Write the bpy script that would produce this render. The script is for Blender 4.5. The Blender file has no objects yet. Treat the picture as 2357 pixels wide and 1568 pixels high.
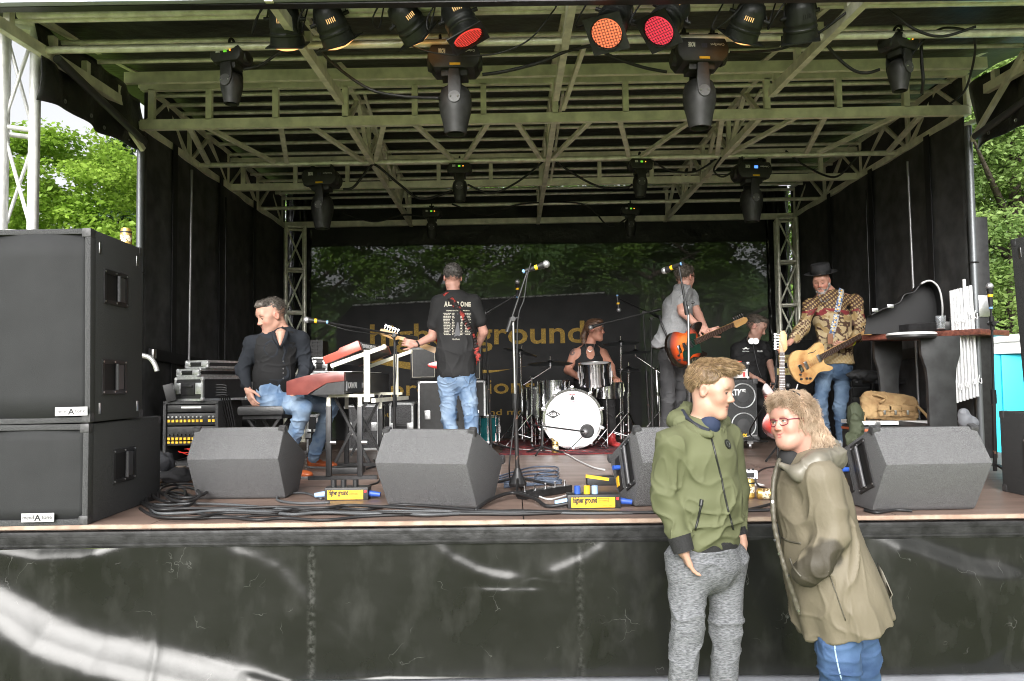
import bpy, bmesh, math, random
import numpy as np
from mathutils import Vector, Matrix, Euler
random.seed(7); np.random.seed(7)
SC = bpy.context.scene
COL = SC.collection
pi = math.pi; rad = math.radians
# ------------------------------------------------------------------ camera
F = 1833.0; CX = 1178.5; CY = 784.0; CAMZ = 1.55
CAMR = Matrix.Rotation(rad(90)+math.atan(95/F), 3, 'X') @ Matrix.Rotation(-0.012, 3, 'Z')
cam = bpy.data.objects.new('camera', bpy.data.cameras.new('camera')); COL.objects.link(cam)
cam.matrix_world = Matrix.Translation((0, 0, CAMZ)) @ CAMR.to_4x4()
cam.data.lens = 28; cam.data.sensor_width = 36; cam.data.clip_end = 900; cam.data.clip_start = .1
SC.camera = cam
# ------------------------------------------------------------------ light
w = bpy.data.worlds.new('World'); SC.world = w; w.use_nodes = True
nt = w.node_tree; bg = nt.nodes['Background']
sky = nt.nodes.new('ShaderNodeTexSky'); sky.sky_type = 'NISHITA'; sky.sun_disc = False
SUN_EL, SUN_AZ = rad(27), rad(190)
sky.sun_elevation = SUN_EL; sky.sun_rotation = SUN_AZ; sky.dust_density = 6; sky.air_density = 1.0
hs = nt.nodes.new('ShaderNodeHueSaturation'); hs.inputs['Saturation'].default_value = .12
nt.links.new(sky.outputs[0], hs.inputs['Color']); nt.links.new(hs.outputs[0], bg.inputs[0])
bg.inputs[1].default_value = .15
sun = bpy.data.objects.new('sun', bpy.data.lights.new('sun', 'SUN')); COL.objects.link(sun)
sun.data.energy = 1.5; sun.data.angle = rad(50); sun.data.color = (1, .97, .92)
sv = Vector((math.sin(SUN_AZ)*math.cos(SUN_EL), math.cos(SUN_AZ)*math.cos(SUN_EL), math.sin(SUN_EL)))
sun.rotation_euler = sv.to_track_quat('Z', 'Y').to_euler(); sun.location = sv*30
SC.view_settings.view_transform = 'Standard'; SC.view_settings.look = 'None'
SC.view_settings.exposure = 1.08; SC.view_settings.gamma = 1
try: SC.cycles.filter_width = 1.05
except Exception: pass
# ------------------------------------------------------------------ helpers
GRD = -.12; DZ = 0.83; SX = 0.36          # ground, deck height, stage centre x
def ray(x, y): return CAMR @ Vector(((x-CX)/F, -(y-CY)/F, -1))
def P(x, y, D):
    d = ray(x, y); t = D/d.y
    return Vector((d.x*t, D, CAMZ+d.z*t))
def G(x, y, z=DZ):
    d = ray(x, y); t = (z-CAMZ)/d.z
    return Vector((d.x*t, d.y*t, z))
def PX(x, y, X):
    d = ray(x, y); t = X/d.x
    return Vector((X, d.y*t, CAMZ+d.z*t))
def V(*a): return Vector(a)
MATS = {}
def mat(name, col, rough=.6, metal=0., var=0., vs=20., bump=0., bs=60., col2=None, spec=.5, emit=None, es=1., stretch=None, cr=(.35,.65), bd=.01, coat=0., crease=0., cs=5.):
    if name in MATS: return MATS[name]
    m = bpy.data.materials.new(name); m.use_nodes = True; t = m.node_tree; L = t.links
    b = t.nodes['Principled BSDF']
    b.inputs['Roughness'].default_value = rough; b.inputs['Metallic'].default_value = metal
    b.inputs['Specular IOR Level'].default_value = spec
    if coat: b.inputs['Coat Weight'].default_value = coat; b.inputs['Coat Roughness'].default_value = .12
    c4 = (*col, 1)
    b.inputs['Base Color'].default_value = c4
    if emit: b.inputs['Emission Color'].default_value = (*emit, 1); b.inputs['Emission Strength'].default_value = es
    tc = t.nodes.new('ShaderNodeTexCoord'); mp = t.nodes.new('ShaderNodeMapping')
    L.new(tc.outputs['Object'], mp.inputs[0])
    if stretch: mp.inputs['Scale'].default_value = stretch
    if var or col2:
        n = t.nodes.new('ShaderNodeTexNoise'); n.inputs['Scale'].default_value = vs; n.inputs['Detail'].default_value = 5
        L.new(mp.outputs[0], n.inputs['Vector'])
        r = t.nodes.new('ShaderNodeValToRGB'); L.new(n.outputs[0], r.inputs[0])
        r.color_ramp.elements[0].position = cr[0]; r.color_ramp.elements[1].position = cr[1]
        c2 = col2 if col2 else tuple(min(1, c*(1+var)) for c in col)
        c1 = col if col2 else tuple(c*(1-var) for c in col)
        r.color_ramp.elements[0].color = (*c1, 1); r.color_ramp.elements[1].color = (*c2, 1)
        L.new(r.outputs[0], b.inputs['Base Color'])
    if bump:
        n2 = t.nodes.new('ShaderNodeTexNoise'); n2.inputs['Scale'].default_value = bs; n2.inputs['Detail'].default_value = 4
        L.new(mp.outputs[0], n2.inputs['Vector'])
        bp = t.nodes.new('ShaderNodeBump'); bp.inputs['Strength'].default_value = bump; bp.inputs['Distance'].default_value = bd
        L.new(n2.outputs[0], bp.inputs['Height']); L.new(bp.outputs[0], b.inputs['Normal'])
    if crease:
        n3 = t.nodes.new('ShaderNodeTexNoise'); n3.noise_type = 'RIDGED_MULTIFRACTAL'; n3.inputs['Scale'].default_value = cs; n3.inputs['Detail'].default_value = 2.5; n3.inputs['Distortion'].default_value = .6
        L.new(mp.outputs[0], n3.inputs['Vector']); b3 = t.nodes.new('ShaderNodeBump'); b3.inputs['Strength'].default_value = crease; b3.inputs['Distance'].default_value = .02; b3.inputs['Filter Width'].default_value = 1
        L.new(n3.outputs[0], b3.inputs['Height'])
        if bump: L.new(bp.outputs[0], b3.inputs['Normal'])
        L.new(b3.outputs[0], b.inputs['Normal'])
    MATS[name] = m; return m
def frame(z, up=(0, 0, 1)):
    z = Vector(z).normalized(); x = Vector(up).cross(z)
    if x.length < 1e-4: x = Vector((1, 0, 0)).cross(z)
    if x.length < 1e-4: x = Vector((0, 1, 0)).cross(z)
    x.normalize(); y = z.cross(x)
    return Matrix((x, y, z)).transposed()
class MB:
    def __init__(s): s.v = []; s.f = []
    def add(s, vs, fs):
        o = len(s.v); s.v += [tuple(p) for p in vs]; s.f += [tuple(i+o for i in f) for f in fs]; return s
    def box(s, c, d, R=None, bev=0.):
        """centre, full size, rotation"""
        c = Vector(c); hx, hy, hz = d[0]/2, d[1]/2, d[2]/2
        if bev <= 0 or min(d) < bev*2.2:
            pts = [Vector((x, y, z)) for x in (-hx, hx) for y in (-hy, hy) for z in (-hz, hz)]
            fs = [(0, 1, 3, 2), (4, 6, 7, 5), (0, 4, 5, 1), (2, 3, 7, 6), (0, 2, 6, 4), (1, 5, 7, 3)]
        else:
            bm = bmesh.new(); bmesh.ops.create_cube(bm, size=1)
            for v in bm.verts: v.co = Vector((v.co.x*d[0], v.co.y*d[1], v.co.z*d[2]))
            bmesh.ops.bevel(bm, geom=list(bm.edges), offset=bev, segments=2, profile=.6, affect='EDGES')
            bm.verts.index_update(); pts = [v.co.copy() for v in bm.verts]; fs = [[v.index for v in f.verts] for f in bm.faces]; bm.free()
        if R is not None: pts = [R @ p for p in pts]
        return s.add([p+c for p in pts], fs)
    def bar(s, a, b, w, h=None, up=(0, 0, 1), bev=0.):
        """box section beam from a to b, w wide, h high"""
        a = Vector(a); b = Vector(b); h = h or w
        R = frame(b-a, up)
        return s.box((a+b)/2, (w, h, (b-a).length), R, bev)
    def cyl(s, a, b, r, r2=None, n=14, cap=True):
        a = Vector(a); b = Vector(b); r2 = r if r2 is None else r2; R = frame(b-a)
        vs = [a+R @ Vector((r*math.cos(2*pi*i/n), r*math.sin(2*pi*i/n), 0)) for i in range(n)]
        vs += [b+R @ Vector((r2*math.cos(2*pi*i/n), r2*math.sin(2*pi*i/n), 0)) for i in range(n)]
        fs = [(i, (i+1) % n, n+(i+1) % n, n+i) for i in range(n)]
        if cap: fs += [tuple(range(n-1, -1, -1)), tuple(range(n, 2*n))]
        return s.add(vs, fs)
    def lathe(s, prof, o=(0, 0, 0), ax=(0, 0, 1), n=28, cap=True):
        """prof: list of (r, h)"""
        o = Vector(o); R = frame(ax); vs = []; m = len(prof)
        for r, h in prof:
            for i in range(n): vs.append(o+R @ Vector((r*math.cos(2*pi*i/n), r*math.sin(2*pi*i/n), h)))
        fs = []
        for k in range(m-1):
            for i in range(n): fs.append((k*n+i, k*n+(i+1) % n, (k+1)*n+(i+1) % n, (k+1)*n+i))
        if cap: fs += [tuple(range(n-1, -1, -1)), tuple(range((m-1)*n, m*n))]
        return s.add(vs, fs)
    def tube(s, pts, r, n=7, closed=False):
        pts = [Vector(p) for p in pts]; m = len(pts); vs = []; prev = None
        for k, p in enumerate(pts):
            d = (pts[min(k+1, m-1)]-pts[max(k-1, 0)])
            if closed: d = pts[(k+1) % m]-pts[(k-1) % m]
            if d.length < 1e-9: d = Vector((0, 0, 1))
            d.normalize()
            if prev is None: R = frame(d); x = R.col[0]
            else:
                x = prev-d*prev.dot(d)
                if x.length < 1e-5: x = frame(d).col[0]
                x.normalize()
            prev = x.copy(); y = d.cross(x)
            rr = r[k] if isinstance(r, (list, tuple)) else r
            for i in range(n):
                a = 2*pi*i/n; vs.append(p+(x*math.cos(a)+y*math.sin(a))*rr)
        fs = []
        for k in range(m if closed else m-1):
            k2 = (k+1) % m
            for i in range(n): fs.append((k*n+i, k*n+(i+1) % n, k2*n+(i+1) % n, k2*n+i))
        if not closed: fs += [tuple(range(n-1, -1, -1)), tuple(range((m-1)*n, m*n))]
        return s.add(vs, fs)
    def sph(s, c, r, n=14, sc=(1, 1, 1), R=None):
        c = Vector(c); vs = []; m = n//2
        for k in range(m+1):
            t = pi*k/m
            for i in range(n):
                a = 2*pi*i/n; p = Vector((sc[0]*math.sin(t)*math.cos(a), sc[1]*math.sin(t)*math.sin(a), sc[2]*math.cos(t)))*r
                if R is not None: p = R @ p
                vs.append(c+p)
        fs = [(k*n+i, (k+1)*n+i, (k+1)*n+(i+1) % n, k*n+(i+1) % n) for k in range(m) for i in range(n)]
        return s.add(vs, fs)
    def torus(s, c, R_, r, ax=(0, 0, 1), n=32, k=8, sc=(1, 1)):
        M = frame(ax); c = Vector(c)
        return s.tube([c+M @ Vector((R_*sc[0]*math.cos(2*pi*i/n), R_*sc[1]*math.sin(2*pi*i/n), 0)) for i in range(n)], r, k, True)
    def prism(s, poly, h0, h1, M=None, o=(0, 0, 0)):
        """polygon in local xy extruded in local z from h0 to h1; M 3x3"""
        o = Vector(o); n = len(poly); M = M or Matrix.Identity(3)
        vs = [o+M @ Vector((x, y, h0)) for x, y in poly]+[o+M @ Vector((x, y, h1)) for x, y in poly]
        fs = [(i, (i+1) % n, n+(i+1) % n, n+i) for i in range(n)]+[tuple(range(n-1, -1, -1)), tuple(range(n, 2*n))]
        return s.add(vs, fs)
    def quad(s, *p): return s.add(p, [tuple(range(len(p)))])
    def grid(s, fn, nu, nv):
        vs = [fn(i/nu, j/nv) for j in range(nv+1) for i in range(nu+1)]; w_ = nu+1
        return s.add(vs, [(j*w_+i, j*w_+i+1, (j+1)*w_+i+1, (j+1)*w_+i) for j in range(nv) for i in range(nu)])
    def xf(s, M):
        s.v = [tuple(M @ Vector(p)) for p in s.v]; return s
    def build(s, name, m, parent=None, smooth=32, bev=0., thick=0., sub=0):
        me = bpy.data.meshes.new(name); me.from_pydata(s.v, [], s.f)
        bm = bmesh.new(); bm.from_mesh(me)
        if bev > 0:
            bmesh.ops.remove_doubles(bm, verts=bm.verts, dist=1e-5)
            bmesh.ops.recalc_face_normals(bm, faces=bm.faces)
            es = [e for e in bm.edges if len(e.link_faces) == 2 and e.calc_face_angle(0) > .4]
            bmesh.ops.bevel(bm, geom=es, offset=bev, segments=2, profile=.6, affect='EDGES')
        if len(bm.faces) < 60000: bmesh.ops.recalc_face_normals(bm, faces=bm.faces)
        bm.to_mesh(me); bm.free()
        return link(name, me, m, parent, smooth, thick)
def world_of(o):
    if o is None: return Matrix.Identity(4)
    M = o.matrix_basis.copy()
    if o.parent: M = world_of(o.parent) @ o.matrix_parent_inverse @ M
    return M
def link(name, me, m, parent=None, smooth=32, thick=0.):
    if smooth:
        me.polygons.foreach_set('use_smooth', [True]*len(me.polygons))
        if smooth < 180: me.set_sharp_from_angle(angle=rad(smooth))
    if m: me.materials.append(m)
    o = bpy.data.objects.new(name, me); COL.objects.link(o)
    if thick:
        md = o.modifiers.new('s', 'SOLIDIFY'); md.thickness = thick; md.offset = 0
    if parent is not None:
        o.parent = parent; o.matrix_parent_inverse = world_of(parent).inverted()
    return o
def tag(o, label, cat, group=None, kind=None):
    o['label'] = label; o['category'] = cat
    if group: o['group'] = group
    if kind: o['kind'] = kind
    return o
def thing(name, label, cat, loc=(0, 0, 0), group=None):
    o = bpy.data.objects.new(name, None); COL.objects.link(o); o.location = loc; o.empty_display_size = .1
    return tag(o, label, cat, group)
def struct(o): o['kind'] = 'structure'; return o
def copy_tree(o, parent=None):
    c = o.copy(); COL.objects.link(c)
    if parent is not None: c.parent = parent
    for ch in list(o.children): copy_tree(ch, c)
    return c
def dup(root, loc, rotz=0., label=None, group=None, scale=None, rot=None):
    c = copy_tree(root); c.location = loc
    c.rotation_euler = rot if rot else (0, 0, rotz)
    if scale: c.scale = (scale,)*3 if not hasattr(scale, '__len__') else scale
    if label: c['label'] = label
    if group: c['group'] = group
    return c
def text_mesh(txt, size, M, m, name, parent, depth=.001, bold=0., width=None, shear=0.):
    """M 4x4: local x right, y up, z toward viewer; origin left baseline"""
    cu = bpy.data.curves.new('t', 'FONT'); cu.body = txt; cu.size = size; cu.extrude = depth; cu.offset = bold; cu.shear = shear
    cu.resolution_u = 3
    ob = bpy.data.objects.new('t', cu); COL.objects.link(ob)
    dg = bpy.context.evaluated_depsgraph_get(); me = bpy.data.meshes.new_from_object(ob.evaluated_get(dg))
    bpy.data.objects.remove(ob)
    xs = [v.co.x for v in me.vertices]
    if width and xs:
        k = width/(max(xs)-min(xs)); x0 = min(xs)
        for v in me.vertices: v.co.x = (v.co.x-x0)*k
    me.transform(M); me.materials.clear()
    return link(name, me, m, parent, 0)
def face_M(origin, right, up):
    r = Vector(right).normalized(); u = Vector(up); u = (u-r*u.dot(r)).normalized(); n = r.cross(u)
    M = Matrix((r, u, n)).transposed().to_4x4(); M.translation = Vector(origin); return M
def spline(pts, n=8):
    """Catmull-Rom through points"""
    pts = [Vector(p) for p in pts]; out = []
    for i in range(len(pts)-1):
        p0 = pts[max(i-1, 0)]; p1 = pts[i]; p2 = pts[i+1]; p3 = pts[min(i+2, len(pts)-1)]
        for k in range(n):
            t = k/n
            out.append(.5*((2*p1)+(p2-p0)*t+(2*p0-5*p1+4*p2-p3)*t*t+(3*p1-p0-3*p2+p3)*t**3))
    out.append(pts[-1]); return out
# value noise on numpy points
def vnoise(p, seed=0):
    p = np.asarray(p, dtype=np.float64); i = np.floor(p).astype(np.int64); f = p-i; f = f*f*(3-2*f)
    def h(a, b, c):
        n = (a*73856093) ^ (b*19349663) ^ (c*83492791) ^ (seed*2654435761)
        n = (n ^ (n >> 13))*1274126177; n = n & 0x7fffffff; n = (n ^ (n >> 16))*60493 & 0x7fffffff
        return (n % 65536)/32768.-1
    x, y, z = i[..., 0], i[..., 1], i[..., 2]; r = 0
    for a in (0, 1):
        for b in (0, 1):
            for c in (0, 1):
                wt = (f[..., 0] if a else 1-f[..., 0])*(f[..., 1] if b else 1-f[..., 1])*(f[..., 2] if c else 1-f[..., 2])
                r = r+wt*h(x+a, y+b, z+c)
    return r
# shared materials
M_alu = mat('aluminium', (.90, .88, .74), .40, .3, var=.18, vs=14, bump=.1, bs=40)
M_alu2 = mat('painted_aluminium', (.84, .82, .68), .5, .1, var=.15, vs=9, bump=.1, bs=30)
M_blk = mat('black_plastic', (.018, .018, .019), .45, var=.3, vs=30)
M_blkm = mat('black_metal', (.022, .022, .023), .38, .3, var=.3, vs=25)
M_tarp = mat('black_tarpaulin', (.020, .020, .021), .42, var=.35, vs=3, bump=.5, bs=5, bd=.05)
M_chrome = mat('chrome', (.78, .78, .8), .12, 1.)
M_steel = mat('steel', (.55, .55, .56), .3, 1., var=.1, vs=30)
M_rub = mat('rubber_cable', (.015, .015, .016), .5)
M_white = mat('white_plastic', (.75, .75, .75), .4)
M_yel = mat('yellow_label', (.85, .50, .02), .5)
# ================================================================== ground
M_grass = mat('grass', (.11, .15, .03), .9, col2=(.19, .24, .06), vs=6, bump=.8, bs=60, bd=.03)
g = MB(); g.quad((-250, -250, -.12), (250, -250, -.12), (250, 300, -.12), (-250, 300, -.12)); struct(g.build('ground', M_grass))
M_pave = mat('paving', (.30, .31, .34), .7, var=.15, vs=4, bump=.3, bs=40)
g = MB(); g.box((SX, 4.28, -.055), (9.5, .5, .13)); struct(g.build('path', M_pave))
# unseen dark ring added round the field for skirt reflections, built by woods
def added_woods():
    m = MB(); rnd = random.Random(3); n = 260
    for k in range(2):
        vs = []; 
    top = []
    R0 = 55
    for i in range(n+1):
        a = 2*pi*i/n; rr = R0+3*math.sin(7*a)
        h = 9+2.5*math.sin(5*a+1)+2*math.sin(13*a)+rnd.uniform(-1.2, 1.2)
        top.append((a, rr, h))
    for i in range(n):
        a, r1, h1 = top[i]; b, r2, h2 = top[i+1]
        pr = [(0, 0), (-1.5, .35), (-1., .7), (.8, .92), (3, 1.0), (7, .9), (9, 0)]
        for k in range(len(pr)-1):
            q = []
            for (aa, rr, hh, kk) in ((a, r1, h1, k), (b, r2, h2, k), (b, r2, h2, k+1), (a, r1, h1, k+1)):
                q.append((math.sin(aa)*(rr+pr[kk][0]), math.cos(aa)*(rr+pr[kk][0]), hh*pr[kk][1]))
            m.quad(*q)
    o = m.build('added_tree_ring', mat('added_ring_foliage', (.02, .045, .012), .9, col2=(.05, .1, .025), vs=.7, bump=1, bs=1.2, bd=.6), None, 0)
    tag(o, 'dark green tree ring added round the field to darken the skirt reflections', 'wood', kind='stuff')
added_woods()
# ================================================================== deck
M_ply = mat('stage_plywood', (.115, .078, .064), .46, col2=(.235, .168, .138), vs=2.2, bump=.25, bs=30, bd=.004, stretch=(1, 3, 1), cr=(.3, .75), spec=.4)
YF = G(1178, 1196).y; YB = 10.45; HW = 3.95
DX0, DX1 = -3.6, 4.6
st = thing('stage_platform', 'low outdoor stage platform with worn reddish brown plywood deck', 'stage', (SX, YF, 0))
d = MB()
xs = [DX0, -1.9, .05, 2.0, DX1]
ys = [YF, 5.6, 7.1, 8.7, YB+.2]
for i in range(4):
    for j in range(4):
        a, b, c, e = xs[i]+.003, xs[i+1]-.003, ys[j]+.003, ys[j+1]-.003
        d.box(((a+b)/2, (c+e)/2, DZ-.015), (b-a, e-c, .03))
d.build('deck', M_ply, st)
MB().box((SX, (YF+YB)/2+.1, DZ-.06), (8.1, YB-YF-.05, .06)).build('deck_frame', M_blk, st)
e = MB(); e.box((SX+.14, YF-.012, DZ-.010), (8.2, .022, .020)); e.build('edge_strip', mat('raw_wood_edge', (.30, .20, .15), .6, col2=(.45, .34, .27), vs=12), st)
e = MB(); e.box((SX+.14, YF-.02, DZ-.075), (8.2, .03, .085), bev=.006); e.box((SX+.14, YF-.036, DZ-.052), (8.2, .006, .012)); e.box((SX+.14, YF-.036, DZ-.1), (8.2, .006, .01))
e.build('edge_rail', mat('dark_rail', (.022, .022, .023), .45, .3, var=.5, vs=15, bump=.3, bs=25), st)
# skirt tarpaulin with hanging folds
def skirt():
    def seg_d(px, pz, pts):
        best = np.full(px.shape, 9.); sgn = np.zeros(px.shape); tt = np.zeros(px.shape); n = len(pts)-1
        for k in range(n):
            ax, az = pts[k]; bx, bz = pts[k+1]; dx, dz = bx-ax, bz-az; L = dx*dx+dz*dz
            t = np.clip(((px-ax)*dx+(pz-az)*dz)/L, 0, 1)
            ex, ez = px-ax-t*dx, pz-az-t*dz; dd = np.hypot(ex, ez); cr = dx*ez-dz*ex
            m = dd < best; best[m] = dd[m]; sgn[m] = np.sign(cr[m]); tt[m] = ((k+t)/n)[m]
        return best*sgn, tt
    NX, NZ = 620, 110; x0, x1 = DX0, DX1+.1; z0, z1 = .03, DZ-.115
    X, Z = np.meshgrid(np.linspace(x0, x1, NX), np.linspace(z0, z1, NZ))
    Y = np.zeros_like(X)
    def c(*pp): return [(P(a, b, YF).x, P(a, b, YF).z) for a, b in pp]
    folds = [(c((-260, 1180), (0, 1378), (120, 1455), (240, 1500), (420, 1545), (560, 1575), (700, 1600)), .085, .15),
             (c((-60, 1238), (0, 1249), (100, 1268), (200, 1263), (300, 1243)), .030, .05),
             (c((990, 1232), (1045, 1280), (1100, 1308), (1160, 1322), (1220, 1328)), .009, .035),
             (c((1240, 1322), (1330, 1285), (1400, 1240)), .006, .035),
             (c((1090, 1352), (1180, 1354), (1260, 1354)), .004, .016),
             (c((2000, 1224), (2120, 1262), (2220, 1300), (2370, 1326)), .030, .06),
             (c((560, 1535), (640, 1560), (700, 1580)), .014, .02),
             (c((700, 1575), (900, 1562), (1150, 1566), (1400, 1562), (1900, 1560), (2400, 1560)), .02, .02),
             (c((500, 1245), (640, 1300), (760, 1420)), .010, .06),
             (c((1560, 1300), (1480, 1420), (1300, 1520)), .010, .07),
             (c((2357, 1430), (2280, 1500), (2200, 1560)), .008, .05)]
    for pts, amp, wd in folds:
        dist, tt = seg_d(X, Z, pts)
        fade = np.clip(np.minimum(tt, 1-tt)*5+.12, 0, 1)
        prof = 1/(1+np.exp(dist/wd*2.6))
        dec = np.exp(np.minimum(dist, 0)/(wd*5.5))
        Y -= amp*fade*prof*np.where(dist < 0, dec, 1)*(1.6)
    pp = np.stack([X*1.1, Z*1.4, X*0], -1); Y += .012*vnoise(pp*1.0, 3)+.0025*vnoise(pp*4, 5)+.0006*vnoise(pp*14, 8)
    for xx in (370, 720, 1335, 1660, 1990):
        xw = P(xx, 1400, YF).x; Y += .004*np.exp(-((X-xw)/.02)**2)
    vs = np.stack([X, YF-.03+Y, Z], -1).reshape(-1, 3)
    idx = np.arange(NX*NZ).reshape(NZ, NX)
    fs = np.stack([idx[:-1, :-1], idx[:-1, 1:], idx[1:, 1:], idx[1:, :-1]], -1).reshape(-1, 4)
    me = bpy.data.meshes.new('tarpaulin_skirt'); me.from_pydata(vs.tolist(), [], fs.tolist())
    m = bpy.data.materials.new('skirt_vinyl'); m.use_nodes = True; t = m.node_tree; L = t.links; b = t.nodes['Principled BSDF']
    b.inputs['Specular IOR Level'].default_value = .38
    tc = t.nodes.new('ShaderNodeTexCoord')
    def noise(sc, det=6, st=(1, 1, 1)):
        mp = t.nodes.new('ShaderNodeMapping'); mp.inputs['Scale'].default_value = st; L.new(tc.outputs['Object'], mp.inputs[0])
        n = t.nodes.new('ShaderNodeTexNoise'); n.inputs['Scale'].default_value = sc; n.inputs['Detail'].default_value = det; L.new(mp.outputs[0], n.inputs[0]); return n
    def ramp(n, a, c1, b2, c2):
        r = t.nodes.new('ShaderNodeValToRGB'); L.new(n.outputs[0], r.inputs[0]); e = r.color_ramp.elements
        e[0].position = a; e[1].position = b2; e[0].color = (*c1, 1); e[1].color = (*c2, 1); return r
    base = ramp(noise(2.2), .3, (.009, .0095, .008), .7, (.016, .0165, .015))
    dust = ramp(noise(9, 8, (1, 1, .5)), .52, (0, 0, 0), .8, (.5, .5, .5))
    # scratches: thin warped lines
    wv = t.nodes.new('ShaderNodeTexVoronoi'); wv.feature = 'DISTANCE_TO_EDGE'; wv.inputs['Scale'].default_value = 5.5; L.new(tc.outputs['Object'], wv.inputs[0])
    nz = noise(3.1, 5); vm = t.nodes.new('ShaderNodeMapping'); 
    mx = t.nodes.new('ShaderNodeMix'); mx.data_type = 'VECTOR'; mx.inputs[0].default_value = .4
    L.new(tc.outputs['Object'], mx.inputs[4]); L.new(nz.outputs['Color'], mx.inputs[5]); L.new(mx.outputs[1], wv.inputs[0])
    sr = t.nodes.new('ShaderNodeMapRange'); sr.inputs[1].default_value = .0; sr.inputs[2].default_value = .008; sr.inputs[3].default_value = 1; sr.inputs[4].default_value = 0
    L.new(wv.outputs['Distance'], sr.inputs[0])
    gate = ramp(noise(4.3, 3), .56, (0, 0, 0), .62, (1, 1, 1))
    ml = t.nodes.new('ShaderNodeMath'); ml.operation = 'MULTIPLY'; L.new(sr.outputs[0], ml.inputs[0]); L.new(gate.outputs[0], ml.inputs[1])
    ad = t.nodes.new('ShaderNodeMath'); ad.operation = 'MAXIMUM'; sk = t.nodes.new('ShaderNodeMath'); sk.operation = 'MULTIPLY'; sk.inputs[1].default_value = .35; L.new(ml.outputs[0], sk.inputs[0]); L.new(sk.outputs[0], ad.inputs[0])
    d2 = t.nodes.new('ShaderNodeMath'); d2.operation = 'MULTIPLY'; d2.inputs[1].default_value = .16; L.new(dust.outputs[0], d2.inputs[0]); L.new(d2.outputs[0], ad.inputs[1])
    # worn vertical seams
    sx_ = t.nodes.new('ShaderNodeSeparateXYZ'); L.new(tc.outputs['Object'], sx_.inputs[0]); prev = ad
    for xx, s_ in ((720, .2), (1335, .12), (135, .08)):
        xw = P(xx, 1400, YF).x
        sb = t.nodes.new('ShaderNodeMath'); sb.operation = 'SUBTRACT'; L.new(sx_.outputs[0], sb.inputs[0]); sb.inputs[1].default_value = xw
        ab = t.nodes.new('ShaderNodeMath'); ab.operation = 'ABSOLUTE'; L.new(sb.outputs[0], ab.inputs[0])
        mr = t.nodes.new('ShaderNodeMapRange'); L.new(ab.outputs[0], mr.inputs[0]); mr.inputs[1].default_value = .004; mr.inputs[2].default_value = .028; mr.inputs[3].default_value = s_; mr.inputs[4].default_value = 0
        nn = ramp(noise(45, 5), .42, (0, 0, 0), .68, (1, 1, 1))
        mm = t.nodes.new('ShaderNodeMath'); mm.operation = 'MULTIPLY'; L.new(mr.outputs[0], mm.inputs[0]); L.new(nn.outputs[0], mm.inputs[1])
        m2 = t.nodes.new('ShaderNodeMath'); m2.operation = 'MAXIMUM'; L.new(prev.outputs[0], m2.inputs[0]); L.new(mm.outputs[0], m2.inputs[1]); prev = m2
    cm = t.nodes.new('ShaderNodeMix'); cm.data_type = 'RGBA'; L.new(prev.outputs[0], cm.inputs[0]); L.new(base.outputs[0], cm.inputs[6]); cm.inputs[7].default_value = (.22, .22, .21, 1)
    L.new(cm.outputs[2], b.inputs['Base Color'])
    rr = t.nodes.new('ShaderNodeMapRange'); rn = noise(3, 5); L.new(rn.outputs[0], rr.inputs[0]); rr.inputs[3].default_value = .17; rr.inputs[4].default_value = .27; L.new(rr.outputs[0], b.inputs['Roughness'])
    bp = t.nodes.new('ShaderNodeBump'); bp.inputs['Strength'].default_value = .12; bp.inputs['Distance'].default_value = .01; bn = noise(11, 6); L.new(bn.outputs[0], bp.inputs['Height']); L.new(bp.outputs[0], b.inputs['Normal'])
    o = link('stage_skirt', me, m, None, 180)
    tag(o, 'black glossy vinyl skirt hanging in folds along the stage front', 'skirt')
skirt()
# ================================================================== roof
XL, XR = SX-3.31, SX+3.31
def RZ(X): return .006*(X-SX)            # the roof sits slightly out of level
roof = thing('stage_roof', 'aluminium lattice stage roof with tube purlins under black cover', 'roof', (SX, 6.3, CAMZ+2))
def rb(px, py):                         # depth and height read at the left roof edge
    p = PX(px, py, XL); return p.y, p.z-RZ(XL)
def across(y, z, x0=XL, x1=XR): return V(x0, y, z+RZ(x0)), V(x1, y, z+RZ(x1))
pur = [(42, 35, .024), (52, 48, .016), (101, 116, .024), (143, 99, .017), (220, 143, .016)]
for px, py, r in pur:
    y, z = rb(px, py); a, b = across(y, z); MB().cyl(a, b, r, n=12).build('purlin', M_alu, roof, 60)
ZU = rb(418, 262)[1]-.0; ZL_ = rb(325, 289)[1]; YM = rb(325, 289)[0]; YT = rb(455, 378)[0]; Y3 = rb(530, 438)[0]
for k, (px, py) in enumerate([(352, 221), (385, 243), (418, 262), (446, 284), (472, 308), (501, 332), (525, 356)]):
    y, z = rb(px, py); a, b = across(y, z); MB().cyl(a, b, .018, n=12).build('purlin', M_alu, roof, 60)
zl = rb(525, 356)[1]
for y in (8.62, 8.95, 9.25, 9.55, 9.85, 10.15):
    a, b = across(y, zl-.02); MB().cyl(a, b, .018, n=12).build('purlin', M_alu, roof, 60)
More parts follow.
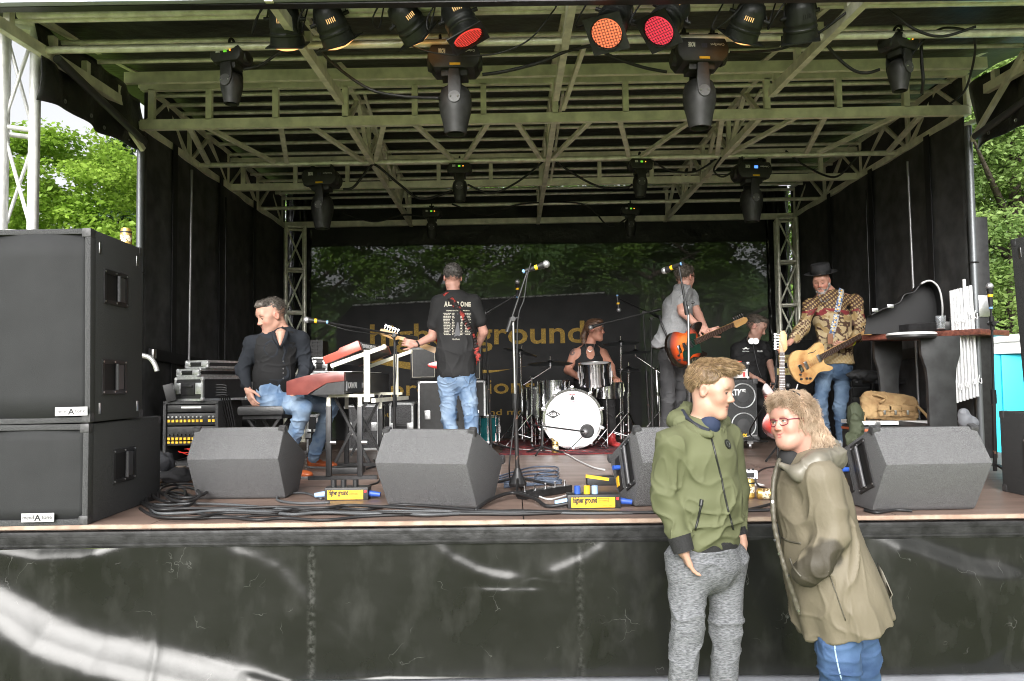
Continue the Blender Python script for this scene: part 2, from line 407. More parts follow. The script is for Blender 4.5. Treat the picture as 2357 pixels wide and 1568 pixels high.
# box beams
y, z = rb(288, 181); a, b = across(y, z); MB().bar(a, b, .04, .085).build('beam', M_alu2, roof)
a, b = across(YM, rb(325, 199)[1]); MB().bar(a, b, .05, .075).build('beam', M_alu2, roof)
a, b = across(YM, ZL_); MB().bar(a, b, .05, .078).build('beam', M_alu2, roof)
a, b = across(YT, ZL_-.01); MB().cyl(a, b, .024, n=14).build('beam', M_alu, roof, 60)
a, b = across(Y3, ZL_-.01); MB().bar(a, b, .05, .07).build('beam', M_alu2, roof)
a, b = across(Y3, ZL_+.27); MB().bar(a, b, .05, .06).build('beam', M_alu2, roof)
a, b = across(9.35, ZL_+.0); MB().cyl(a, b, .022, n=12).build('beam', M_alu, roof, 60)
a, b = across(10.25, ZL_-.02); MB().bar(a, b, .06, .07).build('beam', M_alu2, roof)
zt = rb(325, 199)[1]
# verticals of the first ladder
for px in (350, 482, 635, 795, 955, 1113, 1278, 1440, 1600, 1765, 1930, 2085, 2228):
    X = P(px, 250, YM).x
    MB().bar((X, YM, ZL_+RZ(X)+.03), (X, YM, zt+RZ(X)-.03), .045, .05, up=(0, 1, 0)).build('upright', M_alu2, roof)
for px in (560, 680, 800, 1010, 1130, 1245, 1380, 1500, 1620, 1770, 1890):
    X = P(px, 420, Y3).x
    MB().bar((X, Y3, ZL_+RZ(X)), (X, Y3, ZL_+.25+RZ(X)), .04, .04, up=(0, 1, 0)).build('upright', M_alu2, roof)
# flat lattice between chord and tube
ap = [467, 647, 850, 1056, 1258, 1462, 1664, 1868, 2058]
for k, px in enumerate(ap):
    X = P(px, 365, YT).x; Xa = X-.06; Xb = X+.06
    zz = ZL_-.0+RZ(X)
    if k > 0: MB().bar((Xa-.24, YM+.03, zz), (Xa, YT-.02, zz), .04, .03).build('lattice_bar', M_alu2, roof)
    if k < len(ap): MB().bar((Xb+.26, YM+.03, zz), (Xb, YT-.02, zz), .04, .03).build('lattice_bar', M_alu2, roof)
# ribs front to back: centre ones and both edges
for X in (XL, SX-1.655, SX, SX+1.655, XR):
    zz = RZ(X)
    r = MB()
    zf = P(700, 106, 4.98).z-.012
    r.bar((X, YM-.02, ZL_+zz-.004), (X, 10.3, ZL_+zz-.03), .045, .06)
    r.bar((X, YM-.02, zt+zz+.012), (X, 10.3, zl+zz+.03), .04, .05)
    r.build('rib', M_alu2, roof)
    c = MB()
    c.bar((X, 4.2, zf+zz-.03), (X, 5.65, zf+zz+.03), .045, .07); c.bar((X, 5.65, zf+zz+.03), (X, YM-.26, zf+zz+.04), .045, .07)
    c.bar((X, 4.2, zf+zz+.1), (X, YM-.05, zt+zz+.10), .04, .05)
    for yy in (4.6, 5.05, 5.45, 5.9): c.bar((X, yy, zf+zz), (X, yy, zf+zz+.14), .04, .05, up=(0, 1, 0))
    c.build('canopy_rib', M_alu2, roof)
    yy = YM; k = 0
    w_ = MB()
    while yy < 9.9:
        w_.bar((X, yy, ZL_+zz), (X, yy+.42, zl+zz), .035, .035); w_.bar((X, yy+.42, zl+zz), (X, yy+.9, ZL_+zz), .035, .035); yy += .98
        w_.bar((X, yy-.04, ZL_+zz), (X, yy-.04, zl+zz), .035, .05, up=(0, 1, 0))
    w_.build('rib_webbing', M_alu2, roof)
# plumbing braces: hinged struts
for (a, b) in ((P(222, 190, 5.75), P(330, 345, 6.25)), (P(2357, 120, 5.5), P(2238, 322, 6.25)), (P(1348, 95, 5.35), P(1296, 250, 6.2))):
    MB().bar(a, b, .03, .04).build('brace', M_alu2, roof)
for X in (SX-1.655, SX, SX+1.655):
    MB().bar((X+.09, YM+.25, ZL_+.3), (X+.07, YT+.9, ZL_-.0), .022, .022).build('brace', M_alu, roof)
# fascia bar and black cover
ff = MB(); a = P(-200, 3, 4.22); b = P(2560, -30, 4.22)
ff.bar(a, b, .05, .05); ff.bar(a+V(0, -.03, .055), b+V(0, -.03, .055), .09, .06); ff.build('fascia', mat('pale_fascia', (.45, .48, .56), .4, .2), roof)
ff = MB(); ff.bar(a+V(0, .06, -.012), b+V(0, .0, -.040), .06, .028); ff.build('fascia_channel', M_blkm, roof)
cv = MB()
def cover(u, v):
    X = XL-.35+u*(XR-XL+.7); y = 4.18+v*6.3
    pts = [(4.18, CAMZ+2.22), (5.0, CAMZ+2.33), (5.7, CAMZ+2.40), (6.4, CAMZ+2.52), (10.5, CAMZ+2.56)]
    for (ya, za), (yb, zb) in zip(pts, pts[1:]):
        if y <= yb+1e-6: z = za+(zb-za)*(y-ya)/(yb-ya); break
    return (X, y, z+.02*math.sin(u*9)*math.sin(v*17)+RZ(X)+.03)
cv.grid(cover, 40, 60); cv.build('cover', M_tarp, roof, 180, thick=.004)
# ================================================================== walls of the stage
M_mesh = mat('black_mesh_cloth', (.050, .050, .051), .8, var=.35, vs=7, bump=.3, bs=120, bd=.003)
def wall_sheet(X, name, label, sgn):
    t_ = thing(name, label, 'curtain', (X, 8.3, DZ))
    m = MB(); z0 = DZ+.02; z1 = CAMZ+2.5
    def fn(u, v):
        y = 6.32+u*4.0; z = z0+v*(z1-z0)
        return (X+sgn*(.012*math.sin(y*4)+.006*math.sin(y*11+z*.5)), y, z)
    m.grid(fn, 60, 20); m.build('sheet', M_mesh, t_, 180, thick=.004)
    fr = MB()
    for y in (6.85, 7.95, 9.0): fr.bar((X+sgn*.036, y, z0), (X+sgn*.036, y, z1-.4), .006, .09, up=(0, 1, 0))
    fr.bar((X+sgn*.035, 6.4, DZ+.98), (X+sgn*.035, 8.0, DZ+.9), .025, .09); fr.bar((X+sgn*.035, 6.4, DZ+.42), (X+sgn*.035, 8.8, DZ+.4), .025, .06)
    fr.build('webbing', mat('black_webbing', (.010, .010, .011), .7), t_)
    po = MB()
    po.cyl((X+sgn*.07, 7.08, DZ), (X+sgn*.07, 7.12, CAMZ+1.95), .011); po.build('pole', mat('dull_pole', (.30, .30, .31), .35, .6), t_)
    MB().cyl((X+sgn*.07, 7.98, DZ), (X+sgn*.07, 7.98, CAMZ+1.9), .009).build('pole', M_blkm, t_)
    for y, z in ((6.42, DZ+.98), (7.6, DZ+.92)): MB().box((X+sgn*.06, y, z), (.02, .06, .075), bev=.004).build('buckle', M_steel, t_)
    return t_
wall_sheet(XL, 'side_curtain', 'left black side sheet of the stage behind the flight cases', 1)
wall_sheet(XR, 'side_curtain', 'right black side sheet of the stage behind the hanging guitar case', -1)
# corner posts
for X, sg, lab in ((XL+.0, 1, 'dark corner pole rising behind the left loudspeaker stack'), (XR-.0, -1, 'dark corner pole with latch rising beside the white hanging tubes')):
    t_ = thing('corner_post', lab, 'post', (X, 6.3, DZ))
    MB().cyl((X, 6.28, DZ), (X, 6.28, CAMZ+2.0), .028).build('tube', mat('grey_tube', (.16, .17, .18), .4, .6), t_)
    if sg < 0:
        MB().box((X+.05, 6.3, DZ+1.03), (.12, .09, 1.9), bev=.006).build('sleeve', M_blkm, t_)
        MB().box((X+.052, 6.25, DZ+1.27), (.09, .012, .17), bev=.003).build('plate', M_steel, t_)
    MB().torus((X, 6.28, CAMZ+.9), .034, .006, n=16, k=6).build('tie', M_blk, t_)
# canopy side sheets (with punched eyelets and a scalloped lower edge)
def valance(X, y0, y1, low, name, label):
    t_ = thing(name, label, 'tarpaulin', (X, (y0+y1)/2, CAMZ+2))
    m = MB()
    def fn(u, v):
        y = y0+u*(y1-y0); zb = np.interp(u, [q[0] for q in low], [q[1] for q in low]); zt_ = CAMZ+2.32
        return (X+.03*math.sin(v*4+u*7)+.02*math.sin(u*19), y, zb+(zt_-zb)*v)
    m.grid(fn, 40, 14); m.build('sheet', M_tarp, t_, 180, thick=.004)
    r = MB(); p0, p1 = fn(.04, .55), fn(.93, .13)
    s = .07 if X > 0 else -.0
    r.cyl(V(*p0)+V(.06 if X < 0 else -.06, 0, 0), V(*p1)+V(.06 if X < 0 else -.06, 0, 0), .028); r.build('hem_roll', mat('grey_vinyl_roll', (.05, .05, .055), .4), t_)
    for u in (.18, .40, .62, .85):
        p = V(*fn(u, .0)); MB().torus(p+V(.012 if X < 0 else -.012, 0, .05), .012, .004, ax=(1, 0, 0), n=12, k=5).build('eyelet', M_steel, t_)
def low_pts(pp, X): 
    q = [PX(a, b, X) for a, b in pp]; y0, y1 = q[0].y, q[-1].y
    return y0, y1, [((p.y-y0)/(y1-y0), p.z) for p in q]
y0, y1, lw = low_pts([(84, 230), (120, 243), (155, 258), (225, 300), (262, 314), (328, 350)], XL-.02)
valance(XL-.02, y0, y1, lw, 'canopy_side_sheet', 'black tarpaulin side of the canopy sagging above the bright green tree')
y0, y1, lw = low_pts([(2600, 210), (2357, 292), (2290, 318), (2244, 345)], XR+.02)
valance(XR+.02, y0, y1, lw, 'canopy_side_sheet', 'black tarpaulin side of the canopy above the right hand corner pole')
# back wall: dark header, see-through mesh backdrop, printed banner
bw = thing('backdrop', 'see-through black mesh backdrop with trees showing through', 'backdrop', (SX, 10.4, DZ))
m = bpy.data.materials.new('see_through_mesh'); m.use_nodes = True; t = m.node_tree; b = t.nodes['Principled BSDF']
b.inputs['Base Color'].default_value = (.03, .032, .03, 1); b.inputs['Roughness'].default_value = .8
tr = t.nodes.new('ShaderNodeBsdfTransparent'); mx = t.nodes.new('ShaderNodeMixShader'); mx.inputs[0].default_value = .89
t.links.new(tr.outputs[0], mx.inputs[1]); t.links.new(b.outputs[0], mx.inputs[2]); t.links.new(mx.outputs[0], t.nodes['Material Output'].inputs[0])
bx0, bx1 = P(715, 700, 10.4).x, P(1768, 700, 10.4).x
zt_ = P(1240, 562, 10.4).z
mm = MB(); mm.grid(lambda u, v: (bx0+u*(bx1-bx0), 10.4+.02*math.sin(u*12), DZ+v*(zt_+.02-DZ)), 30, 8); mm.build('mesh_panel', m, bw, 180)
mm = MB(); mm.grid(lambda u, v: (XL+u*(XR-XL), 10.42+.01*math.sin(u*40), zt_+v*(CAMZ+2.55-zt_)), 60, 4); mm.build('header', M_tarp, bw, 180)
for (a, b2) in ((XL, bx0+.01), (bx1-.01, XR)):
    mm = MB(); mm.grid(lambda u, v: (a+u*(b2-a), 10.38+.03*math.sin(u*14)*(.3+v)+.012*math.sin(v*60+u*9), DZ+v*(CAMZ+2.5-DZ)), 40, 80); mm.build('side_drape', mat('creased_black_vinyl', (.02, .02, .021), .22, bump=.6, bs=9, bd=.03), bw, 180)
M_gold = mat('gold_print', (.50, .31, .045), .7, col2=(.30, .19, .03), vs=60, cr=(.35, .5))
bn = thing('banner', 'black stage banner printed with higher ground productions in gold', 'banner', (SX, 10.25, DZ))
YBN = 10.22
a0 = P(812, 703, YBN); a1 = P(1392, 674, YBN); zb = DZ+.0
mm = MB(); c1 = P(775, 745, YBN)
mm.quad(V(a0.x-.22, YBN, zb), V(a1.x, YBN, zb), a1, a0, V(c1.x, YBN, c1.z)); mm.build('cloth', mat('banner_cloth', (.014, .014, .015), .75, var=.3, vs=4), bn, 0, thick=.004)
mm = MB(); mm.tube([a0, a1], .012); mm.build('hem', mat('pale_hem', (.3, .3, .3), .6, col2=(.03, .03, .03), vs=25), bn)
mm = MB(); mm.quad(V(a1.x, YBN+.02, zb), V(a1.x+.45, YBN+.02, zb), V(a1.x+.45, YBN+.02, a1.z-.03), V(a1.x, YBN+.02, a1.z-.02)); mm.build('cloth_return', mat('banner_cloth', (0, 0, 0)), bn, 0, thick=.004)
def ban(txt, x0, x1, ybase, xh, bold=.0):
    o = P(x0, ybase+.012*(x1-x0)/2+4, YBN-.008); e = P(x1, ybase-.012*(x1-x0)/2+1, YBN-.008)
    text_mesh(txt, xh, face_M(o, e-o, (0, 0, 1)), M_gold, 'lettering', bn, .0015, bold, (e-o).length)
ban('higher ground', 852, 1346, 790, .40, .006)
ban('productions', 900, 1232, 905, .27, .003)
ban('sound, light, design and more', 860, 1235, 955, .11, .001)
sw = MB(); sp = spline([P(850, 828, YBN-.006), P(1000, 850, YBN-.006), P(1130, 855, YBN-.006), P(1245, 836, YBN-.006)], 8)
for i in range(len(sp)-1):
    th0 = .045*math.sin(pi*min(1, .25+i/len(sp))); th1 = .045*math.sin(pi*min(1, .25+(i+1)/len(sp)))
    sw.quad(sp[i]-V(0, 0, th0), sp[i+1]-V(0, 0, th1), sp[i+1]+V(0, 0, th1), sp[i]+V(0, 0, th0))
sw.build('swoosh', M_gold, bn, 0, thick=.002)
# ================================================================== truss towers
def truss_tower(name, label, cx, cy, size, z0, z1, r, rd, m, cell=.5, rot=0., lean=0.):
    t_ = thing(name, label, 'truss', (cx, cy, z0)); h = size/2
    Rz = Matrix.Rotation(rot, 3, 'Z'); cs = [Rz @ V(sx*h, sy*h, 0) for sx, sy in ((-1, -1), (1, -1), (1, 1), (-1, 1))]
    def q(c, z): return V(cx+c.x+lean*(z-z0), cy+c.y, z)
    for c in cs: MB().cyl(q(c, z0), q(c, z1), r).build('chord', m, t_, 60)
    n = max(1, round((z1-z0)/cell))
    for k in range(n+1):
        z = z0+(z1-z0)*k/n; l = MB()
        for i in range(4): l.cyl(q(cs[i], z), q(cs[(i+1) % 4], z), rd*1.5, n=8)
        l.build('ring', m, t_, 60)
        if k < n:
            l = MB(); z2 = z0+(z1-z0)*(k+1)/n
            for i in range(4):
                a, b = (cs[i], cs[(i+1) % 4]) if k % 2 else (cs[(i+1) % 4], cs[i]); l.cyl(q(a, z), q(b, z2), rd, n=8)
            l.build('diagonal', m, t_, 60)
    return t_
p = P(679, 640, 10.1); truss_tower('truss_tower', 'slim grey truss tower left of the backdrop', p.x, 10.1, .23, DZ, P(679, 525, 10.1).z, .024, .012, M_alu, .52, .3)
p = P(1812, 640, 10.1); truss_tower('truss_tower', 'slim grey truss tower right of the backdrop', p.x, 10.1, .23, DZ, P(1812, 506, 10.1).z, .024, .012, M_alu, .52, -.2)
p = P(42, 400, 5.02); tw = truss_tower('truss_tower', 'pale aluminium truss tower standing behind the left loudspeaker stack', p.x, 5.02, .17, GRD, P(36, 72, 5.02).z, .030, .011, mat('bright_aluminium', (.72, .72, .72), .5, .25, var=.1, vs=20), .72, .5)
MB().box((p.x, 5.02, P(36, 68, 5.02).z), (.27, .27, .012)).build('top_plate', M_alu, tw)
# ================================================================== soft solid modeller (signed distance field -> surface net)
class SDF:
    def __init__(s, h=.006): s.h = h; s.ops = []; s.lo = np.full(3, 1e9); s.hi = np.full(3, -1e9)
    def _b(s, lo, hi, add=True):
        lo = np.array(lo); hi = np.array(hi)
        if add: s.lo = np.minimum(s.lo, lo); s.hi = np.maximum(s.hi, hi)
        return lo, hi
    def _op(s, fn, lo, hi, k, sub): s._b(lo, hi, not sub); s.ops.append((fn, np.array(lo), np.array(hi), k, sub)); return s
    def cone(s, a, b, ra, rb=None, k=.02, sub=False, flat=False):
        a = np.array(a, float); b = np.array(b, float); rb = ra if rb is None else rb; ab = b-a; L2 = max(ab@ab, 1e-9); L = math.sqrt(L2)
        def fn(p):
            t = ((p-a)@ab)/L2; tc = np.clip(t, 0, 1); q = p-a-tc[..., None]*ab; r = ra+(rb-ra)*tc
            if flat:
                q = p-a-t[..., None]*ab; return np.maximum(np.linalg.norm(q, axis=-1)-r, np.maximum(-t, t-1)*L)
            return np.linalg.norm(q, axis=-1)-r
        m = max(ra, rb); return s._op(fn, np.minimum(a, b)-m, np.maximum(a, b)+m, k, sub)
    def ell(s, c, r, R=None, k=.02, sub=False):
        c = np.array(c, float); r = np.array(r, float)*np.ones(3); M = np.array(R) if R is not None else np.eye(3); mn = r.min()
        def fn(p):
            q = (p-c)@M; l = np.linalg.norm(q/r, axis=-1); g = np.linalg.norm(q/(r*r), axis=-1)+1e-9
            return l*(l-1)/g
        m = r.max(); return s._op(fn, c-m, c+m, k, sub)
    def ecyl(s, a, b, wa, wb, lat, k=.03, flat=False, sub=False):
        """elliptic cone: wa=(lateral,depth) at a, wb at b, lat = lateral axis"""
        a = np.array(a, float); b = np.array(b, float); ax = b-a; L = np.linalg.norm(ax); ax = ax/L; lat = np.array(lat, float); lat = lat-ax*(lat@ax); lat /= np.linalg.norm(lat); dp = np.cross(ax, lat)
        wa = np.array(wa, float); wb = np.array(wb, float)
        def fn(p):
            q = p-a; t = (q@ax)/L; tc = np.clip(t, 0, 1); w = wa+(wb-wa)*tc[..., None]; u = q@lat/w[..., 0]; v = q@dp/w[..., 1]
            mnw = np.minimum(w[..., 0], w[..., 1]); ov = np.maximum(np.maximum(-t, t-1), 0)*L
            rad_ = np.sqrt(u*u+v*v)
            if flat: return np.maximum((rad_-1)*mnw, np.maximum(-t, t-1)*L)
            return (np.sqrt(u*u+v*v+(ov/mnw)**2*1.0)-1)*mnw
        m = max(wa.max(), wb.max()); return s._op(fn, np.minimum(a, b)-m, np.maximum(a, b)+m, k, sub)
    def box(s, c, d, R=None, r=.01, k=.01, sub=False):
        c = np.array(c, float); hd = np.array(d, float)/2-r; M = np.array(R) if R is not None else np.eye(3)
        def fn(p):
            q = np.abs((p-c)@M)-hd; return np.linalg.norm(np.maximum(q, 0), axis=-1)+np.minimum(q.max(-1), 0)-r
        m = np.linalg.norm(np.array(d)/2); return s._op(fn, c-m, c+m, k, sub)
    def plane(s, o, n, lo=None, hi=None, k=.004):
        """remove everything on the side the normal points to, within the box lo..hi"""
        o = np.array(o, float); n = np.array(n, float); n /= np.linalg.norm(n)
        fn = lambda p: -((p-o)@n)
        s.ops.append((fn, np.array(lo if lo is not None else (-1e9,)*3, float), np.array(hi if hi is not None else (1e9,)*3, float), k, True)); return s
    def mesh(s, name, m, parent=None, disp=None, smooth_it=1, color=None):
        h = s.h; pad = .03; lo = s.lo-pad; hi = s.hi+pad; N = np.ceil((hi-lo)/h).astype(int)+1
        f = np.full(tuple(N), .5, np.float32)
        for fn, a, b, k, sub in s.ops:
            mg = pad+k
            i0 = np.clip(np.floor((a-mg-lo)/h), 0, N-1).astype(int); i1 = np.clip(np.ceil((b+mg-lo)/h)+1, 1, N).astype(int)
            if (i1 <= i0).any(): continue
            gx, gy, gz = (lo[q]+np.arange(i0[q], i1[q])*h for q in range(3))
            p = np.stack(np.meshgrid(gx, gy, gz, indexing='ij'), -1); d = fn(p).astype(np.float32)
            sl = tuple(slice(i0[q], i1[q]) for q in range(3)); g = f[sl]
            if sub:
                hh = np.maximum(k-np.abs(-d-g), 0)/k; f[sl] = np.maximum(g, -d)+hh*hh*k*.25
            else:
                hh = np.maximum(k-np.abs(d-g), 0)/k; f[sl] = np.minimum(g, d)-hh*hh*k*.25
        sg = f < 0
        c8 = [sg[i:N[0]-1+i, j:N[1]-1+j, k:N[2]-1+k] for i in (0, 1) for j in (0, 1) for k in (0, 1)]
        any_ = np.logical_or.reduce(c8); all_ = np.logical_and.reduce(c8); act = any_ & ~all_
        I = np.argwhere(act); idx = np.full(act.shape, -1, np.int32); idx[act] = np.arange(len(I))
        acc = np.zeros((len(I), 3)); cnt = np.zeros(len(I))
        off = [(i, j, k) for i in (0, 1) for j in (0, 1) for k in (0, 1)]
        vals = {o: f[I[:, 0]+o[0], I[:, 1]+o[1], I[:, 2]+o[2]] for o in off}
        for o in off:
            for a in range(3):
                if o[a]: continue
                o2 = list(o); o2[a] = 1; A = vals[o]; B = vals[tuple(o2)]; m_ = (A < 0) != (B < 0)
                t = np.where(m_, A/np.where(m_, A-B, 1), 0); pt = np.array(o, float)[None].repeat(len(I), 0); pt[:, a] += t
                acc[m_] += pt[m_]; cnt[m_] += 1
        vt = (I+acc/cnt[:, None])*h+lo
        quads = []
        for a in range(3):
            b, c = [(1, 2), (2, 0), (0, 1)][a]
            sl0 = [slice(None)]*3; sl1 = [slice(None)]*3; sl0[a] = slice(0, -1); sl1[a] = slice(1, None)
            S0 = sg[tuple(sl0)]; S1 = sg[tuple(sl1)]; E = np.argwhere(S0 != S1)
            E = E[(E[:, b] > 0) & (E[:, c] > 0) & (E[:, b] < N[b]-1) & (E[:, c] < N[c]-1)]
            def cell(db, dc):
                q = E.copy(); q[:, b] += db; q[:, c] += dc; return idx[q[:, 0], q[:, 1], q[:, 2]]
            Q = np.stack([cell(-1, -1), cell(0, -1), cell(0, 0), cell(-1, 0)], -1)
            fl = S0[E[:, 0], E[:, 1], E[:, 2]]; Q[~fl] = Q[~fl][:, ::-1]; quads.append(Q)
        Q = np.concatenate(quads); Q = Q[(Q >= 0).all(1)]
        for _ in range(smooth_it):
            sm = np.zeros_like(vt); ct = np.zeros(len(vt))
            for i in range(4):
                j = (i+1) % 4
                np.add.at(sm, Q[:, i], vt[Q[:, j]]); np.add.at(sm, Q[:, j], vt[Q[:, i]]); np.add.at(ct, Q[:, i], 1); np.add.at(ct, Q[:, j], 1)
            vt = vt*.5+.5*sm/np.maximum(ct, 1)[:, None]
        if disp is not None:
            nn = np.cross(vt[Q[:, 2]]-vt[Q[:, 0]], vt[Q[:, 3]]-vt[Q[:, 1]]); vn = np.zeros_like(vt)
            for i in range(4): np.add.at(vn, Q[:, i], nn)
            vn /= np.linalg.norm(vn, axis=1, keepdims=True)+1e-12
            vt = vt+vn*disp(vt, vn)[:, None]
        me = bpy.data.meshes.new(name)
        me.vertices.add(len(vt)); me.vertices.foreach_set('co', vt.astype(np.float32).ravel())
        me.loops.add(len(Q)*4); me.loops.foreach_set('vertex_index', Q.astype(np.int32).ravel())
        me.polygons.add(len(Q)); me.polygons.foreach_set('loop_start', np.arange(0, len(Q)*4, 4, dtype=np.int32)); me.polygons.foreach_set('loop_total', np.full(len(Q), 4, np.int32))
        me.update(calc_edges=True); me.validate()
        if color is not None:
            at = me.color_attributes.new('Col', 'FLOAT_COLOR', 'POINT'); c = np.ones((len(vt), 4), np.float32); c[:, :3] = color(vt); at.data.foreach_set('color', c.ravel())
        return link(name, me, m, parent, 180)
def folds(amp, sc=(9, 9, 9), seed=1, amp2=None, rid=True, damp=None):
    """cloth creases: ridged, warped noise; damp(v) weights the depth"""
    def fn(v, n):
        q = v*np.array(sc); wv = np.stack([vnoise(q*.6, seed+5), vnoise(q*.6, seed+6), vnoise(q*.6, seed+7)], -1)
        a = vnoise(q+wv*.9, seed); d = np.exp(-np.abs(a)/.13)*1.5-.55 if rid else a
        b = vnoise(q*1.9+wv*1.3, seed+1); d2 = np.exp(-np.abs(b)/.13)*1.5-.5
        c = vnoise(q*.7, seed+2)
        o = amp*(d+.5*c)+(amp2 if amp2 is not None else amp*.45)*d2*(c+.6).clip(0, 1.3)
        return o*(damp(v) if damp else 1)
    return fn
def vmat(name, rough=.6, bump=0., bs=60., sub=0., spec=.5, bd=.002):
    if name in MATS: return MATS[name]
    m = bpy.data.materials.new(name); m.use_nodes = True; t = m.node_tree; b = t.nodes['Principled BSDF']
    a = t.nodes.new('ShaderNodeAttribute'); a.attribute_name = 'Col'; t.links.new(a.outputs['Color'], b.inputs['Base Color'])
    b.inputs['Roughness'].default_value = rough; b.inputs['Specular IOR Level'].default_value = spec
    if sub: b.inputs['Subsurface Weight'].default_value = sub; b.inputs['Subsurface Radius'].default_value = (.012, .004, .002); b.inputs['Subsurface Scale'].default_value = .6
    if bump:
        n2 = t.nodes.new('ShaderNodeTexNoise'); n2.inputs['Scale'].default_value = bs; n2.inputs['Detail'].default_value = 4
        bp = t.nodes.new('ShaderNodeBump'); bp.inputs['Strength'].default_value = bump; bp.inputs['Distance'].default_value = bd
        t.links.new(n2.outputs[0], bp.inputs['Height']); t.links.new(bp.outputs[0], b.inputs['Normal'])
    MATS[name] = m; return m
M_skin = vmat('skin', .48, .2, 220, spec=.4, bd=.001)
def hframe(fwd, up=(0, 0, 1)):
    f = Vector(fwd).normalized(); u = Vector(up); u = (u-f*u.dot(f)).normalized(); l = f.cross(u)   # l = local +x (to the head's right)
    return Matrix((l, f, u)).transposed()
class Head:
    """local frame: x = right of the face, y = forward, z = up; c = centre between the ears"""
    def __init__(s, c, fwd, up=(0, 0, 1), sc=1.): s.c = Vector(c); s.R = hframe(fwd, up); s.s = sc
    def p(s, x, y, z): return s.c+s.R @ (V(x, y, z)*s.s)
    def loc(s, v): return ((v-np.array(s.c))@np.array(s.R))/s.s
    def add(s, S, closed=False, smile=False, jaw=1., nose=1., lid=.0135):
        p, k, R = s.p, s.s, s.R
        E = lambda c, r, kk=.02, sub=False: S.ell(p(*c), [q*k for q in r], R, kk*k, sub)
        C = lambda a, b, ra, rb, kk=.012, sub=False: S.cone(p(*a), p(*b), ra*k, rb*k, kk*k, sub)
        E((0, -.012, .040), (.073, .096, .084)); E((0, .028, -.018), (.060, .064, .085), .03); E((0, .038, -.062), (.047*jaw, .050, .052), .03)
        E((0, .070, -.098), (.021*jaw, .020, .017), .025)
        C((-.045, -.0, -.055), (-.016, .066, -.098), .018, .016, .03); C((.045, 0, -.055), (.016, .066, -.098), .018, .016, .03)
        for sx in (-1, 1): E((sx*.040, .060, -.022), (.024, .026, .026), .025); E((sx*.052, .042, .010), (.018, .03, .02), .02)
        C((-.036, .080, .030), (.036, .080, .030), .010, .010, .02); E((0, .068, .05), (.052, .026, .035), .03)
        for sx in (-1, 1): E((sx*.030, .094, .008), (.017, .015, .012), .012, True)
        C((0, .084, .020), (0, .106*nose, -.020), .0075, .0088, .014); E((0, .108*nose, -.025), (.0105, .0105, .0090), .010)
        for sx in (-1, 1): E((sx*.012, .100, -.029), (.0085, .011, .008), .006)
        # lips
        sm = .006 if smile else 0; lw = .027 if smile else .022; C((-lw, .080-sm*.5, -.0555+sm), (0, .085, -.0555), .0040, .0052, .008); C((lw, .080-sm*.5, -.0555+sm), (0, .085, -.0555), .0040, .0052, .008); C((-.008, .0875, -.0545), (.008, .0875, -.0545), .0048, .0048, .008); C((-.013, .0855, -.0655), (.013, .0855, -.0655), .0056, .0056, .008)
        if smile: E((0, .092, -.0605), (.020, .012, .0042), .004, True)
        else: E((0, .096, -.0602), (.021, .010, .0010), .003, True)
        for sx in (-1, 1):
            E((sx*.0755, -.004, -.002), (.009, .020, .031), .008); E((sx*.083, .002, .002), (.006, .011, .019), .005, True)
            if closed: E((sx*.030, .0775, .008), (.0150, .0125, .0115), .004)
            else: E((sx*.030, .0775, lid), (.0150, .0120, .0070), .003); E((sx*.030, .0775, .0005), (.0145, .0110, .0045), .003)
    def color(s, base=(.60, .36, .27), lip=(.52, .20, .17), stub=None, stubc=(.3, .22, .18), brow=(.16, .10, .06), browd=.8, flush=.5, tat=None, smile=False):
        base = np.array(base)
        def fn(v):
            q = s.loc(v); c = np.tile(base, (len(v), 1)); c *= (1+.05*vnoise(v*60, 3)+.05*vnoise(v*17, 4))[:, None]
            def mixc(w, col):
                w = np.clip(w, 0, 1)[:, None]; c[:] = c*(1-w)+np.array(col)*w
            def g(cx, cy, cz, rx, ry, rz): return np.clip(1.5-1.5*np.sqrt(((q[:, 0]-cx)/rx)**2+((q[:, 1]-cy)/ry)**2+((q[:, 2]-cz)/rz)**2), 0, 1)
            inh = (np.abs(q[:, 0]) < .1) & (np.abs(q[:, 1]) < .14) & (np.abs(q[:, 2]) < .16)
            red_ = base*np.array([1.06, .66, .64])
            for sx in (-1, 1): mixc(g(sx*.042, .07, -.025, .03, .04, .028)*flush*inh, red_); mixc(g(sx*.08, 0, 0, .02, .03, .04)*.6*inh, red_)
            mixc(g(0, .115, -.025, .02, .025, .02)*flush*inh, red_)
            if stub:
                w = g(0, .05, -.085, .075, .075, .052)*stub; w = np.maximum(w, g(0, .095, -.047, .028, .03, .012)*stub); mixc(w*(.75+.3*vnoise(v*200, 9))*inh, stubc)
            q = q.copy(); q[:, 2] -= (14*q[:, 0]**2 if smile else 0)*(q[:, 2] < -.03)
            mixc(g(0, .09, -.0545, .031 if smile else .025, .024, .0055)*1.3*inh, lip); mixc(g(0, .09, -.067, .019, .02, .0065)*1.3*inh, lip)
            for sx in (-1, 1): mixc(g(sx*.032, .085, .0335, .021, .03, .0055)*1.4*browd*inh, brow)
            if tat is not None:
                d = np.linalg.norm((v-np.array(tat[0]))/np.array(tat[1]), axis=1); mixc((d < 1)*(vnoise(v*70, 5) > -.25)*.8, (.05, .06, .07))
            return c
        return fn
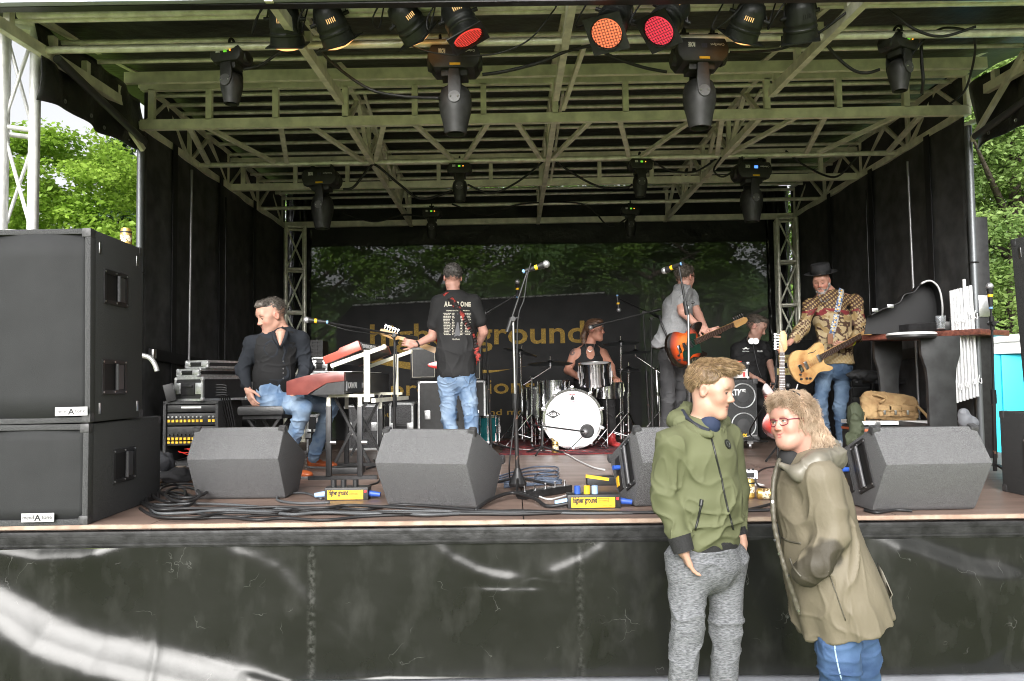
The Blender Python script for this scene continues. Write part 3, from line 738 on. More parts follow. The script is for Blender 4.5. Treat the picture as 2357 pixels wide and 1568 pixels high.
    def eyes(s, par, closed=False, look=(0, 0)):
        for sx in (-1, 1):
            c = s.p(sx*.030, .0765, .0065)
            if not closed:
                e = MB().sph(c, .0120*s.s, 14).build('eye', mat('eye_white', (.7, .68, .66), .15), par, 180)
                ic = s.p(sx*.030+look[0]*.006, .0765+.0085, .0065+look[1]*.005)
                MB().sph(ic, .0052*s.s, 10).build('iris', mat('iris', (.045, .05, .055), .1), e, 180)
                MB().tube([s.p(sx*.030+x_, .0905-abs(x_)*.28, .0098-abs(x_)**2*18) for x_ in np.linspace(-.0145, .0145, 7)], .0011*s.s, 5).build('lashes', mat('lash', (.02, .014, .01), .6), e, 180)
            else:
                MB().tube([s.p(sx*.030+x_, .0905-abs(x_)*.35, .0005+abs(x_)**2*14) for x_ in np.linspace(-.014, .014, 7)], .0012*s.s, 5).build('lashes', mat('lash', (.02, .014, .01), .6), par, 180)
def strands(name, m, parent, roots, dirs, length, rad_, seg=5, curl=0., curl_f=2., grav=0., jit=.25, taper=True, seed=1, cohere=0., cdir=.5):
    rnd = np.random.RandomState(seed); n = len(roots); L = length if np.ndim(length) else np.full(n, length)
    L = L*(1+.3*(rnd.rand(n)-.5)); d = np.array(dirs, float)+rnd.randn(n, 3)*jit*.5; d /= np.linalg.norm(d, axis=1, keepdims=True)+1e-9
    p = np.array(roots, float); pts = [p.copy()]; ph = rnd.rand(n)*6.28
    if cohere:
        ph = 9*vnoise(p*cohere, 31)+rnd.randn(n)*.35; rv = np.stack([vnoise(p*cohere, 32), vnoise(p*cohere, 33), vnoise(p*cohere, 34)], -1); d = d+rv*cdir; d /= np.linalg.norm(d, axis=1, keepdims=True); per = np.cross(d, np.array([.3, .5, .81])[None]+rv*.2)
    else: per = np.cross(d, rnd.randn(n, 3))
    per /= np.linalg.norm(per, axis=1, keepdims=True)+1e-9
    for k in range(seg):
        d = d+np.array([0, 0, -grav/seg]); d /= np.linalg.norm(d, axis=1, keepdims=True); p = p+d*(L/seg)[:, None]
        t = (k+1)/seg; q = p+per*(curl*t*np.sin(curl_f*6.28*t+ph))[:, None]+np.cross(per, d)*(curl*t*np.cos(curl_f*6.28*t+ph))[:, None]; pts.append(q)
    pts = np.stack(pts, 1); a = np.cross(d, per); vs = np.zeros((n, seg+1, 3, 3))
    for k in range(seg+1):
        r = rad_*(1-.75*k/seg if taper else 1)
        for i in range(3): an = 2.094*i; vs[:, k, i] = pts[:, k]+(per*math.cos(an)+a*math.sin(an))*r
    base = np.arange(n)[:, None, None]*(seg+1)*3; fs = []
    for k in range(seg):
        for i in range(3):
            j = (i+1) % 3; fs.append(np.stack([base[:, 0, 0]+k*3+i, base[:, 0, 0]+k*3+j, base[:, 0, 0]+(k+1)*3+j, base[:, 0, 0]+(k+1)*3+i], -1))
    Q = np.concatenate(fs); vt = vs.reshape(-1, 3); me = bpy.data.meshes.new(name)
    me.vertices.add(len(vt)); me.vertices.foreach_set('co', vt.astype(np.float32).ravel()); me.loops.add(len(Q)*4); me.loops.foreach_set('vertex_index', Q.astype(np.int32).ravel())
    me.polygons.add(len(Q)); me.polygons.foreach_set('loop_start', np.arange(0, len(Q)*4, 4, dtype=np.int32)); me.polygons.foreach_set('loop_total', np.full(len(Q), 4, np.int32)); me.update(calc_edges=True)
    return link(name, me, m, parent, 180)
def surf_samples(o, n, seed=1, cond=None):
    """points + normals on an SDF mesh"""
    me = o.data; nv = len(me.vertices); co = np.empty(nv*3); me.vertices.foreach_get('co', co); co = co.reshape(-1, 3); no = np.empty(nv*3); me.vertices.foreach_get('normal', no); no = no.reshape(-1, 3)
    if cond is not None: k = cond(co, no); co, no = co[k], no[k]
    i = np.random.RandomState(seed).randint(0, len(co), n); return co[i]+np.random.RandomState(seed+1).randn(n, 3)*.002, no[i]
# ------------------------------------------------------------------ body, shared by all figures
def body_prims(S, j, g=1., arms=1., legs=True, k=.03):
    """j: joints in world space; adds torso, limbs (bare) to S"""
    lat = (j['shL']-j['shR']).normalized(); T = lambda n, d: d
    S.ecyl(j['pv'], j['wa'], (.145*g, .105*g), (.125*g, .095*g), lat, k); S.ecyl(j['wa'], j['ch'], (.125*g, .095*g), (.145*g, .105*g), lat, k)
    S.ecyl(j['ch'], j['nk']-(j['nk']-j['ch'])*.35, (.145*g, .105*g), (.10*g, .07*g), lat, k)
    for s in 'LR':
        S.cone(j['nk'], j['sh'+s], .042, .045*g, .04)
        S.cone(j['sh'+s], j['el'+s], .048*arms, .038*arms, .02); S.cone(j['el'+s], j['wr'+s], .040*arms, .025*arms, .015)
        if legs:
            S.cone(j['hi'+s], j['kn'+s], .078*g, .052*g, .03); S.cone(j['kn'+s], j['an'+s], .052*g, .036, .02)
    S.cone(j['nk'], j['nt'], .053, .050, .02)
def hand_prims(S, w, d, palm, fing=None, curl=.5, sc=1., spread=.12, thumb=1):
    """w wrist, d hand direction, palm = normal of palm side; thumb +1/-1 side"""
    d = Vector(d).normalized(); n = Vector(palm); n = (n-d*n.dot(d)).normalized(); sd = d.cross(n)*thumb; w = Vector(w)
    R = Matrix((sd, d, n)).transposed(); S.cone(w, w+d*.03, .024*sc, .026*sc, .012)
    S.box(w+d*.058*sc, (.078*sc, .085*sc, .028*sc), R, .012, .014)
    for i, (o, L) in enumerate(((.030, .072), (.010, .080), (-.010, .074), (-.029, .058))):
        p = w+d*.092*sc+sd*o*sc; a = curl if fing is None else fing[i]; dd = (d+sd*spread*(o/.03)*.6).normalized()
        for q, fr in enumerate((.45, .32, .23)):
            an = a*(.6+.9*q); dq = (dd*math.cos(an)+n*math.sin(an)); e = p+dq*L*fr*sc; S.cone(p, e, (.0092-.0007*q)*sc, (.0086-.0008*q)*sc, .003); p = e
    p = w+d*.03*sc+sd*.030*sc
    for q, (L, an) in enumerate(((.036, .8), (.032, .5), (.026, .3))):
        dq = (d*math.cos(an)+sd*math.sin(an)*.8+n*.35).normalized(); e = p+dq*L*sc; S.cone(p, e, (.0125-.0015*q)*sc, (.0110-.0015*q)*sc, .006); p = e
def pants_prims(S, j, g=1., thigh=.092, knee=.066, hem=.058, k=.03, flat=True, top=None):
    lat = (j['hiL']-j['hiR']).normalized()
    S.ecyl(j['pv']-V(0, 0, .03), top if top is not None else j['wa']-V(0, 0, .02), (.165*g, .125*g), (.145*g, .115*g), lat, k, flat=False)
    for s in 'LR':
        S.cone(j['hi'+s], j['kn'+s], thigh*g, knee*g, k); S.cone(j['kn'+s], j['an'+s], knee*g, hem*g, .02, flat=False)
def shoe(par, an, d, m, ms, name='shoe', L=.27):
    d = Vector((d[0], d[1], 0)).normalized(); sd = V(d.y, -d.x, 0); g0 = V(an[0], an[1], an[2]); R = Matrix((sd, d, V(0, 0, 1))).transposed()
    S = SDF(.006); S.ell(g0+d*.02+V(0, 0, .045), (.040, .065, .05), R, .02); S.ell(g0+d*.12+V(0, 0, .032), (.046, .10, .030), R, .03); S.ell(g0+d*.17+V(0, 0, .028), (.045, .06, .025), R, .02); S.cone(g0+V(0, 0, .05), g0+V(0, 0, .11), .042, .044, .02)
    S.plane(g0+V(0, 0, .012), (0, 0, -1)); o = S.mesh(name, m, par, smooth_it=1)
    b = MB(); out = [(.0, -.055), (.032, -.04), (.040, .02), (.040, .08), (.048, .15), (.042, .2), (.02, .228), (-.012, .23), (-.038, .205), (-.046, .15), (-.040, .08), (-.038, .02), (-.032, -.04)]
    b.prism(out, 0, .018, R, g0); b.build('sole', ms, o, bev=.004); return o
# crop converters: coordinates read in enlarged crops -> display pixels
def cA(x, y): return 316.5+x*.3119, 661.7+y*.3119
def cB(x, y): return 719.3+x*.3853, 575.4+y*.3853
def cC(x, y): return 1064.5+x*.3963, 575.4+y*.3963
def cD(x, y): return 1438.5+x*.3377, 563.9+y*.3377
def cE(x, y): return 1726.2+x*.4038, 563.9+y*.4038
def cF(x, y): return 1467.3+x*.4861, 805.6+y*.4861
def cH(x, y): return x*.4495, 517.9+y*.4495
def c2(x, y): return 575.4+x*.367, y*.367
def c3(x, y): return 1150.8+x*.367, y*.367
def c4(x, y): return 1726.2+x*.367, y*.367
def c1(x, y): return x*.367, y*.367
# ---------------------------------------------------------------- par cans
M_can = mat('black_lamp_housing', (.028, .03, .028), .42, .3, var=.3, vs=12, bump=.15, bs=50)
def par_can(lens, back, Dl, Db, lab, col, es, rimcol=None):
    a = P(*back, Db); b = P(*lens, Dl); ax = (b-a).normalized(); L = (b-a).length
    t_ = thing('par_can', lab, 'stage lamp', a+V(0, 0, .1), 'par cans hanging in a row from the front of the roof')
    r = .094
    MB().lathe([(.03, -.03), (r*.72, -.01), (r*.92, .03), (r*.97, L*.45), (r*1.02, L*.5), (r*1.02, L*.56), (r*.99, L*.58), (r*1.0, L*.66), (r*1.06, L*.69), (r*1.06, L*.74), (r*1.02, L*.76), (r*1.1, L*.97), (r*1.12, L), (r*1.02, L), (r*.98, L*.8)], a, ax, 28, False).build('housing', M_can, t_, 40)
    # gel frame: a square plate with a round hole, and lens
    R = frame(ax, (0, 0, 1)); n = 32; s = r*1.18; vs = []; fs = []
    for i in range(n):
        an = 2*pi*i/n; c, sn = math.cos(an), math.sin(an); k = s/max(abs(c), abs(sn))
        for q, h in ((r*1.0, 0), (k, 0), (k, .006), (r*1.0, .006)): vs.append(b+R @ V(c*q, sn*q, h))
    for i in range(n):
        j = (i+1) % n
        for k in range(4): fs.append((i*4+k, j*4+k, j*4+(k+1) % 4, i*4+(k+1) % 4))
    MB().add(vs, fs).build('gel_frame', M_can, t_, 30)
    m = mat('gel_'+'_'.join('%02d' % int(c*99) for c in col), tuple(c*.3 for c in col), .3, emit=col, es=es)
    gl = MB(); gl.lathe([(0.001, .034), (r*.5, .03), (r*1.06, .009)] if es == 1 else [(0.001, .012), (r*.5, .008), (r*.93, -.004)], b, ax, 28, False); gl.build('lens', m, t_, 60)
    if col[0] > .9 and es != 1:
        gr = MB()
        for k in range(-5, 6):
            q = k*r*.18; h = math.sqrt(max(0, (r*.97)**2-q*q)); gr.cyl(b+R @ V(q, -h, .014), b+R @ V(q, h, .014), .0017, n=4)
            gr.cyl(b+R @ V(-h, q, .014), b+R @ V(h, q, .014), .0017, n=4)
        gr.build('grille', M_blkm, t_)
    # vents with the lamp glowing through
    up = Vector((0, -1, .15)); side = ax.cross(up).normalized(); out = side.cross(ax).normalized()
    if out.y > 0: out = -out
    vm = mat('lit_vent', (.5, .3, .1), .4, emit=(1, .62, .25), es=.5) if es > 0 else mat('dark_vent', (.004, .004, .004), .6)
    v_ = MB()
    for k in range(-2, 3):
        an = k*.13; o = (out*math.cos(an)+side*math.sin(an))*r*.975
        v_.bar(a+ax*L*.27+o, a+ax*L*(.27+.10), .003, .006)if False else v_.bar(a+ax*L*.27+o, a+ax*L*.40+o, .003, .004)
    v_.build('vent', vm, t_)
    yk = MB(); pv = a+ax*L*.35; tp = V(pv.x, pv.y, pv.z+.22)
    for s_ in (-1, 1): yk.bar(pv+side*s_*(r+.012), tp+side*s_*.07, .022, .004, up=tuple(side))
    yk.bar(tp-side*.07, tp+side*.07, .022, .005); yk.cyl(pv+side*(r-.01), pv+side*(r+.03), .012); yk.cyl(pv-side*(r-.01), pv-side*(r+.03), .012)
    yk.build('yoke', M_blkm, t_)
    cb = MB(); cb.tube(spline([a-ax*.02, a-ax*.06+V(.0, 0, .05), a+V(-.14, -.03, -.08), a+ax*L*.75+V(-.2, -.02, 0), a+ax*.3*L+V(-.1, 0, .18)], 6), .005, 6); cb.build('lead', M_rub, t_)
warm = (1., .45, .15); red = (1., .07, .05)
par_can((663, 103), (651, 12), 4.72, 4.60, 'leftmost par can on the roof, pointing straight down with a thin warm rim', warm, 1)
par_can((781, 97), (746, 16), 4.72, 4.60, 'second par can from the left, tilted slightly right with an orange glowing edge', warm, 1)
par_can((963, 82), (915, 14), 4.72, 4.60, 'third par can from the left, tilted strongly right with a thin warm edge', warm, 1)
par_can((1078, 88), (1041, 12), 4.56, 4.58, 'par can right of the three dim ones, glowing red on its slanted lens', red, .5)
par_can((1396, 78), (1428, 14), 4.42, 4.62, 'par can just right of centre whose round red-orange lens faces the viewer', (1, .22, .09), .62)
par_can((1516, 72), (1562, 12), 4.47, 4.60, 'par can with a pinkish red lens turned to the left', (1, .06, .10), .45)
par_can((1705, 86), (1736, 12), 4.72, 4.60, 'unlit par can beside the pink one, tilted left with a green gel corner', warm, 1)
par_can((1842, 88), (1840, 4), 4.72, 4.60, 'rightmost par can on the roof, hanging straight down unlit', (.02, .02, .02), 0)
# ---------------------------------------------------------------- moving heads
M_mh = mat('moving_head_black', (.022, .022, .022), .5, var=.3, vs=20); M_mh2 = mat('moving_head_grey', (.075, .075, .075), .45, var=.1)
M_lcd = mat('green_display', (.05, .3, .02), .4, emit=(.2, .8, .05), es=.35); M_led = mat('orange_led', (.6, .2, 0), .4, emit=(1, .35, .03), es=1.5)
M_lcdb = mat('blue_display', (.05, .1, .6), .4, emit=(.1, .3, 1), es=.8)
M_print = mat('white_print', (.65, .65, .62), .6)
def moving_head(w, H, big, lab, lcd, grp, turn=0.):
    """w base width, H total height below clamp; origin at the clamp"""
    t_ = thing('moving_head_light', lab, 'stage light', (0, 0, 0), grp)
    bh = H*.24; zb = -H*.12
    for sx in ((-.28, .28) if big else (0,)):
        cl = MB(); cl.torus((sx*w, 0, -.0), .028, .009, ax=(1, 0, 0), n=14, k=6); cl.box((sx*w, 0, -.04), (.03, .04, .05)); cl.cyl((sx*w-.03, -.02, -.01), (sx*w+.03, -.02, -.01), .008)
        cl.cyl((sx*w, 0, -.03), (sx*w, 0, zb), .012); cl.build('clamp', M_mh, t_)
    b = MB(); b.prism([(-w*.42, 0), (w*.42, 0), (w*.46, -bh*.2), (w*.5, -bh*.45), (w*.47, -bh*.75), (w*.38, -bh), (-w*.38, -bh), (-w*.47, -bh*.75), (-w*.5, -bh*.45), (-w*.46, -bh*.2)], -w*.33, w*.33, Matrix(((1, 0, 0), (0, 0, -1), (0, 1, 0))), (0, 0, zb))
    bs = b.build('base', M_mh, t_, bev=.01)
    for s in (-1, 1): MB().cyl((s*w*.44, 0, zb-bh*.55), (s*w*.52, 0, zb-bh*.55), bh*.4, bh*.32).build('pan_knob', M_mh, t_)
    yb = -w*.335
    MB().box((w*.02 if big else 0, yb-.001, zb-bh*.33), (w*.1, .004, bh*.17)).build('display', lcd, bs)
    if not big: MB().sph((w*.16, yb-.002, zb-bh*.33), .005, 8).build('led', M_led, bs)
    text_mesh('ROBE', bh*.26, face_M((-w*.16, yb-.003, zb-bh*.22), (-1, 0, 0), (0, 0, -1)), M_print, 'lettering', bs, .001, .002, w*.13)
    if big:
        text_mesh('ColorSpot', bh*.14, face_M((w*.4, yb-.003, zb-bh*.26), (-1, 0, 0), (0, 0, -1)), M_print, 'lettering', bs, .001)
        MB().box((w*.02, yb+.002, zb-bh*.86), (w*.2, .008, bh*.1)).build('yellow_sticker', M_yel, bs)
    # yoke arms
    z1 = zb-bh; z2 = -H*.66
    yk = MB()
    yw = w*.20 if big else w*.3
    yk.bar((0, -w*.02, z1+.01), (0, -w*.02, z1-.04), w*.5, w*.4, up=(0, 1, 0))
    for s in (-1, 1):
        yk.prism([(-yw*.5, z1), (yw*.5, z1), (yw*.62, (z1+z2)/2), (yw*.6, z2+.01), (yw*.35, z2-yw*.45), (-yw*.35, z2-yw*.45), (-yw*.6, z2+.01), (-yw*.62, (z1+z2)/2)], s*w*.24, s*w*.3, Matrix(((1, 0, 0), (0, 0, -1), (0, 1, 0))))
    yk.build('yoke', M_mh, t_, bev=.006)
    MB().cyl((0, -w*.31, z2), (0, -w*.34, z2), yw*.55, n=20).build('pivot_cap', M_mh2, t_)
    for s in (-1, 1): MB().sph((s*yw*.35, -w*.345, z2), .005, 8).build('screw', M_steel, t_)
    r = w*.31; L = H-.66*H
    hd = MB(); hd.lathe([(r*.5, H*.17), (r*.85, H*.13), (r*1.0, H*.05), (r*1.02, -H*.03), (r*.95, -H*.12), (r*.82, -H*.2), (r*.72, -H*.29), (r*.66, -H*.335), (r*.56, -H*.335), (r*.5, -H*.28)], (0, 0, z2), (0, 0, 1), 26); h_ = hd.build('head', M_mh, t_, 40)
    MB().lathe([(r*.5, .0), (r*.53, .004)], (0, 0, z2-H*.30), (0, 0, 1), 20).build('lens', mat('dark_lens', (.01, .012, .02), .05), h_)
    return t_
grpB = 'large moving head lights under the roof'; grpS = 'small moving head lights under the roof'
def put(t_, cl, D): t_.location = P(cl[0], cl[1], D); return t_
L1 = moving_head(.335, .62, True, 'large moving head light hanging left of centre near the front', mat('off_display', (.03, .03, .05), .3), grpB)
put(L1, (1047, 92), 5.02)
p = P(1606, 78, 5.02); L2 = dup(L1, p, .06, 'large moving head light with yellowish reflections hanging right of centre near the front', grpB)
p = P(742, 378, 7.45); L3 = dup(L1, p, -.1, 'large moving head light hanging at the left of the second tube', grpB, scale=1.0)
L4 = moving_head(.335, .62, True, 'large moving head light with a blue lit display at the right of the second tube', M_lcdb, grpB); put(L4, (1727, 362), 7.45); L4.rotation_euler = (0, 0, .1)
S1 = moving_head(.225, .40, False, 'small moving head light hanging far left near the front purlins', M_lcd, grpS); put(S1, (534, 100), 5.02); S1.rotation_euler = (0, 0, -.25)
for cl, D, rz, lab in (((2066, 70), 5.02, .5, 'small moving head light hanging far right near the front, turned to one side'),
                       ((1058, 368), 7.45, 0, 'small moving head light on the second tube, left of centre'),
                       ((1472, 358), 7.45, .1, 'small moving head light on the second tube, right of centre'),
                       ((994, 474), 9.35, 0, 'tiny looking rear moving head light, left of centre above the backdrop'),
                       ((1450, 468), 9.35, 0, 'tiny looking rear moving head light, right of centre above the backdrop')):
    dup(S1, P(*cl, D), rz, lab, grpS)
# ---------------------------------------------------------------- roof cables
def cable(name, label, pts, r=.007, m=None, cat='cable', group='cables slung under the stage roof', n=8, kk=7):
    o = MB().tube(spline(pts, n), r, kk).build(name, m or M_rub, None, 180); return tag(o, label, cat, group)
def rc(lab, pts, r=.009): cable('roof_cable', lab, [P(x, y, D) for x, y, D in pts], r)
rc('black cable looping down from the left par cans to the big left moving head', [(735, 112, 4.95), (770, 150, 5.0), (850, 205, 5.0), (930, 222, 5.02), (1010, 226, 4.95)], .010)
rc('black cable drooping between the small and far left par can', [(560, 160, 5.0), (600, 150, 5.0), (650, 118, 4.95), (700, 108, 4.9)])
rc('thin cable hanging across the centre of the front roof bay', [(945, 105, 4.7), (990, 120, 4.7), (1070, 128, 4.7), (1150, 122, 4.7), (1220, 90, 4.7), (1270, 30, 4.7), (1280, 15, 4.65)], .005)
rc('thick cable from the left big moving head to the red par can', [(1110, 172, 5.0), (1160, 165, 5.0), (1240, 145, 5.0), (1305, 118, 5.0), (1360, 105, 4.9)], .011)
rc('cable running from the red par can to the right big moving head', [(1365, 108, 4.9), (1420, 135, 4.95), (1480, 155, 5.0), (1535, 166, 5.0)], .010)
rc('cable from the right big moving head across to the rightmost par can', [(1680, 120, 5.0), (1730, 119, 4.95), (1800, 112, 4.8), (1880, 78, 4.7), (1940, 35, 4.6), (1985, 0, 4.6)], .008)
rc('cable swinging under the roof beside the far right small moving head', [(1900, 100, 5.0), (1930, 135, 5.05), (1965, 162, 5.05), (1995, 168, 5.05), (2025, 160, 5.0)], .010)
rc('cable sagging above the far right small moving head', [(2020, 5, 4.8), (2060, 35, 4.8), (2110, 70, 4.8), (2170, 84, 4.8), (2245, 62, 4.8)], .009)
rc('long cable loop hanging near the right roof edge', [(2094, 133, 5.0), (2130, 90, 5.0), (2180, 64, 5.0), (2243, 90, 5.1), (2225, 200, 5.5), (2185, 240, 6.0)], .008)
rc('black strap hanging down beside the far right small moving head', [(2120, 105, 5.1), (2122, 150, 5.1), (2125, 185, 5.1), (2122, 215, 5.2)], .011)
rc('cable sagging between the second tube lights on the left', [(790, 436, 7.4), (815, 430, 7.4), (850, 386, 7.4), (868, 382, 7.4), (920, 425, 7.5), (970, 458, 7.6), (1040, 440, 7.5)], .012)
rc('cable sagging right of the left small light on the second tube', [(1076, 425, 7.4), (1130, 445, 7.4), (1190, 420, 7.4), (1250, 372, 7.45)], .010)
rc('cable sagging from the centre tube to the right small light', [(1275, 368, 7.45), (1320, 400, 7.5), (1380, 430, 7.5), (1440, 432, 7.5), (1455, 425, 7.45)], .011)
rc('cable sagging from the right small light to the blue display light', [(1495, 365, 7.45), (1540, 392, 7.5), (1600, 395, 7.5), (1650, 365, 7.45)], .009)
rc('cable loop beside the blue display light', [(1660, 362, 7.4), (1643, 392, 7.4), (1665, 407, 7.4), (1700, 385, 7.4)], .009)
rc('cable sagging to the right of the blue display light', [(1808, 347, 7.45), (1850, 380, 7.5), (1920, 408, 7.6), (1965, 370, 7.5), (1985, 345, 7.45)], .010)
rc('cable drooping between the rear lights on the left', [(790, 490, 9.3), (860, 510, 9.3), (930, 495, 9.3), (985, 500, 9.3)], .012)
rc('cable drooping between the rear lights on the right', [(1040, 470, 9.3), (1120, 495, 9.3), (1200, 470, 9.3), (1340, 470, 9.3), (1400, 520, 9.3), (1440, 505, 9.3)], .010)
# ================================================================== loudspeakers
M_carpet = mat('charcoal_carpet', (.030, .031, .032), .95, col2=(.075, .076, .078), vs=220, bump=.6, bs=300, bd=.004)
M_carpetg = mat('grey_speckled_carpet', (.050, .050, .052), .95, col2=(.165, .165, .17), vs=210, bump=.7, bs=220, bd=.005, cr=(.36, .64), stretch=(1, 1, 1.3))
M_foam = mat('black_grille_foam', (.018, .019, .020), .85, var=.12, vs=5, bump=.5, bs=350, bd=.002)
M_corner = mat('corner_plastic', (.05, .05, .052), .5, var=.4, vs=50)
def pocket_handle(par, o, R, w, h):
    """recessed bar handle; R columns: right, up, outward"""
    pl = MB(); t = .022
    for (cx, cy, dx, dy) in ((0, h/2-t/2, w, t), (0, -h/2+t/2, w, t), (-w/2+t/2, 0, t, h-2*t), (w/2-t/2, 0, t, h-2*t)):
        pl.box(o+R @ V(cx, cy, .003), (dx, dy, .010), R)
    f = pl.build('handle_plate', M_blk, par)
    pk = MB(); pk.box(o+R @ V(0, 0, -.001), (w-2*t, h-2*t, .004), R); pk.build('recess', mat('recess_black', (.006, .006, .006), .6), f)
    gp = MB(); gp.cyl(o+R @ V(w*.06, -h/2+t, .012), o+R @ V(w*.06, h/2-t, .012), .010); gp.box(o+R @ V(w*.28, 0, .004), (w*.22, h-2.3*t, .004), R); gp.build('grip', mat('grip_grey', (.07, .07, .075), .35), f)
    for sx in (-.46, 0, .46):
        for sy in (-.44, .44): MB().cyl(o+R @ V(sx*w, sy*h, .007), o+R @ V(sx*w, sy*h, .011), .0055, n=8).build('bolt', M_steel, f)
def pa_cab(loc, w, d_, h, lab, handles, rz=0, foam_curve=.02, badge=(.55, .08), grp='loudspeaker cabinets stacked at the stage corners', lean=0):
    t_ = thing('loudspeaker_cabinet', lab, 'loudspeaker', (0, 0, 0), grp); b = .03
    c = MB(); c.box((0, d_/2+.02, h/2), (w, d_-.04, h), bev=.008)
    for (cx, cz, dx, dz) in ((0, h-b/2, w, b), (0, b/2, w, b), (-w/2+b/2, h/2, b, h-2*b), (w/2-b/2, h/2, b, h-2*b)): c.box((cx, .02, cz), (dx, .06, dz), bev=.006)
    body = c.build('cabinet', M_carpet, t_)
    g_ = MB(); g_.grid(lambda u, v: (-w/2+b+u*(w-2*b), .02-foam_curve*math.sin(pi*u)-.004*math.sin(pi*u)*math.sin(pi*v), b+v*(h-2*b)), 16, 8); g_.build('grille', M_foam, t_, 180, thick=.006)
    bd = MB(); bx, bz = (badge[0]-.5)*w, badge[1]*h; bd.box((bx, -.028, bz+b), (.165, .004, .045)); bb = bd.build('badge', mat('silver_badge', (.62, .62, .64), .35, .5), t_)
    text_mesh('mend', .03, face_M((bx-.075, -.031, bz+b-.008), (1, 0, 0), (0, 0, 1)), M_blk, 'lettering', bb, .0005, 0, .056)
    text_mesh('A', .045, face_M((bx-.017, -.031, bz+b-.016), (1, 0, 0), (0, 0, 1)), M_blk, 'lettering', bb, .0005, .001, .034)
    text_mesh('tone', .03, face_M((bx+.02, -.031, bz+b-.008), (1, 0, 0), (0, 0, 1)), M_blk, 'lettering', bb, .0005, 0, .052)
    for sx in (-1, 1):
        for (yy, zz) in ((0, 0), (0, h), (d_, 0), (d_, h)):
            k = MB(); s = .05
            k.box((sx*(w/2-s/2+.003), yy+(s/2-.014 if yy == 0 else -s/2+.003), zz+(s/2-.002 if zz == 0 else -s/2+.003)), (s, s, s), bev=.01); k.build('corner', M_corner, t_)
    for sx in (-1, 1):
        R = Matrix(((0, 0, sx), (sx, 0, 0), (0, 1, 0)))
        for (y, z) in handles: pocket_handle(t_, V(sx*w/2, y, z), R, .29, .19)
        for (y, z) in ((.09, h-.09), (d_-.08, h-.09), (.09, .07), (d_-.08, .07)):
            if h > .6: MB().box((sx*(w/2+.002), y, z), (.006, .02, .06), bev=.002).build('rail', M_steel, t_)
    t_.location = loc; t_.rotation_euler = (0, lean, rz); return t_
pa_cab((-2.50, 4.20, DZ), .54, .96, .525, 'lower left loudspeaker cabinet with a single side handle and badge near its foot', [(.42, .27)], rz=.05, badge=(.33+.22, .03))
pa_cab((-2.495, 4.20, DZ+.53), .545, .64, 1.03, 'tall upper left loudspeaker cabinet with two side handles and a beer can on top', [(.28, .74), (.26, .24)], rz=.04, foam_curve=.03, badge=(.84, .03), lean=-.012)
pa_cab((3.34, 4.25, DZ), .56, .78, .50, 'lower right loudspeaker cabinet cut by the photo edge', [(.4, .25)], rz=.0)
pa_cab((3.36, 4.25, DZ+.505), .54, .55, 1.05, 'upper right loudspeaker cabinet leaning slightly, cut by the photo edge', [(.28, .8), (.28, .3)], rz=.03, lean=-.045)
# floor wedges
def wedge(loc, rz, lab, w=.57):
    t_ = thing('monitor_wedge', lab, 'monitor speaker', (0, 0, 0), 'grey carpeted floor monitors along the stage front')
    pr = [(0, .267), (.17, .0), (.48, 0), (.68, .24), (.14, .456)]
    M = Matrix(((0, 0, 1), (1, 0, 0), (0, 1, 0)))
    MB().prism(pr, -w/2, w/2, M).build('cabinet', M_carpetg, t_, 40, bev=.024)
    a, b = V(0, .66, .255), V(0, .16, .452); n = (b-a).cross(V(1, 0, 0)).normalized()
    if n.z < 0: n = -n
    MB().box((a+b)/2+n*.004, (w-.08, (b-a).length-.06, .012), Matrix((V(1, 0, 0), (b-a).normalized(), V(1, 0, 0).cross((b-a).normalized()))).transposed()).build('grille', M_blkm, t_)
    for sx in (-1, 1):
        for (y, z) in ((.145, .447), (.668, .24)):
            MB().box((sx*(w/2-.018), y, z-.010), (.046, .05, .046), Matrix.Rotation(.4, 3, 'X'), bev=.01).build('corner', M_corner, t_)
        if sx > 0: continue
        d1 = (V(0, .14, .456)-V(0, .0, .267)); d1 = V(0, .08, .19).normalized(); rt = V(0, d1.z, -d1.y)*(1 if sx < 0 else 1)
        up = d1; R = Matrix((V(0, 1, 0)*.93+V(0, 0, -.37), V(0, .37, .93), V(sx, 0, 0))).transposed()
        pocket_handle(t_, V(sx*w/2, .25, .235), R, .17, .27)
        cp = MB(); cp.box(V(sx*(w/2+.003), .43, .16), (.16*.62, .2, .008), R, bev=.002); c_ = cp.build('connector_plate', M_blk, t_)
        MB().cyl((sx*(w/2), .41, .2), (sx*(w/2+.05), .40, .2), .014).build('plug', mat('blue_plug', (.03, .09, .4), .4), c_)
        MB().box(V(sx*(w/2+.009), .45, .11), (.05, .06, .003), R).build('sticker', M_yel, c_)
    t_.location = loc; t_.rotation_euler = (0, 0, rz); return t_
wedge((-1.725, 4.91, DZ), 0.0, 'leftmost grey floor monitor, below the seated keyboard player')
wedge((-.53, 4.505, DZ), -.30, 'floor monitor with a worn dirty corner, in front of the black T-shirt guitarist')
wedge((.99, 4.45, DZ), .16, 'floor monitor half hidden behind the boy in the green jacket')
wedge((2.22, 4.17, DZ), .05, 'rightmost floor monitor, in front of the bag and the bar table', w=.58)
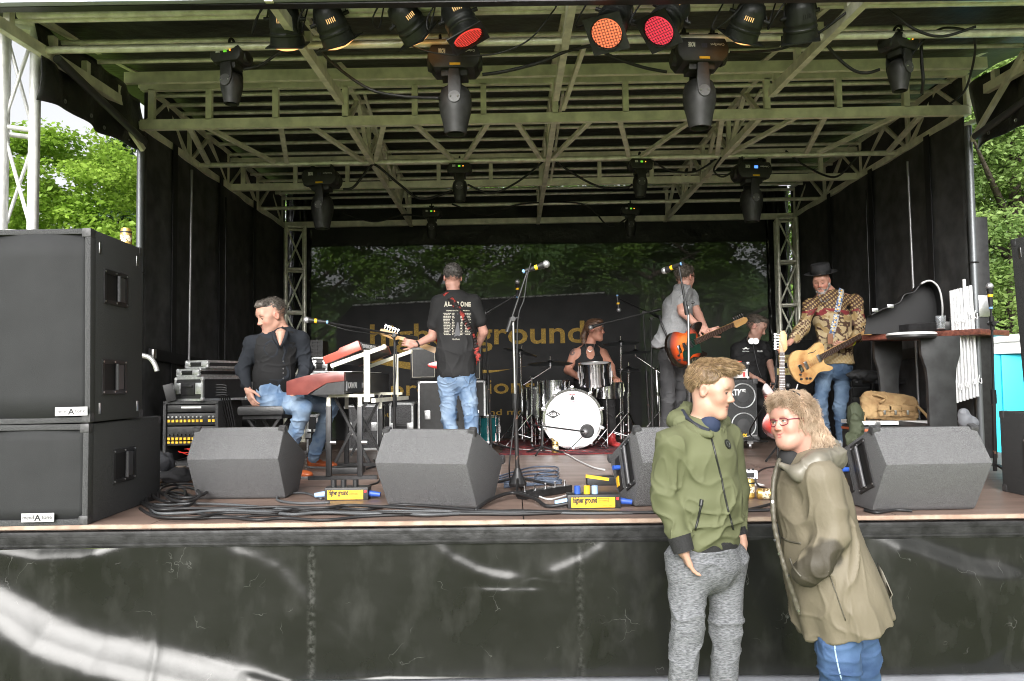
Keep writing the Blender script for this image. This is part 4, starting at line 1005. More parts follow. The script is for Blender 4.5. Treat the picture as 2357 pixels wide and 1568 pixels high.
# cans
def can(loc, lab, lying=False, rz=0., name='beer_can'):
    t_ = thing(name, lab, 'beer can', (0, 0, 0), 'gold beer cans'); r = .033; h = .118
    MB().lathe([(.024, 0), (r, .010), (r, h-.018), (.027, h-.004), (.027, h)], n=24).build('body', mat('gold_can', (.62, .42, .12), .32, .7, var=.15, vs=30), t_, 30)
    MB().lathe([(r+.0006, .035), (r+.0006, .075)], n=24, cap=False).build('label_band', mat('can_band', (.75, .68, .5), .4, col2=(.16, .09, .03), vs=60, cr=(.48, .52)), t_, 60)
    MB().lathe([(.001, h-.005), (.024, h-.005), (.026, h)], n=20, cap=False).build('lid', M_steel, t_)
    MB().lathe([(r+.0005, h-.03), (r+.0005, h-.02)], n=24, cap=False).build('dark_ring', M_blk, t_, 60)
    if lying: t_.rotation_euler = (0, rad(90), rz); t_.location = V(*loc)+V(0, 0, r)
    else: t_.location = loc; t_.rotation_euler = (0, 0, rz)
    return t_
p = P(290, 556, 4.8); can((p.x, 4.80, DZ+.53+1.03+.001), 'gold beer can standing on the tall left loudspeaker')
can(G(*cC(540, 1182)), 'gold beer can standing in front of the bass drum')
can(G(1725, 1147), 'gold beer can standing on the deck between the boy and the woman')
can(G(1742, 1149), 'gold beer can lying on its side beside the standing one', True, -.35)
# ================================================================== racks and cases on the left
M_alue = mat('case_edge', (.72, .73, .74), .3, .8, var=.15, vs=40); M_case = mat('case_laminate', (.02, .02, .021), .35, var=.2)
def flight_case(loc, d, rz, lab, handle=True, grp='black flight cases with silver edges', name='flight_case', panel=None):
    t_ = thing(name, lab, 'flight case', (0, 0, 0), grp); w, l, h = d; e = .018
    MB().box((0, 0, h/2), (w-.006, l-.006, h-.006)).build('box', panel or M_case, t_)
    for sx in (-1, 1):
        for sy in (-1, 1): MB().box((sx*(w/2-e/2), sy*(l/2-e/2), h/2), (e, e, h-e*2)).build('edge', M_alue, t_)
        for z in (e/2, h-e/2):
            MB().box((sx*(w/2-e/2), 0, z), (e, l-2*e, e)).build('edge', M_alue, t_); MB().box((0, sx*(l/2-e/2), z), (w-2*e, e, e)).build('edge', M_alue, t_)
        for sy in (-1, 1):
            for z in (e*.9, h-e*.9): MB().sph((sx*(w/2-e*.6), sy*(l/2-e*.6), z), e*1.1, 10).build('ball_corner', M_alue, t_)
    if handle:
        for s in (-1, 1):
            hh = min(.1, h*.55); hb = MB(); hb.box((0, s*(l/2+.002), h/2), (.14, .006, hh), bev=.002); hb.box((0, s*(l/2+.01), h/2+hh*.2), (.1, .014, .018), bev=.004); hb.build('handle', M_blkm, t_)
            for sx in (-1, 1): MB().box((sx*w*.36, s*(l/2+.003), h*.52), (.06, .008, min(.09, h*.5)), bev=.003).build('latch', M_alue, t_)
    t_.location = loc; t_.rotation_euler = (0, 0, rz); return t_
Dk = 6.28
def XY(px, py, D): p = P(px, py, D); return p
p = P(432, 1000, Dk+.28)
rk = thing('equipment_rack', 'carpeted equipment rack with rows of yellow labels and red wiring', 'rack', (p.x, Dk+.28, DZ))
zr = P(432, 924, Dk).z; rx0, rx1 = P(369, 1000, Dk).x, P(497, 1000, Dk).x; rw = rx1-rx0; rc_ = (rx0+rx1)/2
c = MB(); b = .022
c.box((rc_, Dk+.32, zr-b/2), (rw, .55, b)); c.box((rc_, Dk+.32, DZ+.10), (rw, .55, b)); c.box((rx0+b/2, Dk+.32, (zr+DZ+.11)/2), (b, .55, zr-DZ-.14)); c.box((rx1-b/2, Dk+.32, (zr+DZ+.11)/2), (b, .55, zr-DZ-.14)); c.box((rc_, Dk+.6, (zr+DZ)/2), (rw, .02, zr-DZ-.1))
c.build('shell', M_carpet, rk)
for k, (f0, f1) in enumerate(((.02, .13), (.15, .34), (.36, .58), (.60, .66))):
    H_ = zr-DZ-.1; z1 = zr-b-f0*H_; z0 = zr-b-f1*H_
    pn = MB().box((rc_, Dk+.08, (z0+z1)/2), (rw-2*b-.01, .04, z1-z0), bev=.003).build('rack_unit', M_blkm, rk)
    if k == 0: MB().box((rc_, Dk+.056, (z0+z1)/2+.01), (rw*.36, .004, .014)).build('white_strip', M_white, pn)
    if k in (1, 2, 3):
        for q in range(12):
            if q in (9,): continue
            zz = (z0+z1)/2-(.012 if k == 1 else -.01); x = rx0+b+.02+q*(rw-2*b-.04)/11
            if k == 2: zz = z0+.014
            MB().box((x, Dk+.057, zz), (.020, .004, .020 if k != 3 else .016)).build('yellow_label', M_yel, pn)
            if k < 3:
                kn = MB(); kn.cyl((x, Dk+.06, zz+.032), (x, Dk+.045, zz+.032), .007, n=10); kn.build('knob', M_steel if k == 1 else M_blk, pn)
wr = MB()
rnd = random.Random(5)
for k in range(9): wr.tube(spline([(rx0+.1+rnd.random()*.25, Dk+.1, DZ+.16+rnd.random()*.06), (rx0+.2+rnd.random()*.15, Dk+.05, DZ+.13+rnd.random()*.1), (rx1-.05-rnd.random()*.1, Dk+.1, DZ+.17+rnd.random()*.06)], 6), .003, 5)
wr.build('red_wiring', mat('red_wire', (.6, .03, .02), .5), rk)
p = P(450, 918, Dk+.2)
flight_case((P(449, 900, Dk+.1).x+.06, Dk+.30, zr+.001), (.30, .50, .19), -.42, 'larger silver-edged case with an orange sticker, on the carpeted rack')
MB().box((0, 0, 0), (.001, .001, .001))
flight_case((P(440, 900, Dk+.1).x+.06, Dk+.32, zr+.193), (.24, .46, .065), -.42, 'thin silver-edged case lid lying on the larger case')
flight_case((P(452, 900, Dk+.1).x+.08, Dk+.34, zr+.26), (.24, .46, .065), -.42, 'topmost thin silver-edged case of the pile on the rack')
bx = MB(); bx.box((0, 0, .07), (.075, .05, .14), bev=.006); q = bx.build('power_adapter', M_blk); tag(q, 'small black adapter box leaning on the left of the cases', 'adapter'); q.location = P(397, 913, Dk+.05); q.rotation_euler = (0, -.25, .2); q.location.z = zr+.001
# curved silver pipe
pp = [P(x, y, 6.1) for x, y in ((300, 818), (328, 819), (345, 824), (356, 838), (362, 855))]
tag(MB().tube(spline(pp, 8), .019, 12).build('bent_pipe', mat('pipe_grey', (.6, .6, .6), .3, .5), None, 180), 'bent pale grey pipe sticking out behind the left loudspeakers', 'pipe')
# cloth heap
hp = MB()
def blob(m, c, rr, sc, sd, n=26):
    vs = []
    for k in range(n//2+1):
        t = pi*k/(n//2)
        for i in range(n):
            a = 2*pi*i/n; q = V(math.sin(t)*math.cos(a), math.sin(t)*math.sin(a), math.cos(t)); nz = float(vnoise(np.array([q*2.2+V(sd, 0, 0)]))[0])*.3+float(vnoise(np.array([q*5+V(sd, 3, 0)]))[0])*.12
            vs.append(V(*c)+V(q.x*sc[0], q.y*sc[1], q.z*sc[2])*rr*(1+nz))
    fs = [(k*n+i, (k+1)*n+i, (k+1)*n+(i+1) % n, k*n+(i+1) % n) for k in range(n//2) for i in range(n)]
    m.add(vs, fs)
g0 = G(385, 1074); g0 = V(-2.68, 6.0, DZ)
for nm, lab, off, sc, c, sd in (('cloth_bundle', 'dark crumpled cloth bag heaped between the loudspeakers and the rack', (0, 0, .14), (1.2, 1, 1), (.06, .062, .07), 1), ('cloth_bundle', 'white crumpled cloth lying under the dark one beside the rack', (-.03, -.06, .05), (1.2, .9, .65), (.6, .6, .6), 4), ('cloth_bundle', 'black pouch lying on the deck at the foot of the rack', (.17, -.05, .05), (1.2, .9, .6), (.02, .02, .022), 8)):
    m_ = MB(); blob(m_, g0+V(*off), .10, sc, sd); tag(m_.build(nm, mat('cloth_%d' % sd, c, .8, var=.2, vs=20, bump=.3, bs=40), None, 180), lab, 'cloth')
# ================================================================== stool, keyboards and stand
sc_ = P(622, 940, 6.35); st_ = thing('keyboard_bench', 'black padded keyboard bench under the seated man', 'stool', (sc_.x, 6.35, DZ))
sz = P(622, 933, 6.35).z
MB().box((sc_.x, 6.35, sz-.035), (.36, .5, .07), bev=.02).build('seat', mat('black_leather', (.03, .03, .031), .35, bump=.2, bs=60), st_)
MB().box((sc_.x, 6.35, sz-.085), (.30, .40, .03)).build('seat_frame', M_blkm, st_)
for sy in (-1, 1):
    for sx in (-1, 1): MB().bar((sc_.x+sx*.12, 6.35+sy*.16, sz-.10), (sc_.x-sx*.17, 6.35+sy*.17, DZ+.03), .03, .02).build('leg', M_blkm, st_)
    MB().bar((sc_.x-.2, 6.35+sy*.19, DZ+.015), (sc_.x+.2, 6.35+sy*.19, DZ+.015), .03, .03).build('foot_bar', M_blkm, st_)
M_wine = mat('wine_red_wood', (.16, .04, .035), .3, col2=(.22, .06, .05), vs=12, coat=.3); M_redp = mat('red_wood_cheek', (.38, .07, .05), .3, col2=(.45, .09, .06), vs=9, coat=.3)
# lower piano: local x = depth of keyboard (player at -x), y = length away from viewer, z up
ax = V(.085, 1, 0).normalized(); rx = V(ax.y, -ax.x, 0); MK = Matrix((rx, ax, V(0, 0, 1))).transposed().to_4x4()
kb = P(794, 908, 5.92); zb = kb.z
MKl = MK.copy(); MKl.translation = V(kb.x, 5.92, zb)
pn = thing('stage_piano', 'lower stage piano with a curved wine red end panel', 'keyboard', (kb.x, 5.92, zb))
def loc_build(m, M, name, mt, par, **k): return m.xf(M).build(name, mt, par, **k)
XZ = Matrix(((1, 0, 0), (0, 0, -1), (0, 1, 0)))
loc_build(MB().prism([(-.44, .0), (-.44, .10), (-.40, .115), (-.30, .14), (-.20, .158), (-.05, .168), (0, .168), (0, .10), (-.13, .085), (-.25, .02), (-.28, 0)], -.02, .02, XZ), MKl, 'end_panel', M_wine, pn, bev=.003)
loc_build(MB().prism([(-.25, 0.0), (0, 0), (0, .098), (-.13, .083), (-.22, .03)], -.018, .018, XZ), MKl, 'end_panel_inset', M_blk, pn)
loc_build(MB().box((-.10, .70, .085), (.20, 1.34, .155), bev=.006), MKl, 'body', M_blk, pn)
loc_build(MB().box((-.30, .70, .045), (.24, 1.32, .05), bev=.004), MKl, 'keybed', M_blk, pn)
loc_build(MB().box((-.31, .70, .083), (.16, 1.24, .02), bev=.002), MKl, 'white_keys', mat('ivory', (.8, .79, .75), .3), pn)
bkk = MB()
for k in range(50): 
    if k % 7 not in (2, 6): bkk.box((-.275, .1+k*.0235, .10), (.09, .011, .014))
loc_build(bkk, MKl, 'black_keys', M_blk, pn)
text_mesh('KAWAI', .062, MKl @ face_M((.001, .075, .045), (0, 1, 0), (0, 0, 1)), M_white, 'lettering', pn, .001, .0015, .24)
text_mesh('MP', .06, MKl @ face_M((.001, .46, .045), (0, 1, 0), (0, 0, 1)), M_white, 'lettering', pn, .001, .001, .12)
loc_build(MB().box((.004, .035, .06), (.004, .03, .07)), MKl, 'back_socket', M_steel, pn)
tag(loc_build(MB().box((-.1, .62, .172), (.21, .9, .004)), MKl, 'sheet_music', M_white, None), 'white sheets of paper lying on the lower piano', 'paper')
# upper organ, tilted towards the player
ko = P(833, 806, 6.12); MO = MK @ Matrix.Rotation(-.36, 4, 'Y'); MO.translation = V(ko.x, 6.12, ko.z)
og = thing('organ_keyboard', 'upper organ keyboard with bright red wooden ends, tilted on the stand', 'keyboard', tuple(MO.translation))
loc_build(MB().prism([(-.30, 0), (-.30, .055), (-.29, .06), (-.17, .06), (-.15, .075), (0, .078), (.005, .07), (.005, 0)], -.02, .03, XZ), MO, 'end_cheek', M_redp, og, bev=.004)
loc_build(MB().prism([(-.30, 0), (-.30, .055), (-.29, .06), (-.17, .06), (-.15, .075), (0, .078), (.005, .07), (.005, 0)], .90, .95, Matrix(((1, 0, 0), (0, 0, 1), (0, 1, 0)))), MO, 'end_cheek', M_redp, og, bev=.004)
loc_build(MB().box((-.07, .48, .035), (.15, .86, .068), bev=.004), MO, 'body', M_blk, og)
loc_build(MB().box((-.22, .48, .02), (.14, .86, .035)), MO, 'keybed', M_blk, og)
loc_build(MB().box((-.22, .48, .045), (.12, .82, .014)), MO, 'white_keys', mat('ivory', (0, 0, 0)), og)
text_mesh('HAMMOND XK', .05, MO @ face_M((.007, .05, .018), (0, 1, 0), (0, 0, 1)), M_white, 'lettering', og, .001, .001, .42)
ks = thing('keyboard_stand', 'black and silver two tier keyboard stand with flat feet', 'stand', (G(790, 1102).x, 6.1, DZ))
def zpt(px, py, D): return P(px, py, D)
def fl(px, D): return V(P(px, 1000, D).x, D, DZ+.012)
MB().bar(V(P(710, 1100, 6.05).x, 6.05, DZ+.014), V(P(868, 1100, 6.05).x, 6.05, DZ+.014), .04, .028).build('foot_bar', M_blkm, ks)
MB().bar(V(P(745, 1100, 7.0).x, 7.0, DZ+.014), V(P(905, 1100, 7.0).x, 7.0, DZ+.014), .04, .028).build('foot_bar', M_blkm, ks)
for px, D in ((757, 6.05), (829, 6.05), (798, 7.0), (876, 7.0)):
    x = P(px, 1000, D).x; s = MB(); s.bar((x, D, DZ+.02), (x, D, P(px, 935, D).z if D < 6.5 else DZ+.5), .04, .04, up=(0, 1, 0), bev=.003); s.build('leg', M_blkm, ks)
    MB().bar((x, D, DZ+.45), (x, D, zb-.02), .028, .028, up=(0, 1, 0)).build('inner_leg', M_alu, ks)
    MB().cyl((x+.02, D-.03, DZ+.28), (x+.06, D-.03, DZ+.28), .016).build('knob', M_steel, ks)
for D in (6.05, 7.0):
    MB().bar((P(757, 1000, 6.05).x+.0*(D-6), D, zb-.012), (P(862, 1000, 6.05).x+(.08 if D > 6.5 else 0), D, zb-.012), .03, .022).build('cross_arm', M_alu2, ks)
    o = V(.08, 0, 0) if D > 6.5 else V(0, 0, 0)
    xp = P(845, 900, 6.05).x+o.x; MB().bar((xp, D, zb-.06), (xp, D, P(845, 806, 6.05).z), .045, .02, up=(0, 1, 0)).build('upright', M_alu2, ks)
    a = P(762, 843, 6.05)+o; b_ = P(884, 799, 6.05)+o; a.y = b_.y = D; MB().bar(a, b_, .03, .03).build('upper_arm', M_alu2, ks); MB().sph(b_, .022, 10).build('end_cap', M_alu2, ks)
xp = P(862, 900, 6.05).x
MB().bar((xp, 6.0, zb-.05), (xp+.12, 7.0, zb-.05), .03, .03).build('side_rail', M_alu2, ks)
for D in (6.3, 6.9):
    xs_ = MB(); a = V(P(770, 1000, 6.3).x, D, zb-.02); b_ = V(P(850, 1000, 6.3).x, D, DZ+.1); xs_.bar(a, b_, .03, .02); a2 = V(b_.x, D+.03, a.z); b2 = V(a.x, D+.03, b_.z); xs_.bar(a2, b2, .03, .02); xs_.build('cross_brace', M_blkm, ks)
# foot pedal under stand
fp = MB(); fp.box((0, 0, .03), (.26, .16, .05), bev=.006); q = fp.build('foot_pedal', M_blk); tag(q, 'black foot pedal unit lying under the keyboards', 'pedal'); q.location = V(P(800, 1090, 6.45).x, 6.45, DZ)
pe = MB(); [pe.box((-.09+k*.06, 0, .058), (.035, .1, .006)) for k in range(4)]; pe.build('switch_row', M_steel, q)
# ================================================================== power strips with printed fronts
def hg_box(px, py, w, lab, extra):
    g_ = G(px, py); t_ = thing('power_strip', lab, 'power strip', g_, 'black power boxes printed higher ground')
    x, y = g_.x, g_.y; h = .078
    b = MB().box((x, y+.06, DZ+h/2), (w, .12, h), bev=.004).build('box', M_blk, t_)
    MB().box((x-.02*w, y-.003, DZ+h/2-.004), (w*.82, .004, h*.72)).build('yellow_label', M_yel, b)
    text_mesh('higher ground', .044, face_M((x-.40*w, y-.006, DZ+h/2-.004), (1, 0, 0), (0, 0, 1)), M_blk, 'lettering', b, .0008, .0018, w*.45)
    fr = MB()
    for (cx, cz, dx, dz) in ((.17, .021, .2, .002), (.17, .0, .2, .002), (.07, .0105, .002/w, .022), (.27, .0105, .002/w, .022)): fr.box((x+cx*w, y-.006, DZ+h/2-.002+cz), (dx*w, .001, dz))
    fr.build('label_frame', M_blk, b)
    text_mesh('productions', .016, face_M((x+.085*w, y-.006, DZ+h/2+.002), (1, 0, 0), (0, 0, 1)), M_blk, 'lettering', b, .0005, 0, w*.17)
    text_mesh('Sounds Great!', .015, face_M((x+.14*w, y-.006, DZ+h/2-.026), (1, 0, 0), (0, 0, 1)), mat('orange_print', (.6, .12, .01), .5), 'lettering', b, .0005, 0, w*.2, .3)
    MB().box((x+w*.44, y-.003, DZ+h*.7), (.012, .006, .014)).build('red_switch', mat('red_switch', (.6, .02, .02), .4, emit=(1, .05, .05), es=.6), b)
    for k, (dx, c) in enumerate(extra):
        pl = MB(); pl.cyl((x+dx*w, y+.05, DZ+h), (x+dx*w, y+.05, DZ+h+.045), .018); MB_ = pl.build('plug', c, b)
    for s in (-1, 1):
        pl = MB().cyl((x+s*w/2, y+.05, DZ+.035), (x+s*(w/2+.07), y+.04, DZ+.028), .02, .014).build('side_plug', mat('blue_plug', (.03, .09, .4), .4) if s > 0 else mat('pale_blue_plug', (.3, .45, .7), .4), b)
    return t_
hg_box(797, 1152, .27*1.0, 'black power box with yellow higher ground label, between the two left monitors', [(-.33, M_blk), (-.1, M_blk), (.18, M_blk)])
hg_box(1368, 1171, .30, 'black power box with yellow higher ground label, left of the boy', [(-.3, mat('blue_plug', (0, 0, 0))), (-.12, M_yel), (.03, mat('pale_blue_plug', (0, 0, 0)))])
# pedal strip by the mic stand
a = G(*cC(340, 1450)); b_ = G(*cC(615, 1405)); pb = thing('foot_switch_strip', 'long black foot switch strip with metal buttons beside the mic stand base', 'pedal', (a+b_)/2)
MB().bar(a+V(0, 0, .025), b_+V(0, 0, .025), .07, .045, bev=.004).build('body', M_blkm, pb)
for k in range(5):
    q = a+(b_-a)*(.08+.21*k)+V(0, 0, .048); MB().cyl(q, q+V(0, 0, .03), .007).build('switch', M_chrome, pb)
# yellow case thing and small pedal boxes on the deck
q = G(1385, 1118); yb = thing('yellow_box', 'yellow and black stage box behind the right power box', 'stage box', q)
MB().box(q+V(0, .05, .03), (.2, .12, .06), bev=.006).build('box', M_blk, yb); MB().box(q+V(-.03, .0, .055), (.16, .03, .02), Matrix.Rotation(.15, 3, 'Y')).build('handle', M_yel, yb)
q = G(1722, 1105); wp = thing('effect_pedal', 'white effect pedal with knobs on the deck behind the beer cans', 'pedal', q)
bb = MB().box(q+V(0, .06, .035), (.14, .11, .06), Matrix.Rotation(.05, 3, 'Z'), bev=.005).build('box', mat('pedal_white', (.7, .7, .72), .3), wp)
MB().box(q+V(0, .0, .035), (.09, .006, .03)).build('panel', M_blk, bb)
for k in range(4): MB().cyl(q+V(-.045+.03*k, .03, .065), q+V(-.045+.03*k, .03, .078), .008, n=10).build('knob', M_blk, bb)
q = G(1700, 1118); tag(MB().box(q+V(0, .03, .002), (.34, .1, .003), Matrix.Rotation(.1, 3, 'Z')).build('set_list', M_white), 'white paper lying under the effect pedal and the cans', 'paper')
# ================================================================== microphone stands
M_micg = mat('mic_grille', (.5, .5, .52), .45, .8, bump=.6, bs=600, bd=.002)
def mic(par, p, d, s=1., band=True, name='microphone'):
    """p: head centre, d: direction from head to tail"""
    d = Vector(d).normalized(); h = MB().sph(p, .026*s, 14, (1, 1, 1)).build(name, M_micg, par, 180)
    MB().lathe([(.024*s, .018*s), (.019*s, .05*s), (.0125*s, .17*s)], p, d, 14).build('mic_body', M_blk, h)
    if band: MB().lathe([(.0185*s, .06*s), (.0175*s, .08*s)], p, d, 14, False).build('yellow_band', M_yel, h); MB().lathe([(.0135*s, .15*s), (.0135*s, .165*s)], p, d, 14, False).build('blue_band', mat('blue_band', (.2, .4, .7), .4), h)
    return h
def mic_stand(label, foot, pivot, head, tail, col=None, base='cone', micdir=None, band=True, r=.011):
    t_ = thing('microphone_stand', label, 'microphone stand', foot, None); foot = Vector(foot); pivot = Vector(pivot); head = Vector(head); tail = Vector(tail)
    m1 = col or M_blkm
    mid = foot+(pivot-foot)*.52
    MB().cyl(foot+V(0, 0, .04), mid, r*1.25).build('lower_tube', mat('worn_tube', (.03, .028, .028), .4, .3, col2=(.25, .12, .08), vs=25, cr=(.62, .7)), t_, 60)
    MB().cyl(mid, pivot, r*.8).build('upper_tube', M_steel if base == 'cone' else m1, t_, 60)
    MB().cyl(mid-V(0, 0, .05), mid+V(0, 0, .05), r*1.8).build('clutch', m1, t_)
    if base == 'cone': MB().lathe([(.055, .03), (.06, .05), (.035, .1), (.018, .15)], foot, (0, 0, 1), 18).build('base_hub', M_blkm, t_)
    for k in range(3):
        an = 2*pi*k/3+.5; MB().cyl(foot+V(0, 0, .09), foot+V(math.cos(an)*.3, math.sin(an)*.3, .012), .009, n=8).build('leg', m1, t_)
    bm = MB(); bm.cyl(tail, head, r*.72); bo = bm.build('boom', m1, t_, 60)
    MB().cyl(tail-(head-tail).normalized()*.0, tail+(head-tail).normalized()*.10, .017).build('counterweight', m1, bo)
    kb_ = MB(); kb_.cyl(pivot-V(0, .03, 0), pivot+V(0, .03, 0), .017); kb_.cyl(pivot, pivot+V(.045, -.01, .012), .008); kb_.build('pivot_clamp', m1, t_)
    if micdir is not None: mic(t_, head-(Vector(micdir).normalized()*.13), micdir, 1.0, band)
    return t_
f = G(1192, 1130); D0 = f.y
mic_stand('tall worn microphone stand at centre stage whose microphone rises above the banner', f, P(1181, 735, D0), P(1215, 622, D0), P(1168, 764, D0), micdir=V(-.9, .2, -.25))
f = V(P(1588, 1090, 5.7).x, 5.7, DZ)
mic_stand('microphone stand in front of the bass player, partly behind the boy', f, P(1584, 700, 5.7), P(1562, 610, 5.7), P(1582, 725, 5.7), micdir=V(.6, -.7, .2))
f = V(P(908, 1090, 6.5).x, 6.5, DZ)
mic_stand('microphone stand with a long boom reaching left over the keyboards', f, P(908, 772, 6.5), P(745, 741, 6.15), P(960, 779, 6.6), micdir=V(1, .1, -.12), base='x')
f = V(P(2291, 1095, 5.75).x, 5.75, DZ)
mic_stand('straight microphone stand at the right beside the loudspeakers', f, P(2283, 745, 5.75), P(2280, 700, 5.75), P(2284, 760, 5.75), micdir=V(.02, 0, -1), base='x')
f = V(P(1497, 1030, 8.9).x, 8.9, DZ)
mic_stand('overhead boom stand right of the drummer reaching up left', f, P(*cC(1050, 365), 8.9), P(*cC(900, 280), 8.7), P(*cC(1150, 395), 9), micdir=V(-.1, 0, 1), base='x')
f = V(P(*cC(1105, 1100), 8.7).x, 8.7, DZ)
mic_stand('boom stand behind the bass player aimed at the drummer mouth', f, P(*cC(1095, 400), 8.7), P(*cC(810, 430), 8.75), P(*cC(1150, 345), 8.7), micdir=V(1, 0, .3), base='x', band=False)
f = V(P(*cB(1070, 1150), 8.2).x, 8.2, DZ)
mic_stand('thin boom stand right of the black T-shirt guitarist', f, P(*cB(1030, 380), 8.2), P(*cB(1225, 265), 8.2), P(*cB(1010, 395), 8.2), micdir=V(0, .3, -1), base='x')
# ================================================================== drum kit
DK = 8.30
rug = MB(); a, b = P(1145, 1030, 8.0).x, P(1475, 1030, 8.0).x
rug.grid(lambda u, v: (a+u*(b-a)+.05*math.sin(v*5), 7.85+v*1.9+.03*math.sin(u*9), DZ+.006+.002*math.sin(u*30)*math.sin(v*23)), 40, 30)
tag(rug.build('rug', mat('red_rug', (.20, .02, .02), .95, col2=(.05, .012, .02), vs=14, cr=(.4, .6), bump=.5, bs=90), None, 180, thick=.008), 'red patterned rug spread under the drum kit', 'rug')
kit = thing('bass_drum', 'white bass drum lettered ASBA in a black diamond at the front of the kit', 'drum', V(P(*cC(641, 993), DK).x, DK+.2, DZ))
bc = P(*cC(641, 993), DK); R0 = .300; bc.z = DZ+R0+.03
M_wd = mat('drum_head_white', (.80, .80, .82), .35); M_spark = mat('mirror_chrome_wrap', (.7, .7, .72), .16, 1., bump=.08, bs=6, bd=.02)
MB().lathe([(R0, .0), (R0, .42)], bc, (0, 1, 0), 48, False).build('shell', M_spark, kit, 60)
hp_ = MB(); hp_.lathe([(R0-.012, -.014), (R0+.014, -.014), (R0+.014, .03), (R0-.004, .03)], bc, (0, 1, 0), 48, False); hp_.build('hoop', M_chrome, kit, 40)
MB().lathe([(R0-.012, .39), (R0+.014, .39), (R0+.014, .43), (R0-.004, .43)], bc, (0, 1, 0), 48, False).build('hoop', M_chrome, kit, 40)
hd_ = MB().lathe([(.001, -.012), (R0*.6, -.012), (R0-.01, -.010)], bc, (0, 1, 0), 48, False).build('drum_head', M_wd, kit, 60)
for k in range(10):
    an = 2*pi*(k+.5)/10; c_, s_ = math.cos(an), math.sin(an); q = bc+V(c_*(R0+.018), 0, s_*(R0+.018))
    l = MB(); l.box(q+V(0, -.004, 0), (.045, .03, .03), Matrix.Rotation(-an, 3, 'Y'), bev=.004); l.cyl(q, q+V(0, .12, 0), .006); l.box(q+V(0, .13, 0), (.03, .05, .02), Matrix.Rotation(-an, 3, 'Y'), bev=.004); l.build('lug', M_chrome, kit)
lc = P(*cC(527, 955), DK-.02); lc.y = bc.y-.0135
dm = MB(); w_, h_ = .078, .045
for (x0, s) in ((0, 1),): dm.prism([(-w_, 0), (-w_+.004, 0.002), (0, h_), (w_, 0), (0, -h_)], 0, .001, face_M((0, 0, 0), (1, 0, 0), (0, 0, 1)).to_3x3(), lc)
dm.build('logo_diamond', M_blk, hd_)
# white letters inside the diamond (tapering with it)
text_mesh('A', .026, face_M(lc+V(-.057, -.002, -.009), (1, 0, 0), (0, 0, 1)), M_wd, 'lettering', hd_, .0004, .001, .024)
text_mesh('S', .048, face_M(lc+V(-.030, -.002, -.017), (1, 0, 0), (0, 0, 1)), M_wd, 'lettering', hd_, .0004, .001, .026)
text_mesh('B', .048, face_M(lc+V(.003, -.002, -.017), (1, 0, 0), (0, 0, 1)), M_wd, 'lettering', hd_, .0004, .001, .026)
text_mesh('A', .026, face_M(lc+V(.034, -.002, -.009), (1, 0, 0), (0, 0, 1)), M_wd, 'lettering', hd_, .0004, .001, .024)
sc_ = P(*cC(638, 858), DK); sc_.y = bc.y-.0135
stk_ = MB().box(sc_, (.066, .002, .092)).build('sticker', M_white, hd_)
M_redp2 = mat('red_print', (.6, .03, .05), .5)
text_mesh('MORE', .020, face_M(sc_+V(-.03, -.0015, .028), (1, 0, 0), (0, 0, 1)), M_redp2, 'lettering', stk_, .0003, .0008, .060); text_mesh('COWBELL', .016, face_M(sc_+V(-.03, -.0015, -.042), (1, 0, 0), (0, 0, 1)), M_redp2, 'lettering', stk_, .0003, .0005, .060)
MB().prism([(-.022, -.02), (-.018, .005), (-.008, .012), (-.008, .022), (.006, .024), (.008, .012), (.018, .006), (.022, -.02), (.005, -.026), (-.008, -.024)], 0, .001, face_M((0, 0, 0), (1, 0, 0), (0, 0, 1)).to_3x3(), sc_+V(0, -.0012, 0)).build('picture', M_blk, stk_)
pc = P(*cC(723, 1052), DK); pc.y = bc.y-.0125
MB().lathe([(.001, 0), (.072, 0), (.074, -.004), (.062, -.006), (.06, -.001)], pc, (0, 1, 0), 30, False).build('port_ring', M_blk, hd_)
for s in (-1, 1): MB().cyl(bc+V(s*.22, .15, -.2), bc+V(s*.36, .02, -R0-.02), .009).build('spur', M_chrome, kit)
def drum(lab, c, r, h, tilt=(0, 0), m=M_spark, name='tom_drum', lugs=8, legs=None, par=None, head=M_wd):
    t_ = thing(name, lab, 'drum', V(c.x, c.y, DZ)); ax = V(tilt[0], tilt[1], 1).normalized(); o = c-ax*h/2
    MB().lathe([(r, 0), (r, h)], o, ax, 36, False).build('shell', m, t_, 60)
    for hh in (0, h): MB().lathe([(r-.003, hh-.012), (r+.008, hh-.012), (r+.008, hh+.012), (r-.006, hh+.012)], o, ax, 36, False).build('hoop', M_chrome, t_, 40)
    MB().lathe([(.001, h+.003), (r-.004, h+.003)], o, ax, 36, False).build('drum_head', head, t_, 60); MB().lathe([(.001, -.002), (r-.004, -.002)], o, ax, 36, False).build('bottom_head', M_blk, t_, 60)
    R = frame(ax)
    for k in range(lugs):
        an = 2*pi*k/lugs; d = R @ V(math.cos(an), math.sin(an), 0); l = MB(); l.bar(o+d*(r+.008)+ax*.0, o+d*(r+.008)+ax*h, .008, .008); l.bar(o+d*(r+.012)+ax*h*.35, o+d*(r+.012)+ax*h*.65, .022, .02, up=d); l.build('lug', M_chrome, t_)
    if legs:
        for k in range(3):
            an = 2*pi*k/3+.4; d = V(math.cos(an), math.sin(an), 0); MB().cyl(o+d*(r+.02)+ax*h*.5, V((o+d*(r+.03)).x, (o+d*(r+.03)).y, DZ), .008).build('leg', M_chrome, t_)
    return t_
drum('chrome rack tom mounted above the white bass drum', P(*cC(770, 722), 8.42), .165, .215, (-.04, -.12))
drum('chrome floor tom standing left of the bass drum', P(*cC(530, 868), 8.75), .165, .40, (0, 0), legs=1)
drum('chrome snare drum low behind the rack tom', P(*cC(838, 812), 8.72), .175, .15, (0, -.05), name='snare_drum', legs=1)
